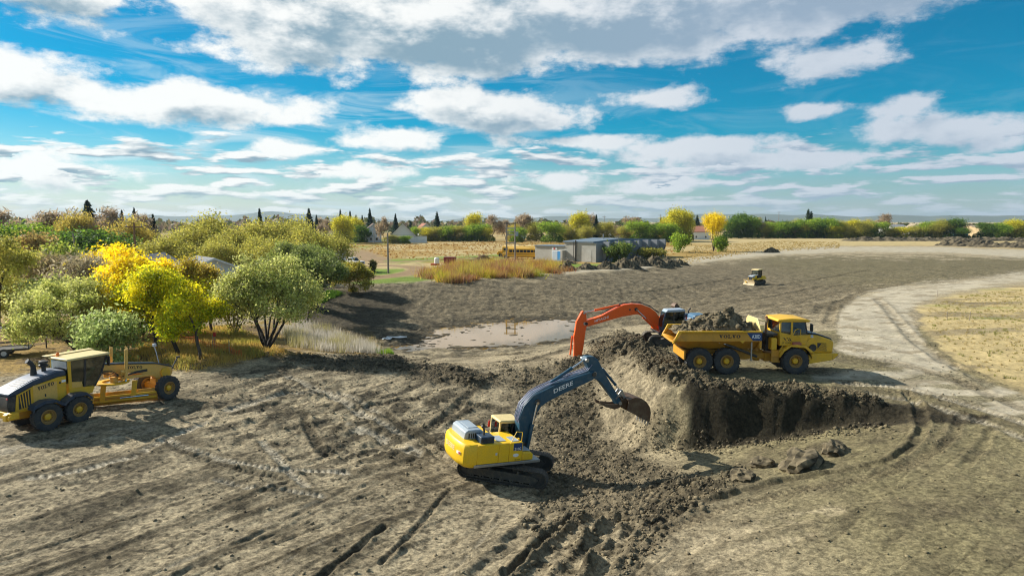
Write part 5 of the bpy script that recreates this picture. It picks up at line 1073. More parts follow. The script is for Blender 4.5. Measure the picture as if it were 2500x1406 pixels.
# clumps and boulders of clay that stand out
for (px, py, s, lab) in [(1962, 1140, .75, 'large split clay block with a dark hollow side lying on the ramp'), (1865, 1138, .42, 'squat clay lump between the split block and the pit floor'), (1812, 1172, .42, 'jagged clay lump at the end of the low spoil ridge'), (2040, 1105, .5, 'flattened dark clay clump near the top of the ramp'), (1640, 1178, .2, 'small rounded clay lump in the shaded pit corner'),
                         (1650, 905, .32, 'pale clay boulder on the bank edge below the dump truck tail')]:
    g0 = gpx(px, py); rb = np.random.default_rng(px); bm = bmesh.new(); bmesh.ops.create_icosphere(bm, subdivisions=3, radius=1.0)
    V = np.array([v.co[:] for v in bm.verts]); off = rb.uniform(0, 50)
    dsp = 1 + .30 * fbm(V[:, 0] + off, V[:, 1] + V[:, 2] * 1.3, .9, 4, .7) + .22 * np.abs(fbm(V[:, 0] * 1.3 + V[:, 1], V[:, 2] - off, .35, 4, .7))
    for v, q in zip(bm.verts, dsp): v.co = Vector((v.co.x * q * 1.35, v.co.y * q, v.co.z * q * .72)) * s
    me = bpy.data.meshes.new('clay_block'); bm.to_mesh(me); bm.free()
    a = me.color_attributes.new('Col', 'FLOAT_COLOR', 'POINT'); c4 = np.ones((len(V), 4), np.float32); c4[:, :3] = lerp(np.broadcast_to(MID * .9, (len(V), 3)), MOIST, sst(-.1, .3, fbm(V[:, 0], V[:, 2], .6, 3))); a.data.foreach_set('color', c4.ravel()); me.materials.append(CLOD)
    o = bpy.data.objects.new('clay_block', me); link(o); o.location = (g0[0], g0[1], gz(g0[0], g0[1]) + s * .25); o.rotation_euler = (0, 0, rb.uniform(0, 6)); tag(o, lab, 'clay block')
def soil_pile(px, py, wpx, hpx, label, group=None, ecc=.75, tint=1.0):
    g0 = gpx(px, py); m_px = g0[1] / F_PX; w = wpx * m_px / 2; h = hpx * m_px; off = px * .37
    def fn(X, Y):
        r = np.sqrt((X / w) ** 2 + (Y / (w * ecc)) ** 2) + .18 * fbm(X + off, Y, w * .8, 3)
        return h * np.clip(1.08 - r, -.12, 1) ** 1.0 + np.clip(1.1 - r, 0, .3) * h * (.9 * (billow(X + off, Y, w * .28, 3, .6) - .3) + .5 * fbm(X + off, Y, w * .5, 2))
    me = heap_mesh('soil_pile', fn, -w * 1.25, w * 1.25, -w * 1.2 * ecc, w * 1.2 * ecc, 56, 44, CLOD, lambda X, Y, Z_: soil_col(X + off, Y, Z_) * tint * .9)
    o = bpy.data.objects.new('soil_pile', me); link(o); o.location = (g0[0], g0[1] + w * ecc * .8, g0[2] - .05); tag(o, label, 'soil pile', group); return o
for px, py, w, h, lab in [(1384, 661, 50, 19, 'low dark soil pile beside the weeds and the blue doors'), (1432, 659, 56, 16, 'second soil pile from the weeds, before the concrete corner'), (1484, 658, 62, 19, 'rounded brown soil pile under the first concrete buttresses'), (1532, 655, 72, 22, 'tall soil pile in the middle of the row before the buttresses'),
                          (1562, 650, 64, 22, 'soil pile behind the tall middle pile before the buttresses'), (1604, 652, 74, 24, 'tallest soil pile of the row before the buttressed building'), (1634, 651, 64, 20, 'soil pile next to the last of the row by the far road'), (1660, 648, 46, 14, 'last and lowest soil pile of the row by the far road'), (1888, 617, 36, 13, 'lone grey-brown soil pile in the straw field')]:
    soil_pile(px, py, w, h, lab)
def soil_berm(p0, p1, wd, hm, label):
    a, b = Vector(gpx(*p0)), Vector(gpx(*p1)); d = b - a; L = d.length; off = p0[0] * .11
    def fn(X, Y):
        e = sst(0, .06, X / L) * sst(1, .95, X / L); r = np.abs(Y) / (wd / 2) + .25 * fbm(X + off, Y, 5, 3)
        return hm * e * np.clip(1.1 - r, -.1, 1) * (.8 + .4 * fbm(X + off, Y * 0, 9, 3)) + e * np.clip(1.1 - r, 0, .4) * hm * (1.2 * (billow(X + off, Y, 3.2, 3, .6) - .3))
    me = heap_mesh('soil_berm', fn, 0, L, -wd * .65, wd * .65, 190, 30, CLOD, lambda X, Y, Z_: soil_col(X * .35 + off, Y * .35, Z_) * .85)
    o = bpy.data.objects.new('soil_berm', me); link(o); o.location = (a.x, a.y, a.z - .1); o.rotation_euler = (0, 0, math.atan2(d.y, d.x)); tag(o, label, 'soil berm')
soil_berm((2052, 588), (2520, 588), 12, 1.8, 'long low berm of stripped soil along the far hedgerow'); soil_berm((2290, 599), (2620, 608), 12, 2.2, 'nearer lumpy soil berm at the edge of the straw field')
# ------------------------------------------------------------------ grass and weeds
LEAF = vcol_mat('leaf', .6, 1, 0, 0, trans=.5, spec=.25)
BARK = paint('bark', (.085, .065, .048), .95, .5, (.16, .13, .10), scale=6)
BARKD = paint('dark_bark', (.04, .032, .026), .95, .4, (.10, .085, .07), scale=6)
def zone_points(poly, n, rng):
    P = np.array([gpx(*p)[:2] for p in poly]); out = []; tot = 0
    lo, hi = P.min(0), P.max(0)
    for _ in range(60):
        q = rng.uniform(lo, hi, (n * 2, 2)); z = macro(q[:, 0], q[:, 1]); a, b = to_px(q[:, 0], q[:, 1], z); q = q[poly_sd(a, b, poly) > 0]; out.append(q); tot += len(q)
        if tot >= n: break
    return np.concatenate(out)[:n]
def blades(name, label, poly, n, h, w, pal, seed, hvar=.4, lean=.35, clump=0, maskf=None):
    r = np.random.default_rng(seed); q = zone_points(poly, n, r)
    if clump:
        c = zone_points(poly, max(4, n // clump), r); cid = r.integers(0, len(c), n); rad = h * (.35 if clump < 100 else .62); q = c[cid] + r.normal(0, rad, (n, 2)) * (1 if clump < 100 else r.uniform(.5, 1.3, len(c))[cid][:, None]); ctone = r.random(len(c))[cid]; chg = r.uniform(.55, 1.35, len(c))[cid]
    n = len(q); nz = fbm(q[:, 0], q[:, 1], 3.5, 3, ox=seed)
    if maskf is not None: k = maskf(q, nz); q = q[k]; nz = nz[k]; n = len(q)
    z = ground_z(q[:, 0], q[:, 1]); hh = h * np.clip(1 + hvar * r.normal(0, .35, n) + .3 * nz, .3, 2) * (chg if clump >= 100 else 1); a = r.uniform(0, 6.28, n); la = r.uniform(0, 6.28, n); ll = np.abs(r.normal(0, lean, n)) * hh
    b = np.stack([q[:, 0], q[:, 1], z - .03], -1); sd = np.stack([np.cos(a), np.sin(a), 0 * a], -1) * w * r.uniform(.6, 1.4, n)[:, None]
    tip = b + np.stack([np.cos(la) * ll, np.sin(la) * ll, hh], -1)
    V = np.stack([b - sd, b + sd, tip], 1).reshape(-1, 3); Fc = np.arange(n * 3).reshape(-1, 3)
    pal = np.array(pal); t = np.clip(((nz * 1.3 + .5) if clump < 100 else (ctone * .75 + .25 * (nz + .5))) * (len(pal) - 1) + r.normal(0, .6, n), 0, len(pal) - 1.001); i = t.astype(int); f = (t - i)[:, None]
    c = (pal[i] * (1 - f) + pal[np.minimum(i + 1, len(pal) - 1)] * f) * r.uniform(.75, 1.2, (n, 1))
    o = bpy.data.objects.new(name, fast_mesh(name, V, Fc, LEAF, np.repeat(c, 3, 0))); link(o); tag(o, label, 'grass', kind='stuff'); return o
blades('dry_grass', 'golden dry grass under the autumn trees', [(230, 905), (420, 805), (560, 795), (640, 830), (700, 868), (560, 885), (470, 905), (380, 895)], 16000, .42, .022, [(.60, .42, .10), (.68, .48, .14), (.50, .30, .07), (.44, .38, .08)], 1, clump=14)
blades('silver_reeds', 'pale silvery reed grass along the wet hollow', [(690, 812), (740, 790), (820, 815), (910, 848), (930, 868), (830, 862), (720, 850)], 9000, .95, .02, [(.50, .46, .38), (.60, .55, .46), (.42, .36, .24), (.40, .36, .15)], 2, clump=20, lean=.25)
blades('green_tuft', 'bright green grass tuft at the edge of the crest', [(915, 858), (950, 858), (955, 868), (912, 868)], 900, .4, .025, [(.20, .34, .03), (.30, .42, .05)], 3, clump=40)
blades('tall_weeds', 'tall golden and reddish weeds on the basin rim', [(1028, 680), (1080, 656), (1200, 648), (1330, 645), (1390, 662), (1330, 674), (1200, 684), (1050, 690)], 32000, 1.35, .04, [(.34, .38, .04), (.55, .48, .04), (.62, .46, .06), (.46, .24, .06), (.34, .12, .06), (.42, .26, .14), (.58, .44, .10), (.46, .42, .05)], 4, clump=230, lean=.7, hvar=.8)
blades('field_grass', 'tawny dry grass over the far field', [(830, 600), (1240, 590), (1650, 590), (1650, 630), (1480, 640), (1250, 640), (960, 632), (900, 615)], 16000, .38, .09, [(.45, .25, .06), (.50, .32, .08), (.36, .18, .05)], 5, clump=8, lean=.7)
blades('straw_grass', 'pale straw grass of the field behind the road', [(1640, 650), (1700, 600), (1900, 588), (2050, 592), (2050, 606), (1860, 616), (1760, 630)], 12000, .35, .08, [(.50, .36, .13), (.55, .42, .18), (.42, .30, .10)], 6, clump=6)
blades('verge_grass', 'thin straw grass on the field inside the haul road bend', [(2500, 705), (2330, 725), (2260, 755), (2270, 800), (2330, 865), (2420, 915), (2500, 950)], 9000, .16, .02, [(.50, .38, .16), (.44, .33, .12), (.34, .32, .09)], 7, clump=12)
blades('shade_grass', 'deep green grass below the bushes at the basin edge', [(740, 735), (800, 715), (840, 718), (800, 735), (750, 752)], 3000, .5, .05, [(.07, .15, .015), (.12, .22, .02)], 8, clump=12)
# ------------------------------------------------------------------ trees
def leaf_cloud(P, size, cols, rng, out=None, long=1.6):
    n = len(P); d = rng.normal(0, 1, (n, 3)); d[:, 2] += .25
    if out is not None: d += out * .5
    d /= np.linalg.norm(d, axis=1)[:, None]; u = np.cross(d, rng.normal(0, 1, (n, 3))); u /= np.linalg.norm(u, axis=1)[:, None]; v = np.cross(d, u)
    s = size * rng.uniform(.6, 1.35, (n, 1)); u = u * s * long * .5; v = v * s * .5
    V = np.stack([P - u, P - v + u * .1, P + u, P + v + u * .1], 1).reshape(-1, 3)
    return V, np.arange(n * 4).reshape(-1, 4), np.repeat(cols, 4, 0)
def skeleton(rng, H, spread, stems=1, r0=.16, fork=.35, levels=4, kids=3, droop=0.0, lean=0.0, up=.55):
    segs, tips = [], []
    def grow(p, d, L, r, lv):
        n = 3; q = p
        for k in range(n):
            d2 = (d + Vector(rng.normal(0, .16, 3)) + Vector((0, 0, .05 - droop * (levels - lv) * .05))).normalized(); e = q + d2 * (L / n)
            segs.append((q, e, r * (1 - .22 * k / n), r * (1 - .22 * (k + 1) / n))); q = e; d = d2
            if lv <= 2: tips.append((q, lv))
        r2 = r * .75
        if lv == 0: tips.append((q, 0)); return
        for k in range(kids + (1 if rng.random() < .4 else 0)):
            a = rng.uniform(0, 6.28); tilt = rng.uniform(.35, .95) * spread
            s = d.orthogonal().normalized(); s.rotate(Matrix.Rotation(a, 3, d)); dd = (d * math.cos(tilt) + s * math.sin(tilt)); dd.z = dd.z * (1 - .2) + up * .25; dd.normalize()
            grow(q, dd, L * rng.uniform(.62, .85), r2 * rng.uniform(.55, .75), lv - 1)
    for k in range(stems):
        if stems > 1:
            a = 6.28 * k / stems + rng.uniform(-.4, .4); t = rng.uniform(.25, .62) * spread; d = Vector((math.cos(a) * math.sin(t), math.sin(a) * math.sin(t), math.cos(t)))
        else: d = Vector((lean, 0, 1)).normalized()
        grow(Vector((0, 0, -.15)), d, H * fork, r0 * (1 if stems == 1 else rng.uniform(.5, .8)), levels - 1)
    top = max(max(s[1].z for s in segs), .1); f = H * .93 / top
    segs = [(a * f, b * f, r1, r2) for a, b, r1, r2 in segs]; tips = [(p * f, l) for p, l in tips]
    return segs, tips
def make_tree(name, label, H, W, pal, nleaf, lsize, seed, group=None, stems=1, r0=.16, fork=.35, levels=4, kids=3, spread=1.0, clump=.10, bark=None, lean=0.0, thin=0.0, low=0.0, long=1.6, up=.55, sparse=1.0):
    if nleaf > 6000 and not name.split('_')[0] in ('olive', 'orange', 'dark', 'green', 'yellow'): nleaf = int(nleaf * 1.7); lsize *= .66; clump *= .84; long = min(long, 1.8)
    rg = np.random.default_rng(seed); segs, tips = skeleton(rg, H, spread, stems, r0, fork, levels, kids, lean=lean, up=up)
    tp = np.array([p[:] for p, l in tips]); ext = np.percentile(np.hypot(tp[:, 0], tp[:, 1]), 92) + .01; k = (W / 2) / ext * .9
    S = Matrix.Diagonal((k, k, 1)); segs = [(S @ a, S @ b, r1, r2) for a, b, r1, r2 in segs]; tp[:, 0] *= k; tp[:, 1] *= k
    t = thing(name, label, 'tree', group=group); m = MB(); minr = .011 * H / 7
    for a, b, r1, r2 in segs: m.loft([[tuple(p + Vector((math.cos(c), math.sin(c), 0)) * max(r, minr) if abs((b - a).normalized().z) > .5 else p + (b - a).orthogonal().normalized() * max(r, minr) * math.cos(c) + (b - a).normalized().cross((b - a).orthogonal().normalized()) * max(r, minr) * math.sin(c)) for c in (0, 1.57, 3.14, 4.71)] for p, r in ((a, r1), (b, r2))], cap=False)
    m.build('trunk', bark or BARK, t, ang=60, recalc=False)
    if low: tp = tp[tp[:, 2] > low * H]
    if H < 9.5 and nleaf > 9000: sparse = .40; clump *= .80
    if sparse < 1: tp = tp[rg.random(len(tp)) < sparse]
    ci = rg.integers(0, len(tp), nleaf); cl = H * clump
    P = tp[ci] + rg.normal(0, 1, (nleaf, 3)) * np.array([cl, cl, cl * .75]); lowz = H * low * (.55 + .5 * rg.random(nleaf)) + .05; P[:, 2] = np.where(P[:, 2] < lowz, lowz + rg.random(nleaf) * H * .12, P[:, 2])
    pal = np.array(pal); ctone = rg.random(len(tp)); cbr = rg.uniform(.5, 1.3, len(tp))
    tt_ = np.clip(ctone[ci] * .6 + .4 * rg.random(nleaf) + .15 * (P[:, 2] / H - .5), 0, .999) * (len(pal) - 1); i = tt_.astype(int); f = (tt_ - i)[:, None]
    c = 1.45 * (pal[i] * (1 - f) + pal[np.minimum(i + 1, len(pal) - 1)] * f) * cbr[ci][:, None] * rg.uniform(.8, 1.2, (nleaf, 1))
    cen = np.array([0, 0, H * .55]); od = P - cen; od /= np.linalg.norm(od, axis=1)[:, None] + 1e-6
    V, Fc, cv = leaf_cloud(P, lsize, c, rg, od, long); o = bpy.data.objects.new('crown', fast_mesh('crown', V, Fc, LEAF, cv)); link(o, t)
    return t
def make_spruce(name, label, H, W, pal, n, lsize, seed, group=None, power=1.0):
    rg = np.random.default_rng(seed); t = thing(name, label, 'tree', group=group); m = MB(); m.tube([(0, 0, -.1), (0, 0, H * .5), (0, 0, H * .98)], [.02 * H, .012 * H, .003 * H], 6); m.build('trunk', BARKD, t)
    u = rg.random(n) ** .6; z = H * (.06 + .93 * (1 - u)); tier = np.abs(((z / H * 11) % 1) - .5) * 2
    r = W * .72 * (u ** power) * (.55 + .5 * tier) * rg.uniform(.25, 1.0, n) ** .5; a = rg.uniform(0, 6.28, n) + .3 * np.floor(z / H * 11); r *= (.75 + .35 * np.cos(a * 5 + np.floor(z / H * 11) * 2))
    P = np.stack([r * np.cos(a), r * np.sin(a), z - r * .22], -1); pal = np.array(pal); c = pal[rg.integers(0, len(pal), n)] * rg.uniform(.6, 1.25, (n, 1))
    V, Fc, cv = leaf_cloud(P, lsize, c, rg, np.stack([np.cos(a), np.sin(a), -.3 + 0 * a], -1), 2.0); o = bpy.data.objects.new('crown', fast_mesh('crown', V, Fc, LEAF, cv)); link(o, t); return t
SILVER = [(.20, .24, .045), (.36, .38, .09), (.52, .50, .18), (.30, .34, .06)]
YELLOW = [(.42, .40, .015), (.66, .52, .012), (.80, .60, .015), (.68, .58, .03)]
YGREEN = [(.20, .28, .015), (.40, .44, .015), (.70, .58, .015), (.52, .50, .02)]
OLIVE_ = [(.20, .21, .035), (.30, .29, .05), (.42, .36, .07), (.36, .36, .06)]
DKGREEN = [(.03, .075, .012), (.06, .12, .018), (.11, .19, .02), (.16, .22, .03)]
GREEN_ = [(.09, .17, .02), (.15, .26, .02), (.26, .34, .03), (.34, .37, .05)]
ORANGEY = [(.34, .28, .05), (.44, .33, .06), (.46, .38, .08), (.36, .30, .06)]
BROWNS = [(.26, .19, .11), (.34, .25, .15), (.32, .25, .18), (.40, .30, .14)]
SPRUCE = [(.018, .045, .028), (.03, .06, .04), (.05, .085, .06)]
def stand(t, px, py, rot=None, off=0.0, s=None):
    g0 = gpx(px, py); t.location = (g0[0], g0[1] + off, gz(g0[0], g0[1] + off) if g0[1] < 250 else 0.0)
    if rot is not None: t.rotation_euler = (0, 0, rot)
    if s is not None: t.scale = (s, s, s)
    return t
def stand_at(t, px, d, rot=0.0, s=None):
    "stand a thing whose foot is hidden at distance d along the column px"
    u = (px - 1250) / F_PX; t.location = (u * d, d, gz(u * d, d) if d < 250 else 0.0); t.rotation_euler = (0, 0, rot)
    if s is not None: t.scale = s if hasattr(s, '__len__') else (s, s, s)
    return t
# near trees
stand(make_tree('willow_tree', 'silvery green willow with many fanned dark stems beside the wet hollow', 7.9, 8.6, SILVER, 17000, .17, 21, stems=8, r0=.20, fork=.42, levels=4, kids=3, spread=1.05, clump=.068, low=.30, bark=BARKD, long=2.2), 650, 853)
stand(make_tree('maple_tree', 'yellow-green maple with a straight dark trunk between two smaller maples', 6.8, 6.2, YGREEN, 12500, .19, 22, r0=.19, fork=.30, levels=4, kids=3, spread=1.15, clump=.085, low=.30, bark=BARKD), 439, 866)
stand(make_tree('maple_tree', 'small yellow-green maple with a pale forked trunk near the red marker', 5.6, 4.8, YGREEN, 8500, .18, 23, r0=.15, fork=.26, levels=4, kids=3, spread=1.2, clump=.09, low=.32), 487, 878)
stand(make_tree('maple_tree', 'yellow maple with a trunk that bends low over the dry grass', 6.2, 5.0, YGREEN, 8500, .18, 24, r0=.16, fork=.34, levels=4, kids=3, spread=1.0, clump=.09, low=.36, lean=-.35, bark=BARKD), 382, 850)
stand(make_tree('ash_tree', 'tall bright yellow ash behind the bent maple', 7.9, 8.6, YELLOW, 16000, .20, 25, r0=.20, fork=.30, levels=4, kids=3, spread=1.1, clump=.085, low=.26), 312, 832)
stand(make_tree('ash_tree', 'golden ash with thin upper twigs behind the forked maple', 7.6, 6.4, [(.34, .32, .03), (.50, .40, .04), (.48, .34, .06), (.40, .36, .08)], 11000, .19, 26, r0=.16, fork=.32, levels=4, kids=3, clump=.085, low=.28), 520, 812)
stand(make_tree('grey_willow', 'broad grey-green willow with dark spreading limbs behind the grader', 6.0, 9.0, SILVER, 13000, .16, 27, stems=5, r0=.22, fork=.36, levels=4, kids=3, spread=1.2, clump=.075, low=.12, bark=BARKD, long=2.2), 145, 868, off=2)
stand(make_tree('willow_bush', 'small silvery bush between the grader cab and the dry grass', 3.6, 4.0, [(.22, .30, .07), (.34, .40, .13), (.44, .48, .20)], 5200, .14, 28, stems=6, r0=.07, levels=3, kids=3, clump=.12, long=2.2), 262, 882)
stand(make_tree('gnarled_tree', 'gnarled dark-limbed tree above the parked trailer', 9.0, 7.0, OLIVE_, 7000, .18, 29, r0=.26, fork=.34, levels=4, kids=2, spread=1.1, clump=.08, low=.42, bark=BARKD, lean=.25), -6, 800)
stand_at(make_tree('elm_tree', 'dense olive-green elm behind the silvery willow', 8.4, 8.5, [(.11, .15, .025), (.17, .21, .04), (.26, .29, .09), (.30, .32, .14)], 13000, .24, 30, r0=.2, fork=.24, levels=4, kids=3, clump=.10, low=.1), 742, 78)
stand_at(make_tree('elm_tree', 'rounded pale green elm between the silvery willow and the field', 7.0, 5.4, [(.13, .17, .03), (.20, .24, .06), (.30, .32, .14)], 9000, .24, 31, r0=.18, fork=.24, levels=4, kids=3, clump=.11, low=.06), 772, 86)
stand(make_tree('rounded_bush', 'rounded golden-olive bush at the corner of the basin slope', 4.6, 6.0, [(.20, .17, .04), (.30, .25, .04), (.40, .34, .04), (.26, .24, .06)], 9000, .22, 32, stems=9, r0=.06, levels=3, kids=4, fork=.4, clump=.10), 862, 712)
stand_at(make_tree('yellow_shrub', 'bright yellow shrub behind the bare grey thicket', 6.0, 5.0, YELLOW, 4200, .26, 33, stems=5, r0=.08, levels=3, kids=3, clump=.10), 232, 78)
stand_at(make_tree('yellow_shrub', 'yellow shrub right below the dark roofed house', 6.6, 4.6, YELLOW, 4200, .26, 34, stems=5, r0=.08, levels=3, kids=3, clump=.10), 286, 88)
stand_at(make_tree('bare_thicket', 'leafless mauve-grey thicket behind the grey-green willow', 7.0, 8.0, [(.26, .21, .13), (.34, .28, .18), (.32, .28, .13)], 5200, .10, 35, stems=8, r0=.09, levels=4, kids=3, clump=.07, long=6), 190, 70)
stand_at(make_tree('bare_thicket', 'leafless brown thicket at the foot of the gnarled tree', 6.4, 7.0, [(.24, .17, .10), (.30, .23, .12), (.28, .26, .07)], 4200, .12, 36, stems=7, r0=.08, levels=4, kids=3, clump=.07, long=5), 95, 78)
stand_at(make_tree('yellow_green_shrub', 'yellow-green shrub between the gnarled tree and the bare thickets', 6.0, 9.0, [(.22, .26, .03), (.34, .33, .03), (.46, .38, .04)], 5200, .26, 37, stems=7, r0=.08, levels=3, kids=3, clump=.11), 40, 92)
stand_at(make_tree('yellow_green_shrub', 'light green shrub behind the mauve-grey thicket', 6.6, 7.0, [(.14, .20, .03), (.24, .28, .04), (.34, .34, .06)], 4200, .28, 38, stems=6, r0=.08, levels=3, kids=3, clump=.11), 150, 96)
stand_at(make_tree('red_tree', 'small russet tree left of the leaning utility pole', 7.5, 7.0, [(.28, .17, .06), (.34, .22, .07), (.30, .25, .07)], 3000, .3, 39, r0=.12, levels=3, kids=3, clump=.12, low=.2), 92, 118)
for k, (px, d, H, W, pal, lab) in enumerate([(18, 66, 4.6, 6, OLIVE_, 'olive undergrowth at the foot of the gnarled tree'), (108, 62, 5.0, 7, SILVER, 'silvery undergrowth behind the broad grey-green willow'), (246, 60, 4.8, 6, GREEN_, 'green undergrowth between the broad willow and the yellow ash'), (338, 62, 4.4, 6, GREEN_, 'green undergrowth under the yellow ash'), (455, 63, 5.0, 7, YGREEN, 'yellow-green undergrowth behind the straight maple'), (566, 66, 5.2, 6, OLIVE_, 'olive undergrowth between the golden ash and the willow')]):
    stand_at(make_tree('shrub', lab, H, W, pal, 5800, .17, 140 + k, stems=7, r0=.07, levels=3, kids=3, fork=.4, clump=.12), px, d)
stand_at(make_tree('elm_tree', 'tall olive elm at the top of the shaded basin bank', 7.6, 7.0, [(.13, .17, .03), (.20, .24, .05), (.28, .30, .10)], 8000, .24, 151, r0=.2, fork=.24, levels=4, kids=3, clump=.10, low=.06), 760, 94)
stand_at(make_tree('elm_tree', 'olive elm half hidden behind the dense elm by the willow', 7.8, 7.5, [(.13, .17, .03), (.20, .24, .05), (.28, .30, .10)], 8000, .24, 152, r0=.2, fork=.24, levels=4, kids=3, clump=.10, low=.06), 706, 90)
# prototypes for the belt of trees beyond
def proto(kind, seed):
    g = {'olive': ('olive-green leafy tree of the shelterbelt beyond the willow', OLIVE_, 10000, 1.0, .17), 'orange': ('rusty orange-leaved tree of the shelterbelt', ORANGEY, 7000, 1.0, .2), 'dark': ('dense dark green tree with low branches', DKGREEN, 6500, 1.1, .25), 'green': ('mid green bushy tree', GREEN_, 6500, 1.1, .24), 'yellow': ('bright yellow autumn tree', [(.30, .31, .03), (.44, .42, .03), (.56, .48, .03), (.46, .42, .05)], 6500, .9, .22), 'bare': ('nearly leafless grey-brown tree', BROWNS, 2200, .9, .15)}[kind]
    low = {'dark': 0.0, 'green': 0.0, 'olive': .06, 'yellow': .06, 'orange': .08, 'bare': .15}[kind]
    t = make_tree(kind + '_tree', g[0], 10, 10.5 * g[3], g[1], g[2], g[4] * 1.25, seed, r0=.2, stems=1 if kind == 'bare' else 3, fork=.30 if kind == 'bare' else .22, levels=4, kids=3 if kind != 'bare' else 4, clump=.095 if kind != 'bare' else .05, low=low, long=1.6 if kind != 'bare' else 6.0)
    if kind != 'bare':                                  # low side growth that closes the crown down to the ground
        rg = np.random.default_rng(seed + 1); n = 1500; a = rg.uniform(0, 6.28, n); rr = 4.6 * np.sqrt(rg.random(n)); z = .3 + 4.2 * rg.random(n) * (1.15 - (rr / 5.2) ** 2); pal = np.array(g[1]); c = pal[rg.integers(0, 3, n)] * rg.uniform(.6, 1.1, (n, 1))
        V, Fc, cv = leaf_cloud(np.stack([rr * np.cos(a), rr * np.sin(a), z], -1), .4, c, rg); o = bpy.data.objects.new('skirt', fast_mesh('skirt', V, Fc, LEAF, cv)); link(o, t)
    return t
PROTO = {}
def far_tree(kind, px, d, H, W=None, label=None, group=None, name=None):
    key = (kind, (px * 7 + d) % 2) if kind != 'spruce' else ('spruce', 0)
    if key not in PROTO:
        PROTO[key] = proto(kind, 60 + 3 * len(PROTO)) if kind != 'spruce' else make_spruce('spruce_tree', 'dark spruce', 10, 4.6, SPRUCE, 2600, .34, 90)
        t = PROTO[key]
    else: t = dup(PROTO[key])
    W = W or H * .95; base = 10 if kind != 'spruce' else 4.6
    stand_at(t, px, d, (px * 1.7) % 6.28, (W / base, W / base, H / 10))
    tag(t, label, None, group); 
    if name: t.name = name
    return t
ORD = ['first', 'second', 'third', 'fourth', 'fifth', 'sixth', 'seventh', 'eighth', 'ninth', 'tenth', 'eleventh', 'twelfth', 'thirteenth', 'fourteenth', 'fifteenth', 'sixteenth', 'seventeenth', 'eighteenth', 'nineteenth', 'twentieth']
ORD += ['twenty-' + o for o in ORD[:9]] + ['thirtieth'] + ['thirty-' + o for o in ORD[:9]]
def ordinals(rows, key=0, rev=False):
    s = sorted(range(len(rows)), key=lambda i: rows[i][key], reverse=rev); return {i: ORD[k] for k, i in enumerate(s)}
G_BELT = 'shelterbelt trees beyond the willow'
ROWS = [(400, 118, 7.4, 9, 'olive'), (452, 128, 8.8, 10, 'olive'), (510, 132, 11.4, 12, 'olive'), (570, 124, 8.8, 10, 'olive'), (612, 140, 9.8, 9, 'orange'), (655, 130, 10.2, 11, 'olive'), (705, 138, 10.8, 11, 'olive'), (752, 126, 9.0, 10, 'olive'), (795, 134, 7.6, 9, 'olive'), (545, 110, 7.0, 8, 'olive'), (630, 112, 7.4, 8, 'olive'), (690, 108, 7.2, 8, 'olive')]; ON = ordinals(ROWS, 0, True)
for i, (px, d, H, W, k) in enumerate(ROWS):
    far_tree(k, px, d, H, W, {'olive': 'olive-green tree, %s in the belt behind the willow counting from the pickup' % ON[i], 'orange': 'rusty orange tree in the middle of the olive belt'}[k], G_BELT if k == 'olive' else None)
for px, d, H, W, k, lab, grp in [(165, 130, 8.0, 10, 'dark', 'dense dark green tree behind the leaning utility pole', 'dark green trees by the pole'), (235, 126, 8.4, 11, 'dark', 'dense dark green tree beside the dark roofed house', 'dark green trees by the pole'), (20, 140, 9.5, 12, 'green', 'taller green tree before the grey town-edge house', 'green trees above the yellow-green shrub'), (58, 150, 8.5, 9, 'green', 'shorter green tree between the grey town-edge house and the russet tree', 'green trees above the yellow-green shrub'),
    (140, 165, 13.0, 12, 'bare', 'bare-crowned tree on the house side of the russet tree', 'bare trees of the town edge'), (185, 160, 12.5, 8, 'orange', 'orange tree between bare crowns and the big spruce', None), (275, 165, 13.5, 13, 'bare', 'bare-crowned tree right behind the dark roofed house', 'bare trees of the town edge'), (320, 150, 11.0, 10, 'orange', 'orange-brown tree over the dark roof', None), (350, 168, 12.0, 10, 'bare', 'bare-crowned tree behind the grey gabled house', 'bare trees of the town edge'), (8, 170, 13, 11, 'bare', 'bare-crowned tree over the grey town-edge house', 'bare trees of the town edge'), (120, 175, 8, 10, 'olive', 'low olive tree between the bare crowns', None)]:
    far_tree(k, px, d, H, W, lab, grp)
SP = 'spruces over the town roofs'
ROWS = [(220, 185, 15.5, 10.0), (303, 190, 13.0, 4.2), (333, 180, 13.4, 4.4), (378, 170, 11.6, 4.6), (637, 200, 13.6, 4.5), (757, 330, 16, 8), (775, 345, 13, 5), (833, 350, 16, 5), (857, 340, 15, 5.5), (871, 345, 13, 5), (886, 360, 13, 5), (905, 350, 16.5, 6), (967, 380, 14, 6), (1068, 370, 15, 7), (1003, 420, 10, 5), (1455, 330, 13, 5), (1612, 420, 12, 6), (1700, 470, 14, 8), (1830, 470, 14, 6), (1866, 480, 13, 4)]; ON = ordinals(ROWS)
for i, (px, d, H, W) in enumerate(ROWS):
    lab = 'large dark spruce with long drooping branches above the town edge trees' if px == 220 else 'dark pointed spruce above far roofs, %s in line counting from the large drooping spruce' % ON[i]
    far_tree('spruce', px, d, H, W, lab, None if px == 220 else SP)
G_FAR = 'trees along the far edge of the field'
LABF = {'yellow': 'yellow autumn tree along the far edge of the field', 'bare': 'nearly bare grey-brown tree along the far edge of the field', 'green': 'mid green bushy tree along the far edge of the field', 'olive': 'olive-green tree along the far edge of the field', 'dark': 'dense dark green tree along the far edge of the field', 'orange': 'orange-brown tree along the far edge of the field'}
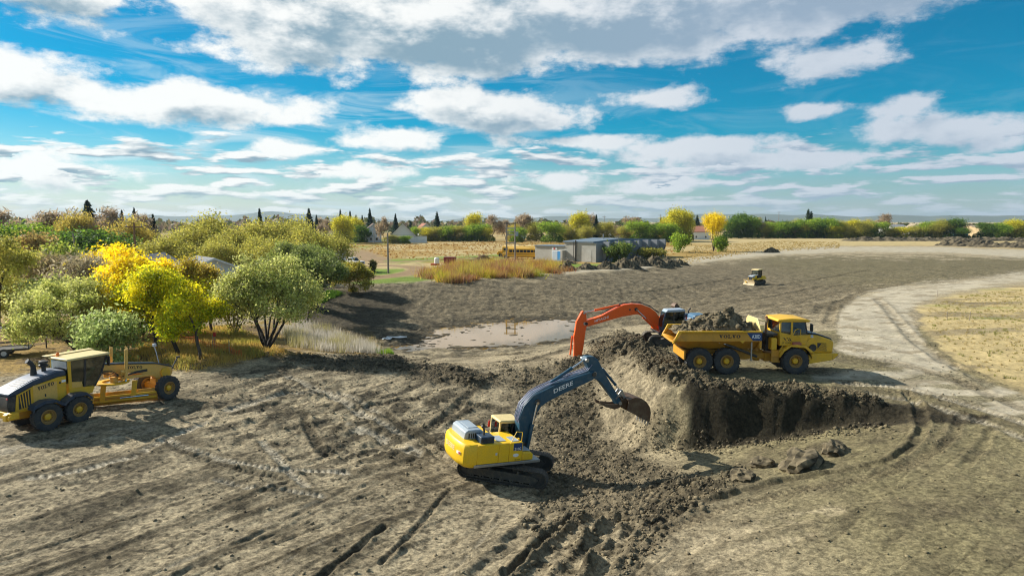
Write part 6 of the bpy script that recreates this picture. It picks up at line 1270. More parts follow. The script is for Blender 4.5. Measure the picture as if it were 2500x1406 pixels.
ROWS = [(832, 300, 12.5, 11, 'yellow'), (868, 320, 12, 8, 'yellow'), (880, 312, 8, 8, 'dark'), (940, 300, 12, 8, 'bare'), (958, 300, 3.8, 8, 'olive'), (988, 300, 3.4, 6, 'green'), (1016, 336, 7, 6, 'green'), (800, 340, 11, 10, 'bare'), (780, 360, 12, 10, 'bare'), (1158, 372, 14.5, 11, 'yellow'), (1200, 350, 13.5, 13, 'bare'), (1235, 355, 11, 10, 'bare'), (1255, 340, 9, 8, 'orange'), (1282, 345, 14, 13, 'bare'), (1262, 320, 7, 8, 'green'), (1310, 340, 10, 11, 'olive'), (1348, 318, 9.5, 12, 'green'), (1380, 330, 8.5, 9, 'olive'), (1412, 330, 14.5, 11, 'yellow'), (1436, 345, 14, 7, 'bare'), (1432, 320, 8, 8, 'olive'), (1480, 325, 10, 9, 'olive'), (1500, 340, 8, 9, 'bare'), (1530, 330, 8.5, 10, 'olive'), (1562, 322, 10, 11, 'green'), (1590, 330, 9, 9, 'dark'), (1612, 340, 9, 9, 'orange'), (1632, 322, 9, 9, 'green'), (1655, 330, 17, 13, 'yellow'), (1672, 335, 15.5, 9, 'yellow'), (1630, 345, 13, 8, 'yellow'), (1545, 420, 13, 12, 'bare')]; ON = ordinals(ROWS)
for i, (px, d, H, W, k) in enumerate(ROWS): far_tree(k, px, d, H, W, LABF[k].split(' along')[0] + ', %s along the far field edge counting from the pickup end' % ON[i], G_FAR)
ROWS = [(1045, 7, 9, 'yellow'), (1070, 7.5, 11, 'olive'), (1095, 7.5, 10, 'green'), (1118, 8, 11, 'olive'), (1140, 7.5, 10, 'green'), (1165, 8.5, 11, 'green'), (1190, 7, 9, 'yellow')]; ON = ordinals(ROWS)
for i, (px, H, W, k) in enumerate(ROWS): far_tree(k, px, 335, H, W, '%s hedge bush, %s counting from the white board fence' % (k, ON[i]), 'hedge beside the white fence')
LABH = {'dark': 'dark green tree in the hedgerow behind the straw field', 'green': 'mid green tree in the hedgerow behind the straw field', 'yellow': 'yellow bush in the hedgerow behind the straw field', 'olive': 'olive tree in the hedgerow behind the straw field', 'bare': 'leafless tree in the hedgerow behind the straw field', 'orange': 'rusty tree in the hedgerow behind the straw field'}
ROWS = [(1785, 390, 11.5, 12, 'dark'), (1812, 395, 14.5, 12, 'dark'), (1836, 398, 12, 12, 'green'), (1850, 400, 12.5, 8, 'bare'), (1868, 398, 8.5, 11, 'olive'), (1890, 396, 9.5, 12, 'green'), (1915, 398, 10, 12, 'dark'), (1940, 400, 11, 13, 'olive'), (1962, 396, 11, 13, 'green'), (1985, 398, 10.5, 13, 'dark'), (2012, 400, 12, 13, 'green'), (2035, 396, 8, 11, 'yellow'), (2055, 400, 10.5, 12, 'olive'), (2080, 398, 11, 12, 'yellow'), (2105, 396, 10, 13, 'olive'), (2132, 400, 9.5, 13, 'green'), (2118, 410, 11.5, 9, 'orange'), (2158, 430, 15, 15, 'bare'), (2175, 398, 6.5, 12, 'olive'), (2200, 396, 6.5, 12, 'yellow'), (2230, 398, 7.5, 12, 'olive'), (2262, 400, 9.5, 13, 'green'), (2290, 396, 11, 14, 'olive'), (2318, 392, 11.5, 14, 'dark'), (2345, 390, 6.5, 10, 'dark'), (2398, 390, 9.0, 12, 'dark'), (2425, 398, 9, 12, 'green'), (2450, 402, 9.5, 13, 'olive'), (2475, 398, 11.5, 14, 'yellow'), (2500, 400, 10, 13, 'olive'), (2530, 400, 11, 13, 'green')]; ON = ordinals(ROWS)
for i, (px, d, H, W, k) in enumerate(ROWS): far_tree(k, px, d, H, W, LABH[k].split(' in the')[0] + ', %s in the hedgerow counting from the yellow cottonwood' % ON[i], 'hedgerow behind the straw field')
for dx, lab, ph in ((-3, 'taller of two slim columnar poplars above the hedgerow', 17.2), (4, 'shorter of two slim columnar poplars above the hedgerow', 15.8)): stand_at(make_spruce('poplar_tree', lab, ph, 3.0, [(.03, .06, .02), (.05, .09, .03)], 2200, .4, 95 + dx, 'columnar poplars above the hedgerow', power=.25), 1972 + dx, 408)
stand(make_tree('cottonwood_tree', 'tall bright yellow cottonwood standing alone by the straw field', 13.0, 7.0, YELLOW, 6500, .30, 51, r0=.2, stems=6, fork=.28, levels=4, kids=3, spread=.42, clump=.075, low=.0, up=.8), 1742, 614)
stand(make_tree('green_bush', 'dark green bush at the foot of the yellow cottonwood', 5.0, 4.0, GREEN_, 2600, .36, 52, stems=4, r0=.08, levels=3, kids=3, clump=.12), 1760, 615)
stand(make_tree('green_bush', 'rounded green bush standing alone beyond the buttressed building', 5.8, 6.4, GREEN_, 4200, .36, 53, stems=5, r0=.1, levels=3, kids=3, clump=.12), 1656, 616)
stand(make_tree('overgrown_shrub', 'dark green shrub growing against the concrete buttresses', 4.6, 7.5, [(.06, .11, .02), (.12, .17, .03), (.20, .22, .03)], 5000, .30, 54, stems=7, r0=.07, levels=3, kids=3, clump=.11), 1508, 640)
stand(make_tree('overgrown_shrub', 'lower olive shrub near the far end of the concrete buttresses', 3.0, 8.0, [(.10, .12, .02), (.20, .19, .03), (.28, .24, .05)], 4000, .28, 55, stems=7, r0=.06, levels=3, kids=3, clump=.13), 1585, 634)
stand(make_tree('small_pine', 'small young pine on the green verge by the road loop', 2.2, 1.2, [(.10, .10, .03), (.16, .14, .04)], 800, .2, 56, r0=.05, levels=3, kids=3, clump=.12), 910, 664)
# far woods that read as one mass
def far_woods():
    r = np.random.default_rng(77); n = 15000; a = r.uniform(-44, 44, n); d = r.uniform(560, 900, n); x = d * np.tan(np.radians(a)); hmax = 9 + 5 * fbm(a, a * 0, 2.2, 4) + 3 * fbm(a, a * 0, .6, 3)
    hmax = np.clip(hmax, 3, 16) * np.interp(a, [-44, -5, 8, 30, 44], [1.1, 1.0, .9, .55, .6]); z = r.random(n) ** .8 * hmax; nz = fbm(x, d, 40, 3) + .3 * r.normal(0, 1, n)
    pal = np.array([(.05, .075, .03), (.11, .12, .04), (.19, .15, .07), (.20, .14, .10)]); t = np.clip((nz + .5) * 3, 0, 2.99); i = t.astype(int); c = pal[i] * (1 - (t - i))[:, None] + pal[i + 1] * (t - i)[:, None]
    V, Fc, cv = leaf_cloud(np.stack([x, d, z], -1), 3.0, c, r); o = bpy.data.objects.new('far_woods', fast_mesh('far_woods', V, Fc, LEAF, cv)); link(o); tag(o, 'low band of mixed woods on the far horizon', 'woods', kind='stuff')
far_woods()
# ------------------------------------------------------------------ buildings
def at_px(px, d): return ((px - 1250) / F_PX * d, d, gz((px - 1250) / F_PX * d, d) if d < 250 else 0.0)
CONC = paint('weathered_concrete', (.46, .44, .39), .9, .45, (.30, .27, .21), scale=.8); CONC_SHADE = paint('shade_side_concrete', (.30, .31, .33), .9, .5, (.17, .17, .16), scale=.7); ROOFM = paint('blue_grey_roof', (.13, .18, .23), .6, .3, scale=.6)  # darker concrete carries the sunless side's shade in its colour
SHING = {'brown': paint('brown_shingle', (.16, .095, .075), .9, .3, scale=2), 'grey': paint('grey_shingle', (.20, .21, .23), .9, .3, scale=2), 'dark': paint('dark_shingle', (.05, .042, .05), .9, .3, scale=2), 'red': paint('red_shingle', (.32, .12, .07), .9, .25, scale=2), 'tan': paint('tan_shingle', (.36, .28, .20), .9, .25, scale=2)}
SIDE = {'white': paint('white_siding', (.75, .76, .76), .7, .12), 'blue': paint('blue_siding', (.10, .22, .38), .7, .15), 'tan': paint('tan_siding', (.46, .34, .18), .7, .15), 'grey': paint('grey_siding', (.50, .50, .48), .7, .15), 'dblue': paint('slate_siding', (.06, .12, .17), .7, .15)}
WIN = paint('dark_window', (.02, .03, .04), .12, .0); TRIM = paint('white_trim', (.80, .80, .78), .6, .05); WOOD = paint('grey_wood', (.30, .25, .20), .9, .4, scale=3); WOODR = paint('brown_pole_wood', (.22, .12, .06), .9, .4, scale=3)
def concrete_building():
    c0 = Vector(gpx(1455, 641)); t = thing('concrete_building', 'long grey concrete building with slanted buttresses and blue doors', 'building', (c0.x, c0.y, c0.z))
    ex = Vector((.617, .787, 0)); ang = math.atan2(ex.y, ex.x); t.rotation_euler = (0, 0, ang)      # local x along the buttressed side, local y along the lit wing
    L, D, H = 36.8, 9.0, 4.6
    m = MB(); m.b2(0, L, .0, D, -.3, H); m.build('main_block', CONC_SHADE, t)
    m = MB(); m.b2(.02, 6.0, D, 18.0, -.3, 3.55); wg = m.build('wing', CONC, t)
    m = MB(); m.b2(-.06, -.002, 0.0, D, -.3, H - .02); lit = m.build('end_wall', CONC, t)  # paler skin paints the sunlit tone onto this end
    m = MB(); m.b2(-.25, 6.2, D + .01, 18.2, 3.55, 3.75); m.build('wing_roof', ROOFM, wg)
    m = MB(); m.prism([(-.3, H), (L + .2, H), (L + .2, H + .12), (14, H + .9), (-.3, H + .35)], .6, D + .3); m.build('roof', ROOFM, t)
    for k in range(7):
        x = 3.2 + k * 5.05; m = MB(); m.prism([(0, -.2), (-.35, -.2), (-1.7, 3.2), (-1.7, H + .25), (0, H + .25)], x, x + .55, 'x'); bt = m.build('buttress', CONC_SHADE, t)
        m = MB(); m.prism([(x + .56, -.01), (x + .56, -1.69), (x + 3.2, -.01)], 3.3, H + .22, 'z'); m.build('hood', paint('shaded_soffit_concrete', (.22, .22, .22), .9, .4), bt)  # hood concrete darkened, shade under the hoods put into its colour
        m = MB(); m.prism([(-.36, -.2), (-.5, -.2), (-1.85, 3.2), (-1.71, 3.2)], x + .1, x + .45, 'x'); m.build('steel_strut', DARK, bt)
    for (x0, x1) in ((28.6, 29.4),): m = MB(); m.b2(x0, x1, -.5, -.3, 1.2, H); m.build('timber_post', WOODR, t)
    # lit wing: blue double door, sign, pipe, window recess
    fr = MB(); fr.b2(-.25, .02, 9.4, 12.6, -.1, 2.6); fr = fr.build('door_frame', TRIM, t)
    for y0, y1, mt in ((9.6, 10.9, paint('blue_door', (.05, .28, .62), .5, .1)), (10.95, 12.4, paint('pale_blue_door', (.50, .58, .66), .5, .1))): m = MB(); m.b2(-.30, -.252, y0, y1, 0, 2.4); m.build('door', mt, fr)
    m = MB(); m.b2(-1.6, .02, 8.55, 9.15, -.2, 2.7); m.build('porch_wall', CONC, t)
    m = MB(); m.b2(-.10, .015, 11.2, 12.7, 2.75, 3.4); sg = m.build('sign', TRIM, t); m = MB(); m.b2(-.12, -.101, 11.7, 12.2, 2.85, 3.25); m.build('sign_panel', RED, sg)
    m = MB(); m.cyl((-.30, 5.6, 0), (-.30, 5.6, 5.2), .16, n=8); m.cyl((-.25, 6.2, 1.0), (-.25, 6.2, 5.0), .07, n=6); m.build('drain_pipe', DARK, t)
    m = MB(); m.b2(-.10, -.062, 1.2, 3.0, .1, 2.9); m.build('blocked_opening', paint('pale_concrete', (.52, .50, .45), .9, .3), lit)
    m = MB(); m.cyl((10, 4, H + .3), (10, 4, H + 2.0), .12, n=8); m.build('vent_pipe', STEEL, t)
    return t
concrete_building()
def house(px, d, w, dep, hw, hr, rot, side, roof, label, gable_front=True, wins=2, chimney=False, storeys=1, garage=False, z0=0.0):
    t = thing('house', label, 'house', at_px(px, d), (0, 0, R(rot))); S_, Rf = SIDE[side], SHING[roof]; t.location.z += z0
    m = MB(); m.prism([(-w / 2, -.3), (w / 2, -.3), (w / 2, hw), (0, hw + hr), (-w / 2, hw)], -dep / 2, dep / 2); wl = m.build('wall', S_, t)
    e = .5; k = hr / (w / 2)
    for s in (-1, 1):
        m = MB(); m.prism([(s * (w / 2 + e), hw - k * e), (0, hw + hr), (0, hw + hr + .22), (s * (w / 2 + e), hw - k * e + .22)], -dep / 2 - e, dep / 2 + e); rf = m.build('roof', Rf, t)
        m = MB(); m.prism([(s * (w / 2 + e), hw - k * e - .06), (0, hw + hr - .06), (0, hw + hr + .2), (s * (w / 2 + e), hw - k * e + .2)], -dep / 2 - e - .06, -dep / 2 - e); m.build('fascia', TRIM, rf)
    for st in range(storeys):
        for i in range(wins):
            x = (i - (wins - 1) / 2) * w / (wins + .6); z = .9 + st * 2.7; m = MB(); m.b2(x - .55, x + .55, -dep / 2 - .05, -dep / 2 - .003, z, z + 1.3); f = m.build('window', TRIM, t); m = MB(); m.b2(x - .45, x + .45, -dep / 2 - .09, -dep / 2 - .051, z + .1, z + 1.2); m.build('pane', WIN, f)
        for i in range(2):
            y = (i - .5) * dep * .5; z = .9 + st * 2.7
            for s in (-1, 1): m = MB(); m.b2(s * (w / 2 + .003), s * (w / 2 + .05), y - .5, y + .5, z, z + 1.2); f = m.build('window', TRIM, t); m = MB(); m.b2(s * (w / 2 + .051), s * (w / 2 + .08), y - .4, y + .4, z + .1, z + 1.1); m.build('pane', WIN, f)
    if chimney: m = MB(); m.b2(w * .2, w * .2 + .7, -.4, .4, hw, hw + hr + .9); m.build('chimney', SHING['brown'], t)
    return t
house(985, 318, 11, 14, 3.2, 5.2, 8, 'white', 'brown', 'large white house with a steep brown gable roof beside the white fence', wins=2)
house(912, 324, 7, 12, 5.6, 3.0, 14, 'white', 'brown', 'two-storey white house wing with a bay of tall windows', wins=2, storeys=2)
house(1036, 385, 8, 10, 5.0, 3.4, 20, 'white', 'red', 'small white gabled house behind the hedge', storeys=2)
house(1160, 392, 9, 10, 3.5, 4.0, 5, 'dblue', 'dark', 'dark slate-blue house under the round yellow tree')
house(1515, 350, 20, 10, 3.2, 2.6, 90, 'white', 'red', 'low white house with a red-brown roof behind the bare trees', wins=3)
house(1700, 372, 19, 10, 4.2, 2.8, 88, 'white', 'red', 'long white house with a red roof next to the yellow cottonwood', wins=3)
house(1804, 420, 7, 6, 2.8, 1.6, 10, 'white', 'tan', 'tiny white cottage between the dark hedgerow trees', wins=1)
house(2180, 520, 22, 12, 4.4, 2.6, 92, 'grey', 'grey', 'grey-roofed long house behind the hedgerow')
house(2225, 470, 8, 10, 4.6, 3.2, -10, 'white', 'tan', 'white gable house peeking over the hedgerow')
house(2385, 450, 24, 12, 4.8, 2.0, 90, 'tan', 'tan', 'tan low building with a broad roof behind the hedgerow', wins=3)
house(2338, 430, 7, 7, 2.5, 2.2, 15, 'blue', 'grey', 'small blue shed between the dark bushes of the hedgerow', wins=1)
house(1390, 390, 16, 9, 2.8, 2.2, 85, 'tan', 'tan', 'low tan house behind the green far-field trees', wins=3)
house(1262, 400, 14, 9, 2.8, 2.2, 80, 'grey', 'brown', 'low grey house hidden behind the bare trees')
house(308, 102, 8, 10, 2.6, 1.7, 62, 'tan', 'dark', 'house with a dark brown roof among the yellow shrubs', chimney=True)
house(375, 106, 6.5, 9, 2.6, 2.0, 10, 'grey', 'grey', 'grey house with white-edged gable among the ash trees')
house(500, 100, 9, 8, 2.6, 1.8, 40, 'white', 'grey', 'white-walled house half hidden behind the maples')
house(445, 135, 9, 9, 2.6, 2.0, 70, 'blue', 'grey', 'blue-grey house glimpsed through the olive belt')
house(0, 175, 10, 9, 4.0, 2.4, 20, 'grey', 'grey', 'grey house at the town edge behind the green trees')
def board_fence(px, d, w, h, label):
    t = thing('board_fence', label, 'fence', at_px(px, d)); n = int(w / .6)
    for k in range(n): m = MB(); m.b2(-w / 2 + k * .6, -w / 2 + k * .6 + .57, -.05, .05, 0, h); m.build('board', TRIM, t)
board_fence(1025, 312, 6.6, 3.0, 'white board fence joining the white house and the hedge')
# ------------------------------------------------------------------ poles and wires
def pole(px, py, h, label, d=None, arm=True, tilt=0.0, mat=WOOD, r=.15, group=None):
    g0 = gpx(px, py) if d is None else at_px(px, d); t = thing('utility_pole', label, 'utility pole', g0, (0, tilt, 0), group)
    m = MB(); m.cyl((0, 0, -.3), (0, 0, h), r, r * .7, 10); m.build('post', mat, t)
    if arm:
        m = MB(); m.b2(-1.2, 1.2, -.06, .06, h - .7, h - .55); a = m.build('crossarm', mat, t)
        for x in (-1.05, 0, 1.05): m = MB(); m.cyl((x, 0, h - .55), (x, 0, h - .32), .06, n=6); m.build('insulator', STEEL, a)
    return t
P_MAIN = pole(948, 667, 7.6, 'slim utility pole on the grass inside the road loop', arm=False, r=.20)
P2 = pole(914, 592, 8, 'utility pole standing before the white house', d=300, r=.16)
P_TILT = pole(190, 612, 8.0, 'leaning grey utility pole above the yellow shrubs', d=104, arm=False, tilt=R(-4), r=.17)
pole(331, 600, 9.6, 'tall brown utility pole beside the dark roofed house', d=98, arm=True, mat=WOODR, r=.17)
for px, d, h, lab in ((1474, 420, 13, 'by the low tan house'), (1525, 420, 13, 'over the low white house with the red-brown roof'), (1610, 430, 14, 'by the spruce next to the tall yellow trees'), (1898, 520, 17, 'above the olive hedgerow trees'), (1132, 400, 12, 'beside the slate-blue house')): pole(px, 0, h, 'thin utility pole rising ' + lab, d=d, r=.2, group='far utility poles')
hf = thing('h_frame_pole', 'tall two-legged pole frame with crossbars by the school buses', 'utility pole', gpx(1247, 646)); 
for x in (-.95, .95): m = MB(); m.cyl((x, 0, -.3), (x, 0, 9.6), .20, .15, 10); m.build('post', WOOD, hf)
for z, w_, mt in ((9.3, 3.2, DARK), (8.2, 2.4, STEEL), (7.45, 2.4, STEEL), (6.8, 1.6, STEEL), (4.9, 2.4, STEEL)): m = MB(); m.b2(-w_ / 2, w_ / 2, -.22, -.10, z - .12, z + .10); m.build('crossbar', mt, hf)
m = MB(); m.cyl((1.35, 0, 6.4), (1.35, 0, 7.4), .35, n=14); m.build('transformer', GREY, hf)
def wire(a, b, sag, label, r=.02, grp='overhead wires'):
    a, b = Vector(a), Vector(b); m = MB(); m.tube([a.lerp(b, t) - Vector((0, 0, 4 * sag * t * (1 - t))) for t in np.linspace(0, 1, 13)], r, 4); tag(m.build('wire', BLACK, ang=60), label, 'wire', grp)
hl = hf.location; cb = Vector(gpx(1455, 641))
wire((hl.x + .95, hl.y, 4.9 + hl.z), (cb.x - 4.5, cb.y + 3.4, 4.8), 1.5, 'slack cable from the pole frame to the concrete building', .035, None)
pm = P_MAIN.location; p2 = P2.location
for k in range(2): wire((pm.x, pm.y, 7.2 - k * .4), (p2.x - 1 + k, p2.y, 7.4), 1.2, '%s thin wire between the slim pole and the house pole' % ('upper', 'lower')[k], .02, 'wires to the house')
for k in range(2): wire((pm.x, pm.y, 7.3 - k * .4), (pm.x + 90, pm.y + 190, 7.5), 1.5, '%s thin wire running from the slim pole across the field' % ('upper', 'lower')[k], .02, 'wires across the field')
pt = P_TILT.location; wire((pt.x + .55, pt.y, 7.8), (pt.x - 3.5, pt.y + 20, 8.2), .3, 'pale wire from the leaning pole to the dark trees', .03, None); wire((pt.x + .55, pt.y, 7.6), (pt.x + 8.0, pt.y + 2, 6.6), 1.1, 'sagging wire from the leaning pole to the dark roofed house', .03, None)
# ------------------------------------------------------------------ vehicles in the distance
def car_wheels(t, pts, r, w, hubmat=SILV):
    for (x, y) in pts:
        m = MB(); m.lathe([(r * .55, -w / 2), (r * .95, -w / 2), (r, -w / 3), (r, w / 3), (r * .95, w / 2), (r * .55, w / 2)], (0, 0, 0), 'y', 20); o = m.build('wheel', RUB, t, loc=(x, y, r)); k = MB(); k.lathe([(.02, -w * .4), (r * .56, -w * .4), (r * .56, w * .4), (.02, w * .4)], (0, 0, 0), 'y', 14); k.build('rim', hubmat, o)
def pickup(loc, rz):
    t = thing('pickup_truck', 'white four-door pickup truck parked on the dirt loop', 'pickup truck', loc, (0, 0, rz)); m = MB()
    m.prism([(-2.9, .55), (-2.9, 1.15), (-.75, 1.15), (-.75, 1.20), (1.0, 1.15), (2.6, 1.08), (2.85, .95), (2.9, .5), (-2.9, .45)], -.98, .98); m.build('body', WHITE, t, .08)
    m = MB(); m.prism([(-.85, 1.14), (1.25, 1.14), (.55, 1.78), (.3, 1.86), (-.55, 1.86), (-.78, 1.75)], -.84, .84); cb_ = m.build('cab', WHITE, t, .07)
    for s in (-1, 1):
        for x in ([(-.70, 1.22), (-.05, 1.22), (-.05, 1.72), (-.62, 1.72)], [(.03, 1.22), (1.0, 1.22), (.52, 1.70), (.03, 1.72)]): m = MB(); m.prism(x, s * .842, s * .85); m.build('window', WIN, cb_)
    m = MB(); m.quad((1.24, -.72, 1.18), (1.24, .72, 1.18), (.60, .66, 1.76), (.60, -.66, 1.76), .02); m.build('windscreen', WIN, cb_)
    m = MB(); m.b2(2.88, 2.93, -.62, .62, .62, .98); m.build('grille', BLACK, t)
    for s in (-1, 1): m = MB(); m.b2(2.84, 2.92, s * .66, s * .92, .78, .98); m.build('headlight', SILV, t)
    m = MB(); m.b2(2.85, 3.02, -.95, .95, .42, .60); m.build('bumper', CHROME, t, .02); m = MB(); m.b2(-2.8, -.95, -.8, .8, 1.10, 1.165); m.build('cargo_bed', DARK, t)
    car_wheels(t, ((1.85, -.85), (1.85, .85), (-1.75, -.85), (-1.75, .85)), .40, .28); return t
p = gpx(862, 649); pickup((p[0], p[1], p[2] + .02), R(-38))
p = at_px(818, 158); t = thing('enclosed_trailer', 'white enclosed box trailer behind the white pickup', 'trailer', p, (0, 0, R(-30))); m = MB(); m.b2(-2.4, 2.4, -1.1, 1.1, .55, 2.9); m.build('box', WHITE, t, .06); m = MB(); m.b2(-2.42, -2.40, -.9, .9, .7, 2.7); m.build('rear_door', SILV, t); m = MB(); m.prism([(2.4, .5), (3.6, .5), (3.6, .6), (2.4, .6)], -.1, .1); m.build('tow_bar', DARK, t); car_wheels(t, ((-.5, -1.0), (-.5, 1.0)), .35, .22)
def bus(loc, rz, label, grp):
    t = thing('school_bus', label, 'bus', loc, (0, 0, rz)); BY = paint('bus_yellow', (.80, .42, .02), .45, .15); m = MB(); L = 9.2
    m.loft([[(x, -1.2, .6), (x, -1.22, 1.6), (x, -1.18, 2.5), (x, -.95, 2.86), (x, -.4, 3.0), (x, .4, 3.0), (x, .95, 2.86), (x, 1.18, 2.5), (x, 1.22, 1.6), (x, 1.2, .6)] for x in (-L / 2, L / 2)]); m.build('body', BY, t, .05)
    m = MB(); m.loft([[(x, -.85, 2.9), (x, -.4, 3.03), (x, .4, 3.03), (x, .85, 2.9)] for x in (-L / 2 + .3, L / 2 - .3)], close=False, cap=False); m.build('roof', paint('bus_roof', (.78, .52, .14), .5, .2), t)
    m = MB(); m.prism([(L / 2, .6), (L / 2 + 1.5, .6), (L / 2 + 1.5, 1.3), (L / 2 + 1.2, 1.6), (L / 2, 1.7)], -.95, .95); m.build('hood', BY, t, .08)
    for s in (-1, 1):
        for k in range(9): x = -L / 2 + .35 + k * .95; m = MB(); m.b2(x, x + .8, s * 1.2, s * 1.235, 1.75, 2.4); m.build('window', WIN, t)
        m = MB(); m.b2(-L / 2, L / 2, s * 1.225, s * 1.24, 1.25, 1.33); m.build('rub_rail', BLACK, t)
    m = MB(); m.b2(L / 2, L / 2 + .03, -1.0, 1.0, 1.75, 2.55); m.build('windscreen', WIN, t); m = MB(); m.b2(-L / 2 - .03, -L / 2, -.8, .8, 1.75, 2.5); m.build('rear_window', WIN, t)
    car_wheels(t, ((L / 2 + .6, -1.0), (L / 2 + .6, 1.0), (-2.6, -1.0), (-2.6, 1.0)), .48, .3, BLACK); return t
p = at_px(1284, 178); bus(p, R(165), 'yellow school bus parked against the concrete wing', None); p = at_px(1268, 188); bus(p, R(168), 'farther yellow school bus behind the first parked bus', None)
# ------------------------------------------------------------------ small things about the site
p = at_px(1098, 156); t = thing('dumpster', 'dark red steel waste bin beside the road loop', 'waste bin', p, (0, 0, R(-12))); m = MB(); m.prism([(-1.1, .2), (1.1, .2), (1.25, 1.6), (-1.25, 1.6)], -.8, .8); m.build('bin', paint('maroon_paint', (.22, .012, .018), .5, .2), t, .03); m = MB(); m.b2(-1.25, 1.25, -.85, .85, 1.6, 1.68); m.build('lid', paint('maroon_lid', (.18, .012, .016), .5, .2), t, .01)
for x in (-.8, .8): m = MB(); m.b2(x - .08, x + .08, -.7, .7, -.02, .2); m.build('skid', DARK, t)
p = at_px(1066, 152); t = thing('storage_tank', 'white upright tank with a red base near the red bin', 'tank', p); m = MB(); m.lathe([(.001, .4), (.55, .4), (.55, 1.5), (.4, 1.7), (.001, 1.75)], (0, 0, 0), 'z', 18); m.build('shell', WHITE, t); m = MB(); m.b2(-1.3, .6, -.5, .5, 0, .4); m.build('base', RED, t, .02)
def brush_pile(px, d, w, h, label, seed, mat=None):
    r = random.Random(seed); p = at_px(px, d); t = thing('brush_pile', label, 'brush pile', p); m = MB()
    for k in range(150):
        a = r.uniform(0, 6.28); q = r.random() ** .5; x, y = q * w / 2 * math.cos(a), q * w * .35 * math.sin(a); z = h * (1 - q) * r.uniform(.2, 1); L = r.uniform(.8, 2.2); b = r.uniform(0, 6.28); e = r.uniform(-.3, .7)
        m.tube([(x, y, z), (x + L * math.cos(b) * .5, y + L * math.sin(b) * .5, z + L * e * .25), (x + L * math.cos(b), y + L * math.sin(b), max(0, z + L * e * .3))], [r.uniform(.04, .11), .05, .02], 4)
    o = m.build('branches', mat or BARK, t, ang=60); o['kind'] = 'stuff'
    me = heap_mesh('mound', lambda X, Y: h * .7 * np.clip(1 - np.hypot(X / (w * .48), Y / (w * .34)), -.05, 1) + .15 * fbm(X, Y, .7, 3), -w / 2, w / 2, -w * .36, w * .36, 26, 20, CLOD, lambda X, Y, Z_: np.broadcast_to(BROWN * .5, X.shape + (3,))); o = bpy.data.objects.new('mound', me); link(o, t)
brush_pile(1180, 158, 8, 3.2, 'heap of brown cut branches behind the golden weeds', 3, WOODR); brush_pile(1386, 158, 3.4, 1.5, 'pile of broken timber in front of the blue doors', 5, WOOD); brush_pile(825, 190, 5, 2.0, 'dark brush heap beside the dirt patch near the elms', 9)
for px, py, lab in ((2312, 776, 'thin wooden survey stake on the straw field, tilted slightly'), (2366, 776, 'thin wooden survey stake leaning away on the straw field'), (2289, 718, 'dark survey stake at the inner edge of the haul road')):
    g0 = gpx(px, py + 6); m = MB(); m.prism([(-.02, -.15), (.02, -.15), (.02, .8), (0, .85), (-.02, .8)], -.02, .02); o = m.build('survey_stake', WOOD, loc=g0, rot=(0, R(6) if px == 2366 else R(-2), 0)); tag(o, lab, 'stake')
# spare bucket on the flat behind the orange excavator
g0 = gpx(1648, 752); t = thing('digging_bucket', 'rusty spare digging bucket lying on the flat beyond the orange excavator', 'bucket', (g0[0], g0[1], g0[2]), (0, 0, R(20))); t.scale = (.75, .75, .75); m = MB(); bk = [(.0, 1.0), (-.35, .75), (-.5, .4), (-.4, .1), (-.1, .0), (.8, .0)]
strip_shell(m, bk, -.6, .6, .04); m.build('shell', RUST, t)
for s in (-1, 1): m = MB(); m.prism(bk, s * .6 - .02, s * .6 + .02); m.build('side_plate', RUST, t)
for k in range(4): m = MB(); y = -.5 + k * .333; m.prism([(.78, .0), (1.0, .03), (.78, .08)], y - .05, y + .05); m.build('tooth', STEEL, t)
m = MB()
# red sign post and orange mesh fence under the maples
g0 = gpx(525, 850); t = thing('marker_post', 'thin post with a small red marker in the dry grass', 'marker post', g0); m = MB(); m.cyl((0, 0, -.1), (0, 0, 1.25), .025, n=6); m.build('post', STEEL, t); m = MB(); m.b2(-.11, .11, -.04, .02, .95, 1.28); m.build('marker', RED, t, .01)
pts = [gpx(*q) for q in ((430, 832), (480, 840), (520, 850), (560, 862), (590, 872))]
t = thing('mesh_fence', 'sagging orange plastic mesh fence behind the maple trunks', 'fence', pts[0]); OM = paint('orange_mesh', (.75, .14, .02), .6, .2)
for i in range(len(pts) - 1):
    a, b = Vector(pts[i]) - Vector(pts[0]), Vector(pts[i + 1]) - Vector(pts[0]); rr_ = random.Random(i); h1 = .55 + .3 * rr_.random()
    m = MB()
    for k in range(9): q = a.lerp(b, k / 8); m.tube([q, q + Vector((.05 * rr_.uniform(-1, 1), 0, h1 * (1 - .35 * math.sin(k / 8 * 3.14))))], .018, 4)
    for z in (.1, .3, .5): m.tube([a.lerp(b, s) + Vector((0, 0, z * (1 - .3 * math.sin(s * 3.14)) * h1 / .6)) for s in (0, .25, .5, .75, 1)], .02, 4)
    o = m.build('mesh_panel', OM, t, ang=60); o['kind'] = 'stuff'
    m = MB(); m.cyl(a, a + Vector((0, 0, 1.0)), .03, n=6); m.build('stake', STEEL, t)
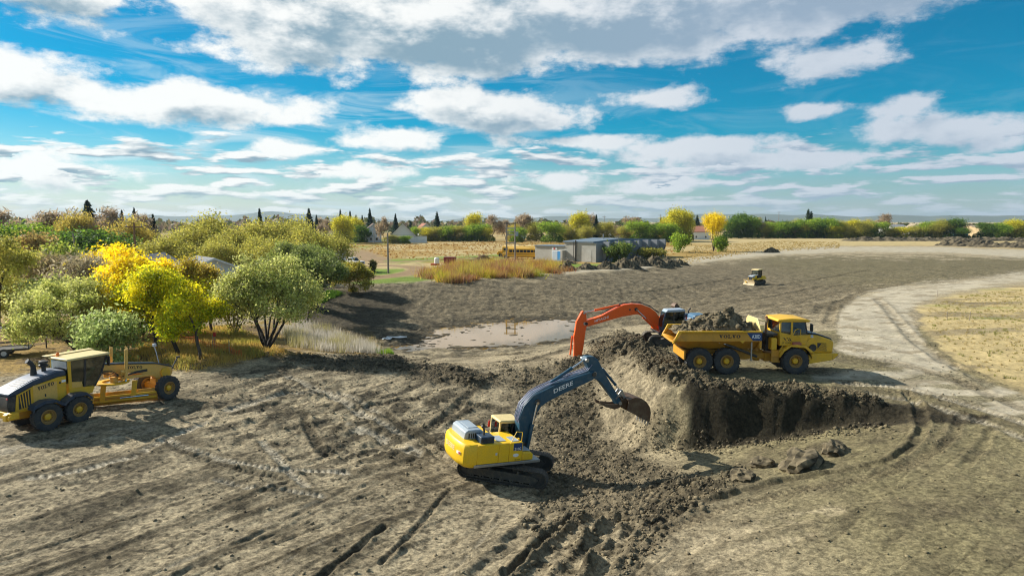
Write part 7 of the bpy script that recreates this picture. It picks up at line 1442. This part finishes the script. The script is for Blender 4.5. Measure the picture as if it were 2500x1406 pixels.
# left edge: utility trailer, gate bar, litter
g0 = gpx(22, 868); t = thing('utility_trailer', 'small dark utility trailer with raised rails at the wood edge', 'trailer', g0, (0, 0, R(25))); m = MB(); m.b2(-1.6, 1.4, -.8, .8, .45, .6); m.build('deck', DARK, t, .02)
for s in (-1, 1): m = MB(); m.tube([(-1.6, s * .8, .6), (-1.6, s * .8, 1.15), (1.4, s * .8, 1.15), (1.4, s * .8, .6)], .035, 6); m.tube([(-1.6, s * .8, .85), (1.4, s * .8, .85)], .03, 6); m.build('side_rail', NAVY, t)
m = MB(); m.quad((1.4, -.75, .6), (1.4, .75, .6), (2.1, .75, 1.7), (2.1, -.75, 1.7), .05); m.build('tail_ramp', SILV, t); car_wheels(t, ((-.1, -.95), (-.1, .95)), .33, .2)
g0 = gpx(10, 842); t = thing('gate_bar', 'long pale pipe rail sloping across the wood edge', 'gate', g0, (0, 0, R(-12)));
m = MB(); m.cyl((-1.5, 0, 1.6), (4.2, 0, .75), .045, n=8); m.build('pipe', SILV, t)
for x, h in ((-1.4, 1.6), (4.1, .78)): m = MB(); m.cyl((x, 0, -.1), (x, 0, h), .05, n=8); m.build('post', DARK, t)
# two white scraps of plastic by the water
for px, py, lab, sx in ((944, 828, 'scrap of pale blue plastic sheet at the muddy shore', .5), (968, 826, 'long white plastic sheet lying on the muddy shore', 1.1)):
    g0 = gpx(px, py); m = MB(); r = random.Random(px); N = 6; vs = [(sx * (i / N - .5) * 2, .35 * (j / 3 - .5) * 2 + .1 * r.random(), .06 + .12 * r.random()) for j in range(4) for i in range(N + 1)]; m.add(vs, [(j * (N + 1) + i, j * (N + 1) + i + 1, (j + 1) * (N + 1) + i + 1, (j + 1) * (N + 1) + i) for j in range(3) for i in range(N)])
    o = m.build('plastic_sheet', TRIM, loc=(g0[0], g0[1], gz(g0[0], g0[1]))); tag(o, lab, 'plastic sheet')

# ------------------------------------------------------------------ air
hz = MB(); hz.b2(-9500, 9500, -60, 9400, -6, 125); m, g, b = new_mat('haze_air'); g.n.remove(b)
pv = g.node('ShaderNodeVolumePrincipled'); pv.inputs['Density'].default_value = 0.00007; pv.inputs['Color'].default_value = (.62, .78, .92, 1); pv.inputs['Anisotropy'].default_value = .2
g.l.new(pv.outputs[0], g.n['Material Output'].inputs['Volume'])
tag(hz.build('haze', m, ang=0), 'thin blue air over the whole site', 'haze', kind='stuff')
